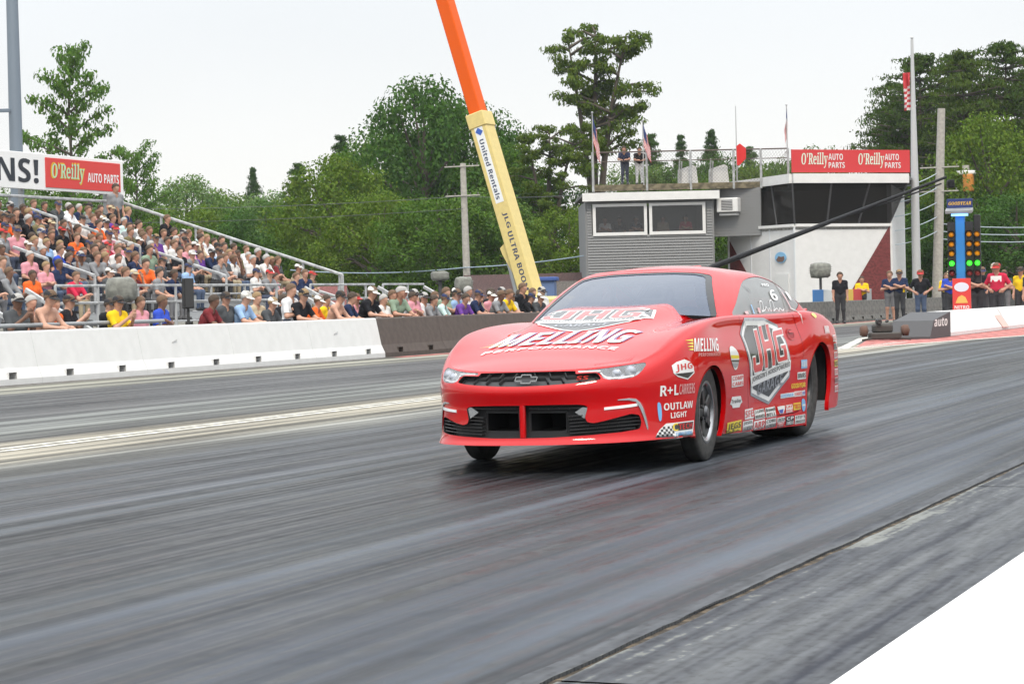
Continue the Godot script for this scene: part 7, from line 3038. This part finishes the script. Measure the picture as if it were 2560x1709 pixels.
	part("emblem", lay_poly(v2([-1.68, 0.235, -1.79, 0.238, -1.77, 0.208, -1.71, 0.208]), "side", 0.0045), M.decal_deep_blue, d)
	sticker(car, -1.855, -2.0, 0.205, 0.262, "decal_white", "decal_red", ["LAT", "OILS"], 0.0)
	sticker(car, -2.02, -2.17, 0.215, 0.268, "decal_yellow", "decal_red", ["TRICK"], 0.0)
	d = part("decal", lay_poly(soft([-2.20, 0.29, -2.26, 0.285, -2.285, 0.24, -2.265, 0.20, -2.22, 0.198, -2.192, 0.24], 3), "side", 0.003), M.decal_blue, car)
	part("bar", lay_poly(v2([-2.205, 0.236, -2.275, 0.236, -2.275, 0.25, -2.205, 0.25]), "side", 0.0045), M.decal_white, d)
	sticker(car, -0.755, -1.005, 0.135, 0.205, "decal_white", "decal_black", ["JESEL", "VALVETRAIN"], -0.006)
	sticker(car, -1.03, -1.31, 0.125, 0.190, "decal_white", "decal_red", ["ARP"], -0.004)
	sticker(car, -1.335, -1.60, 0.118, 0.184, "decal_white", "decal_black", ["CORE", "HONING"], -0.004)
	sticker(car, -1.625, -1.82, 0.145, 0.180, "decal_white", "decal_black", ["LINCOLN"], 0.0)
	sticker(car, -1.64, -1.80, 0.108, 0.140, "decal_white", "decal_red", ["WELDERS"], 0.0)
	sticker(car, -1.845, -2.02, 0.108, 0.176, "decal_black", "decal_white", ["CP", "CARRILLO"], 0.0)
	sticker(car, -2.045, -2.275, 0.108, 0.172, "decal_white", "decal_black", ["STEF'S", "DRAGSTER"], 0.0)
	# column ahead of the rear wheel
	sticker(car, -2.19, -2.335, 0.525, 0.592, "decal_blue", "decal_white", ["K&N"], 0.0)
	sticker(car, -2.11, -2.30, 0.445, 0.500, "decal_white", "decal_black", ["BMRS"], 0.0)
	b = MB.new()
	lay_text(b, "GOOD/YEAR", Vector2(-1.985, 0.382), Vector2(-0.30, 0.0), Vector2(0, 0.036), "side", 0.004)
	part("decal", b, M.decal_yellow, car)
	sticker(car, -1.745, -2.04, 0.318, 0.352, "decal_white", "decal_blue", ["KOERNER"], 0.0)
	sticker(car, -2.045, -2.20, 0.316, 0.356, "decal_white", "decal_red", ["SCHWARTZ"], 0.0)
	sticker(car, -2.205, -2.275, 0.316, 0.356, "decal_white", "decal_deep_blue", ["##"], 0.0)
	# behind the rear wheel and on the tail corner: a stack of small stickers
	var cols := ["decal_white", "decal_pink", "decal_white", "decal_yellow", "decal_white", "decal_grey", "decal_white"]
	for i in 7:
		sticker(car, -3.13, -3.25, 0.30 + 0.068 * i, 0.352 + 0.068 * i, cols[i], "decal_red" if i % 2 == 0 else "decal_black", [["NHRA", "MAHLE", "ISKY", "MSD", "XRP", "CRANE", "RED"][i]])
	sticker(car, -2.90, -3.05, 0.78, 0.84, "decal_pink", "decal_white", ["SUMMIT"])
	part("decal", lay_poly(soft([-2.62, 0.935, -2.70, 0.945, -2.76, 0.925, -2.70, 0.905], 3), "side", 0.004), M.decal_yellow, car)
	# on the side glass: number, class, a signature, flags and badges
	b = MB.new()
	lay_text(b, "6", Vector2(-1.96, 1.055), Vector2(-0.16, 0.0), Vector2(-0.02, 0.082), "side", 0.004)
	lay_text(b, "PRO", Vector2(-1.90, 1.165), Vector2(-0.18, 0.0), Vector2(-0.01, 0.022), "side", 0.004)
	part("window_number", b, M.decal_white, car)
	b = MB.new()
	var sig := [Vector2(-1.56, 0.985), Vector2(-1.60, 1.045), Vector2(-1.66, 1.05), Vector2(-1.64, 1.0), Vector2(-1.58, 0.975), Vector2(-1.68, 0.99), Vector2(-1.72, 1.01), Vector2(-1.75, 0.98), Vector2(-1.79, 1.0), Vector2(-1.82, 0.975), Vector2(-1.86, 1.045), Vector2(-1.93, 1.055), Vector2(-1.92, 1.0), Vector2(-1.88, 0.975), Vector2(-1.98, 0.995), Vector2(-2.02, 0.975), Vector2(-2.06, 0.995), Vector2(-2.12, 0.975), Vector2(-2.17, 0.99)]
	var sg := curve2(sig, false, 5)
	for i in sg.size() - 1:
		var e := (sg[i + 1] - sg[i]).normalized().orthogonal() * 0.0035
		lay(b, sg[i] + e, sg[i] - e, sg[i + 1] - e, "side", 0.004)
		lay(b, sg[i] + e, sg[i + 1] - e, sg[i + 1] + e, "side", 0.004)
	part("window_signature", b, M.decal_white, car)
	part("window_sticker", lay_poly(rect2(-1.49, -1.54, 0.965, 1.005), "side", 0.004), M.decal_pink, car)
	part("window_sticker", lay_poly(rect2(-1.35, -1.375, 0.962, 1.03), "side", 0.004), M.decal_blue, car)
	part("window_sticker", lay_poly(rect2(-1.14, -1.22, 0.962, 0.982), "side", 0.004), M.decal_pink, car)
	part("window_sticker", lay_poly(v2([-1.42, 1.185, -1.44, 1.165, -1.52, 1.115, -1.50, 1.14]), "side", 0.004), M.decal_black, car)
	part("window_sticker", lay_poly(rect2(-2.30, -2.37, 1.16, 1.185, -0.3), "side", 0.004), M.decal_white, car)
	part("window_sticker", lay_poly(rect2(-2.29, -2.38, 1.085, 1.14, -0.2), "side", 0.004), M.decal_pink, car)
	part("window_sticker", lay_poly(soft([-2.40, 1.115, -2.44, 1.12, -2.47, 1.09, -2.45, 1.055, -2.41, 1.06], 3), "side", 0.004), M.decal_white, car)

	# bonnet: maker's name across the nose, the shield on the bulge
	b = MB.new()
	lay_text(b, "MELLING", Vector2(-0.485, 0.585), Vector2(0.93, -0.03), Vector2(0.06, -0.29), "top", 0.004, "sans bold", 0.12)
	d = part("bonnet_name_shadow", b, M.decal_purple, car)
	b = MB.new()
	lay_text(b, "MELLING", Vector2(-0.50, 0.60), Vector2(0.93, -0.03), Vector2(0.06, -0.29), "top", 0.0065, "sans bold", 0.12)
	part("lettering", b, M.decal_white, d)
	b = MB.new()
	lay_text(b, "PERFORMANCE", Vector2(-0.50, 0.735), Vector2(0.95, -0.02), Vector2(0.01, -0.058), "top", 0.004, "sans bold", 0.8)
	part("lettering", b, M.decal_white, d)
	b = MB.new()
	for i in 4:
		var z0 := 0.56 - 0.04 * i
		lay(b, Vector2(-0.58 + 0.03 * i, z0 + 0.015), Vector2(-0.37, z0), Vector2(-0.365, z0 - 0.022), "top", 0.004)
	part("flame_stripe", b, M.decal_yellow, d)
	# a row of small slanted ticks above the left headlamp
	b = MB.new()
	for i in 10:
		var x0 := 0.42 + 0.020 * i
		var z0 := 1.02 - 0.0175 * i
		lay(b, Vector2(x0, z0), Vector2(x0 + 0.006, z0), Vector2(x0 + 0.012, z0 - 0.05 - 0.004 * i), "top", 0.003)
	part("bonnet_ticks", b, M.dark_red, car)
	var hs := v2([-0.40, -0.28, 0.40, -0.28, 0.44, -0.10, 0.34, 0.10, 0.10, 0.235, 0.0, 0.26, -0.10, 0.235, -0.34, 0.10, -0.44, -0.10])
	d = part("bonnet_shield", lay_poly(hs, "top", 0.004), M.decal_white, car)
	part("field", lay_poly(shrink(hs, 0.018), "top", 0.0055), M.decal_black, d)
	part("band", lay_poly(v2([-0.395, 0.015, 0.395, 0.015, 0.35, 0.075, -0.35, 0.075]), "top", 0.007), M.decal_white, d)
	b = MB.new()
	lay_text(b, "JOHNSON'S HORSEPOWERED", Vector2(-0.35, 0.066), Vector2(0.70, 0), Vector2(0, -0.042), "top", 0.0085)
	part("lettering", b, M.decal_black, d)
	b = MB.new()
	lay_text(b, "GARAGE", Vector2(-0.20, 0.155), Vector2(0.40, 0), Vector2(0, -0.06), "top", 0.0075)
	part("lettering", b, M.decal_grey, d)
	var wb := MB.new()
	var rb := MB.new()
	for c in [["J", -0.37, -0.15], ["H", -0.12, 0.11], ["G", 0.14, 0.37]]:
		var pl := PackedVector2Array()
		for q in glyphs[c[0]]:
			pl.append(Vector2(lerpf(c[1], c[2], q.x), lerpf(0.0, -0.235, q.y)))
		wb.add(lay_poly(pl, "top", 0.007))
		rb.add(lay_poly(shrink(pl, 0.012), "top", 0.0085))
	part("letter", wb, M.decal_white, d)
	part("letter_fill", rb, M.decal_red, d)

func car_materials() -> void:
	var red := mat(0.50, 0.001, 0.003, 0.35)
	red.metallic_specular = 0.08
	red.clearcoat_enabled = true
	red.clearcoat = 1.0
	red.clearcoat_roughness = 0.04
	M.red_paint = red
	M.dark_red = mat(0.30, 0.004, 0.008, 0.4)
	M.tyre = grain(mat(0.045, 0.043, 0.041, 0.62), 71, 0.35, 0.6)
	M.tyre_yellow = mat(0.55, 0.40, 0.05, 0.7)
	M.polished = mat(0.38, 0.38, 0.39, 0.25, 1.0)
	M.hub_grey = mat(0.16, 0.16, 0.17, 0.3, 0.8)
	M.wheel_black = mat(0.02, 0.02, 0.021, 0.35)
	M.silver = mat(0.62, 0.63, 0.65, 0.25, 0.9)
	M.gloss_black = mat(0.008, 0.008, 0.01, 0.12)
	M.grille_black = mat(0.018, 0.018, 0.02, 0.35)
	M.dark_plastic = mat(0.022, 0.022, 0.024, 0.35)
	M.dark_plastic.metallic_specular = 0.3
	M.void_black = mat(0.025, 0.025, 0.026, 0.8)
	M.void_black.metallic_specular = 0.2
	M.flat_black = mat(0.03, 0.03, 0.031, 0.8)
	M.flat_black.metallic_specular = 0.15
	M.cage_grey = mat(0.10, 0.105, 0.115, 0.5)
	M.white_plastic = mat(0.85, 0.86, 0.88, 0.25)
	M.lamp_bowl = mat(0.32, 0.33, 0.36, 0.22, 0.85)
	M.badge_red = mat(0.55, 0.03, 0.02, 0.4)
	var lens := mat(0.35, 0.37, 0.42, 0.03, 0.3)
	M.lens = lens
	var cov := mat(0.8, 0.82, 0.85, 0.03)
	cov.transparency = BaseMaterial3D.TRANSPARENCY_ALPHA
	cov.albedo_color.a = 0.12
	M.lamp_cover = cov
	var g := mat(0.020, 0.042, 0.095, 0.03)
	g.transparency = BaseMaterial3D.TRANSPARENCY_ALPHA
	g.albedo_color.a = 0.74
	g.clearcoat_enabled = true
	g.clearcoat = 0.6
	g.clearcoat_roughness = 0.02
	M.screen_glass = g
	var g2 := mat(0.27, 0.28, 0.28, 0.06)
	g2.transparency = BaseMaterial3D.TRANSPARENCY_ALPHA
	g2.albedo_color.a = 0.72
	M.side_glass = g2
	for e in [["white", 0.78, 0.78, 0.78], ["black", 0.012, 0.012, 0.014], ["grey", 0.22, 0.23, 0.26], ["red", 0.60, 0.02, 0.02], ["pink", 0.62, 0.30, 0.30], ["yellow", 0.80, 0.62, 0.02], ["blue", 0.16, 0.42, 0.74], ["deep_blue", 0.04, 0.08, 0.40], ["purple", 0.16, 0.04, 0.20]]:
		var m := mat(e[1], e[2], e[3], 0.3)
		m.clearcoat_enabled = true
		m.clearcoat = 0.7
		m.clearcoat_roughness = 0.06
		M["decal_" + e[0]] = m

# ================================================================ trees
func leaf(b: MB, p: Vector3, out: Vector3, size: float, long: float, tr: RandomNumberGenerator) -> void:
	var nn := (out * 0.8 + Vector3(tr.randf_range(-1, 1), tr.randf_range(-0.6, 1.2), tr.randf_range(-1, 1)) * 0.8).normalized()
	var u := nn.cross(Vector3(tr.randf_range(-1, 1), tr.randf_range(-1, 1), tr.randf_range(-1, 1))).normalized()
	var w := nn.cross(u)
	u *= size * long
	w *= size
	var g := tr.randf_range(0.62, 1.15)
	b.col = Color(g * tr.randf_range(0.85, 1.2), g, g * tr.randf_range(0.7, 1.1))
	var bend := nn * size * 0.25
	var i := b.vert(p - u, nn)
	b.vert(p - w * 0.8 + bend, nn)
	b.vert(p + u, nn)
	b.vert(p + w * 0.8 + bend, nn)
	b.tri_i(i, i + 1, i + 2)
	b.tri_i(i, i + 2, i + 3)

func clump(b: MB, c: Vector3, r: Vector3, n: int, size: float, long: float, tr: RandomNumberGenerator, fill := 0.55) -> void:
	for k in n:
		var d := Vector3(tr.randfn(), tr.randfn(), tr.randfn()).normalized()
		leaf(b, c + d * r * pow(tr.randf(), fill), d, size * tr.randf_range(0.7, 1.25), long, tr)

# unit trees: 1 m tall, crown about 1 m wide at full width; scaled when planted
func broad_tree(seed_: int) -> Array:
	var tr := RandomNumberGenerator.new()
	tr.seed = seed_
	var crown := MB.new()
	crown.use_col = true
	var wood := MB.new()
	wood.tube([Vector3(0, 0, 0), Vector3(0.01, 0.3, 0.0), Vector3(0.0, 0.62, 0.01), Vector3(0.01, 0.9, 0.0)], [0.03, 0.022, 0.013, 0.003], 8)
	var centres := []
	for k in 46:
		var t := (k + 0.5) / 46.0
		var el := lerpf(-0.75, 1.0, t)
		var an := k * 2.39996 + tr.randf_range(-0.5, 0.5)
		var rad := sqrt(maxf(0.0, 1.0 - el * el)) * tr.randf_range(0.72, 1.08)
		var c := Vector3(cos(an) * rad * 0.42, 0.56 + el * 0.36 * tr.randf_range(0.86, 1.06), sin(an) * rad * 0.42)
		centres.append(c)
		var s := tr.randf_range(0.095, 0.16)
		clump(crown, c, Vector3(s, s * 0.72, s), 330, 0.0082, 1.35, tr)
		if k % 3 == 0:
			wood.tube([Vector3(0, 0.3 + 0.3 * t, 0), c.lerp(Vector3(0, 0.4, 0), 0.4) + Vector3(0, 0.05, 0), c], [0.011, 0.007, 0.002], 5, false)
	for k in 12:
		var c: Vector3 = Vector3(tr.randf_range(-0.25, 0.25), tr.randf_range(0.28, 0.72), tr.randf_range(-0.25, 0.25))
		clump(crown, c, Vector3(0.18, 0.15, 0.18), 160, 0.011, 1.3, tr)
	return [wood, crown]

func fir_tree(seed_: int, cone: float) -> Array:
	# cone 1: pointed fir; cone 0: broad old white pine with level tiers
	var tr := RandomNumberGenerator.new()
	tr.seed = seed_
	var crown := MB.new()
	crown.use_col = true
	var wood := MB.new()
	wood.tube([Vector3(0, 0, 0), Vector3(0.004, 0.5, 0.0), Vector3(0, 0.985, 0)], [0.022, 0.014, 0.002], 8)
	var y := 0.08
	while y < 0.985:
		var pointed := 0.46 * pow(1.0 - y, 0.8) + 0.015
		var wide := 0.46 * pow(maxf(0.0, 1.0 - pow(y, 2.6)), 0.6) * (0.7 + 0.3 * smoothstep(0.0, 0.3, y)) + 0.02
		var reach := lerpf(wide, pointed, cone)
		var k := 8 if y < 0.85 else 5
		var a0 := tr.randf() * TAU
		for i in k:
			var an := a0 + TAU * i / k + tr.randf_range(-0.4, 0.4)
			var l := reach * tr.randf_range(0.55, 1.15)
			var tip := Vector3(cos(an) * l, y + l * tr.randf_range(-0.05, 0.16), sin(an) * l)
			wood.tube([Vector3(0, y, 0), tip], [0.005, 0.0012], 4, false)
			for s in 4:
				var f: float = [0.35, 0.6, 0.82, 1.0][s]
				var c := Vector3(0, y, 0).lerp(tip, f) + Vector3(tr.randf_range(-0.02, 0.02), tr.randf_range(-0.006, 0.01), tr.randf_range(-0.02, 0.02))
				var w: float = (0.035 + 0.045 * f) * (0.3 + 0.7 * minf(1.0, l / 0.25))
				clump(crown, c, Vector3(w, 0.013, w), 26, 0.0052, 2.0, tr, 0.5)
		y += 0.030 * tr.randf_range(0.7, 1.35)
	return [wood, crown]

# an old white pine: bare leaning stems, flat plates of needles
func pine_tree(seed_: int, low: float) -> Array:
	var tr := RandomNumberGenerator.new()
	tr.seed = seed_
	var crown := MB.new()
	crown.use_col = true
	var wood := MB.new()
	var stems := [[Vector3(0, 0, 0), Vector3(-0.02, 0.45, 0), Vector3(-0.07, 0.72, 0.02), Vector3(-0.12, 0.95, 0)], [Vector3(0.01, 0.30, 0), Vector3(0.05, 0.55, 0.02), Vector3(0.10, 0.75, 0), Vector3(0.17, 0.95, 0.02)], [Vector3(0, 0.4, 0), Vector3(0.0, 0.65, -0.03), Vector3(0.02, 0.85, -0.04), Vector3(0.02, 0.985, -0.03)]]
	for s in stems:
		wood.tube(s, [0.02, 0.016, 0.010, 0.003], 7)
	for k in 70:
		var s: Array = stems[k % 3]
		var t := lerpf(low, 1.0, tr.randf())
		var base: Vector3
		if t < 0.5:
			base = (s[0] as Vector3).lerp(s[1], t * 2.0)
		else:
			base = (s[1] as Vector3).lerp(s[3], (t - 0.5) * 2.0)
		var an := tr.randf() * TAU
		var l := tr.randf_range(0.04, 0.27) * (1.15 - 0.35 * t)
		var tip := base + Vector3(cos(an) * l, tr.randf_range(0.0, 0.05), sin(an) * l)
		wood.tube([base, base.lerp(tip, 0.5) + Vector3(0, 0.012, 0), tip], [0.006, 0.004, 0.0015], 4, false)
		var w := tr.randf_range(0.03, 0.085)
		clump(crown, tip, Vector3(w, 0.018, w), 110, 0.0052, 2.0, tr, 0.5)
		clump(crown, tip.lerp(base, 0.4), Vector3(w * 0.8, 0.016, w * 0.8), 70, 0.0052, 2.0, tr, 0.5)
	return [wood, crown]

# a thin young tree one can see through
func sparse_tree(seed_: int) -> Array:
	var tr := RandomNumberGenerator.new()
	tr.seed = seed_
	var crown := MB.new()
	crown.use_col = true
	var wood := MB.new()
	wood.tube([Vector3(0, 0, 0), Vector3(0.01, 0.5, 0), Vector3(-0.01, 0.8, 0), Vector3(0.02, 0.98, 0)], [0.016, 0.012, 0.007, 0.002], 7)
	for k in 40:
		var t := lerpf(0.30, 1.0, (k + 0.5) / 40.0)
		var an := k * 2.39996 + tr.randf_range(-0.5, 0.5)
		var l := tr.randf_range(0.45, 1.0) * 0.50 * pow(1.08 - t, 0.5)
		var base := Vector3(0.0, t * 0.93, 0)
		var tip := base + Vector3(cos(an) * l, 0.06 + 0.05 * tr.randf(), sin(an) * l)
		wood.tube([base, base.lerp(tip, 0.5) + Vector3(0, 0.01, 0), tip], [0.005, 0.003, 0.001], 4, false)
		for s in 3:
			var c := base.lerp(tip, [0.45, 0.75, 1.0][s])
			clump(crown, c, Vector3(0.065, 0.026, 0.065) * tr.randf_range(0.7, 1.2), 62, 0.0072, 1.5, tr)
	return [wood, crown]

func leaf_material(r: float, g: float, bb: float) -> StandardMaterial3D:
	var m := mat(r, g, bb, 0.7)
	m.metallic_specular = 0.2
	m.vertex_color_use_as_albedo = true
	m.backlight_enabled = true
	m.backlight = lin(0.5, 0.6, 0.16)
	return m

func build_trees() -> void:
	var bark := mat(0.075, 0.06, 0.048, 0.95)
	var greens := {"broad": [leaf_material(0.085, 0.165, 0.026), leaf_material(0.120, 0.190, 0.026), leaf_material(0.062, 0.135, 0.028), leaf_material(0.125, 0.210, 0.050)], "fir": [leaf_material(0.055, 0.109, 0.034), leaf_material(0.066, 0.130, 0.033)], "whitepine": [leaf_material(0.062, 0.105, 0.022), leaf_material(0.078, 0.120, 0.022)], "pine": [leaf_material(0.101, 0.151, 0.025)], "sparse": [leaf_material(0.105, 0.202, 0.041)]}
	var kinds := {"broad": [broad_tree(11), broad_tree(12), broad_tree(13), broad_tree(14)], "fir": [fir_tree(21, 0.85), fir_tree(22, 0.7), fir_tree(23, 0.95)], "whitepine": [fir_tree(26, 0.15), fir_tree(27, 0.3), fir_tree(28, 0.05)], "pine": [pine_tree(31, 0.52), pine_tree(33, 0.35)], "sparse": [sparse_tree(41), sparse_tree(42)]}
	var meshes := {}
	for k in kinds:
		meshes[k] = []
		for e in kinds[k]:
			meshes[k].append([e[0].mesh(), e[1].mesh()])
	# kind, x, z, height, width, words
	var list := [
		["sparse", -64.4, -95.0, 14.9, 8.7, "slender see-through young tree above the white sign"],
		["sparse", -66.9, -105.0, 10.7, 6.8, "thin leafy tree top just right of the red sign panel"],
		["broad", -85.8, -120.0, 10.2, 10.1, "green leafy tree behind the lamp mast at left"],
		["broad", -85.5, -125.0, 10.1, 10.1, "green leafy tree behind the sign's red panel"],
		["broad", -83.9, -128.0, 9.7, 10.1, "green leafy tree behind the top end of the stand"],
		["broad", -81.7, -130.0, 9.2, 8.6, "low light green tree above the stand's sloping end rail"],
		["broad", -84.9, -140.0, 11.6, 10.3, "rounded green tree right of the thin leafy tree top"],
		["broad", -87.0, -150.0, 11.2, 10.0, "far green tree left of a small dark fir"],
		["broad", -77.9, -140.0, 10.2, 10.0, "hazy green tree between two dark firs"],
		["fir", -84.8, -150.0, 12.4, 4.4, "small dark fir top left of the middle of the tree line"],
		["fir", -70.0, -130.0, 11.2, 5.9, "dark fir standing alone above the hazy tree line"],
		["fir", -64.1, -125.0, 12.5, 6.8, "dark fir beside the tall leafy trees"],
		["broad", -60.5, -115.0, 7.5, 8.4, "low bushy tree below the end of the stand's rail"],
		["broad", -57.3, -118.0, 12.7, 10.0, "tall leafy tree left of the crane boom"],
		["broad", -52.1, -112.0, 14.5, 10.5, "tallest leafy tree directly behind the crane's orange section"],
		["broad", -51.4, -116.0, 14.0, 8.9, "tall leafy tree just right of the crane's orange section"],
		["broad", -49.3, -100.0, 7.5, 7.3, "lower leafy tree left of the grey utility pole"],
		["broad", -45.0, -98.0, 7.2, 7.3, "lower leafy tree behind the grey utility pole"],
		["broad", -51.6, -120.0, 12.0, 6.5, "leafy tree edge showing right of the yellow boom top"],
		["broad", -43.5, -100.0, 7.5, 6.8, "leafy tree behind the yellow boom section"],
		["fir", -43.7, -105.0, 7.4, 5.1, "dark fir right of the yellow boom section"],
		["broad", -43.4, -108.0, 8.2, 7.3, "leafy tree between the boom and the grey building"],
		["broad", -38.8, -100.0, 6.2, 5.9, "low tree against the grey building's left side"],
		["pine", -41.9, -112.0, 16.5, 10.8, "tall old pine with flat plates of needles and bare stems"],
		["pine", -42.3, -106.0, 10.4, 8.2, "shorter pine with low branches below the tall old pine"],
		["fir", -51.7, -150.0, 13.5, 5.1, "small fir seen through the deck railing by the white trousers"],
		["fir", -51.1, -155.0, 13.7, 4.8, "small fir behind the first white case on the deck"],
		["fir", -47.1, -150.0, 13.4, 5.3, "small fir behind the second white case on the deck"],
		["fir", -44.3, -150.0, 12.2, 5.1, "small fir behind the red pennant"],
		["broad", -45.0, -160.0, 12.4, 8.4, "far leafy tree left of the red banner"],
		["broad", -43.3, -165.0, 13.1, 8.4, "far leafy tree top above the red banner"],
		["whitepine", -31.2, -140.0, 13.9, 7.5, "white pine left of the tall flagpole"],
		["whitepine", -27.7, -130.0, 15.7, 10.0, "large spreading white pine behind the tall flagpole"],
		["whitepine", -26.3, -135.0, 16.4, 10.0, "large spreading white pine behind the leaning utility pole"],
		["broad", -21.4, -118.0, 11.2, 8.4, "leafy tree behind the start lights"],
		["whitepine", -22.6, -130.0, 16.1, 10.0, "large white pine right of the start lights"],
		["whitepine", -22.6, -140.0, 16.5, 10.5, "large white pine at the right edge"],
		["broad", -25.6, -120.0, 6.3, 7.3, "low bush between the tower and the flagpole"],
		["broad", -23.2, -118.0, 7.3, 7.8, "low leafy tree behind the pale blue shirt man"],
		["broad", -19.0, -112.0, 6.7, 7.8, "low leafy tree behind the red and white shirt"],
		["broad", -28.4, -125.0, 5.3, 5.9, "low bush at the tower's right corner"],
		["broad", -24.5, -150.0, 9.0, 12.2, "far leafy tree low behind the large firs"],
		["broad", -16.0, -135.0, 9.5, 10.8, "leafy tree behind the officials at the right edge"],
		["broad", -73.0, -122.0, 8.6, 9.0, "light green tree mass below the far dark fir"],
		["broad", -66.0, -118.0, 8.2, 9.0, "yellow-green tree mass left of the tall leafy trees"],
		["broad", -78.0, -118.0, 8.4, 9.0, "pale green tree mass above the middle of the end rail"],
		["broad", -54.0, -105.0, 9.8, 8.5, "broad leafy tree in front of the tall leafy ones"],
		["broad", -47.5, -112.0, 10.6, 7.5, "leafy tree filling the gap right of the boom"],
		["broad", -38.5, -120.0, 8.8, 7.5, "leafy tree seen under the tall old pine"],
		["broad", -49.5, -142.0, 11.4, 7.5, "far leafy tree behind the person in white trousers on deck"],
		["broad", -46.9, -142.0, 11.0, 7.5, "far leafy tree behind the first white case on deck"],
		["broad", -44.2, -142.0, 11.6, 7.0, "far leafy tree behind the second white case on deck"],
		["broad", -41.8, -142.0, 10.8, 7.0, "far leafy tree left of the red pennant's staff"],
		["broad", -39.2, -143.0, 10.9, 7.0, "far leafy tree behind the right end of the deck railing"],
		["whitepine", -29.4, -132.0, 14.6, 8.5, "white pine between the tower and the tall flagpole"],
		["whitepine", -24.5, -127.0, 15.4, 9.0, "white pine between the leaning pole and start lights"],
		["whitepine", -20.3, -133.0, 16.4, 9.0, "white pine cut by the right edge of the picture"],
		["broad", -31.0, -150.0, 9.5, 9.0, "far leafy tree seen just right of the red banner"],
	]
	# beyond the near side of the track, outside the frame: the tree belt that the car's flank mirrors
	for i in 13:
		list.append(["broad" if i % 3 != 1 else "fir", 24.0 + 5.0 * (i % 2), -48.0 - 12.0 * i, 6.5 + 1.2 * ((i * 7) % 3), 13.0, "tree of the belt outside the frame beyond the near wall, %s along" % nth_word(i)])
	var pale := leaf_material(0.150, 0.240, 0.090)  # lighter green with distance haze painted into the leaves, for far-left crowns
	var tr := RandomNumberGenerator.new()
	tr.seed = 99
	var n := 0
	for e in list:
		var k: String = e[0]
		var ms: Array = meshes[k]
		var m: Array = ms[n % ms.size()]
		if k == "pine":
			m = ms[0] if e[3] > 12.0 else ms[1]
		if k == "sparse":
			m = ms[0] if e[3] > 12.0 else ms[1]
		var gr: Array = greens[k]
		var o := thing({"broad": "leafy_tree", "fir": "fir_tree", "whitepine": "white_pine_tree", "pine": "pine_tree", "sparse": "young_tree"}[k], e[5], "tree", Vector3(e[1], -0.42, e[2]), tr.randf() * TAU if k != "pine" else 0.4, "trees behind the strip")
		o.scale = Vector3(e[4], e[3], e[4])
		put("trunk", m[0], bark, o)
		var lm: Material = gr[(n * 7 + n / 3) % gr.size()]
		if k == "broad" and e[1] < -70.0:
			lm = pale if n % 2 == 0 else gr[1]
		put("crown", m[1], lm, o)
		n += 1

func _ready() -> void:
	setup()
	car_materials()
	build_ground()
	build_barriers()
	build_grandstand()
	people_materials()
	build_tower()
	build_poles()
	build_lift()
	build_trees()
	build_car()
	build_crowd()
	build_start_line()
	build_bits()
	for k in figures:
		figures[k].free()
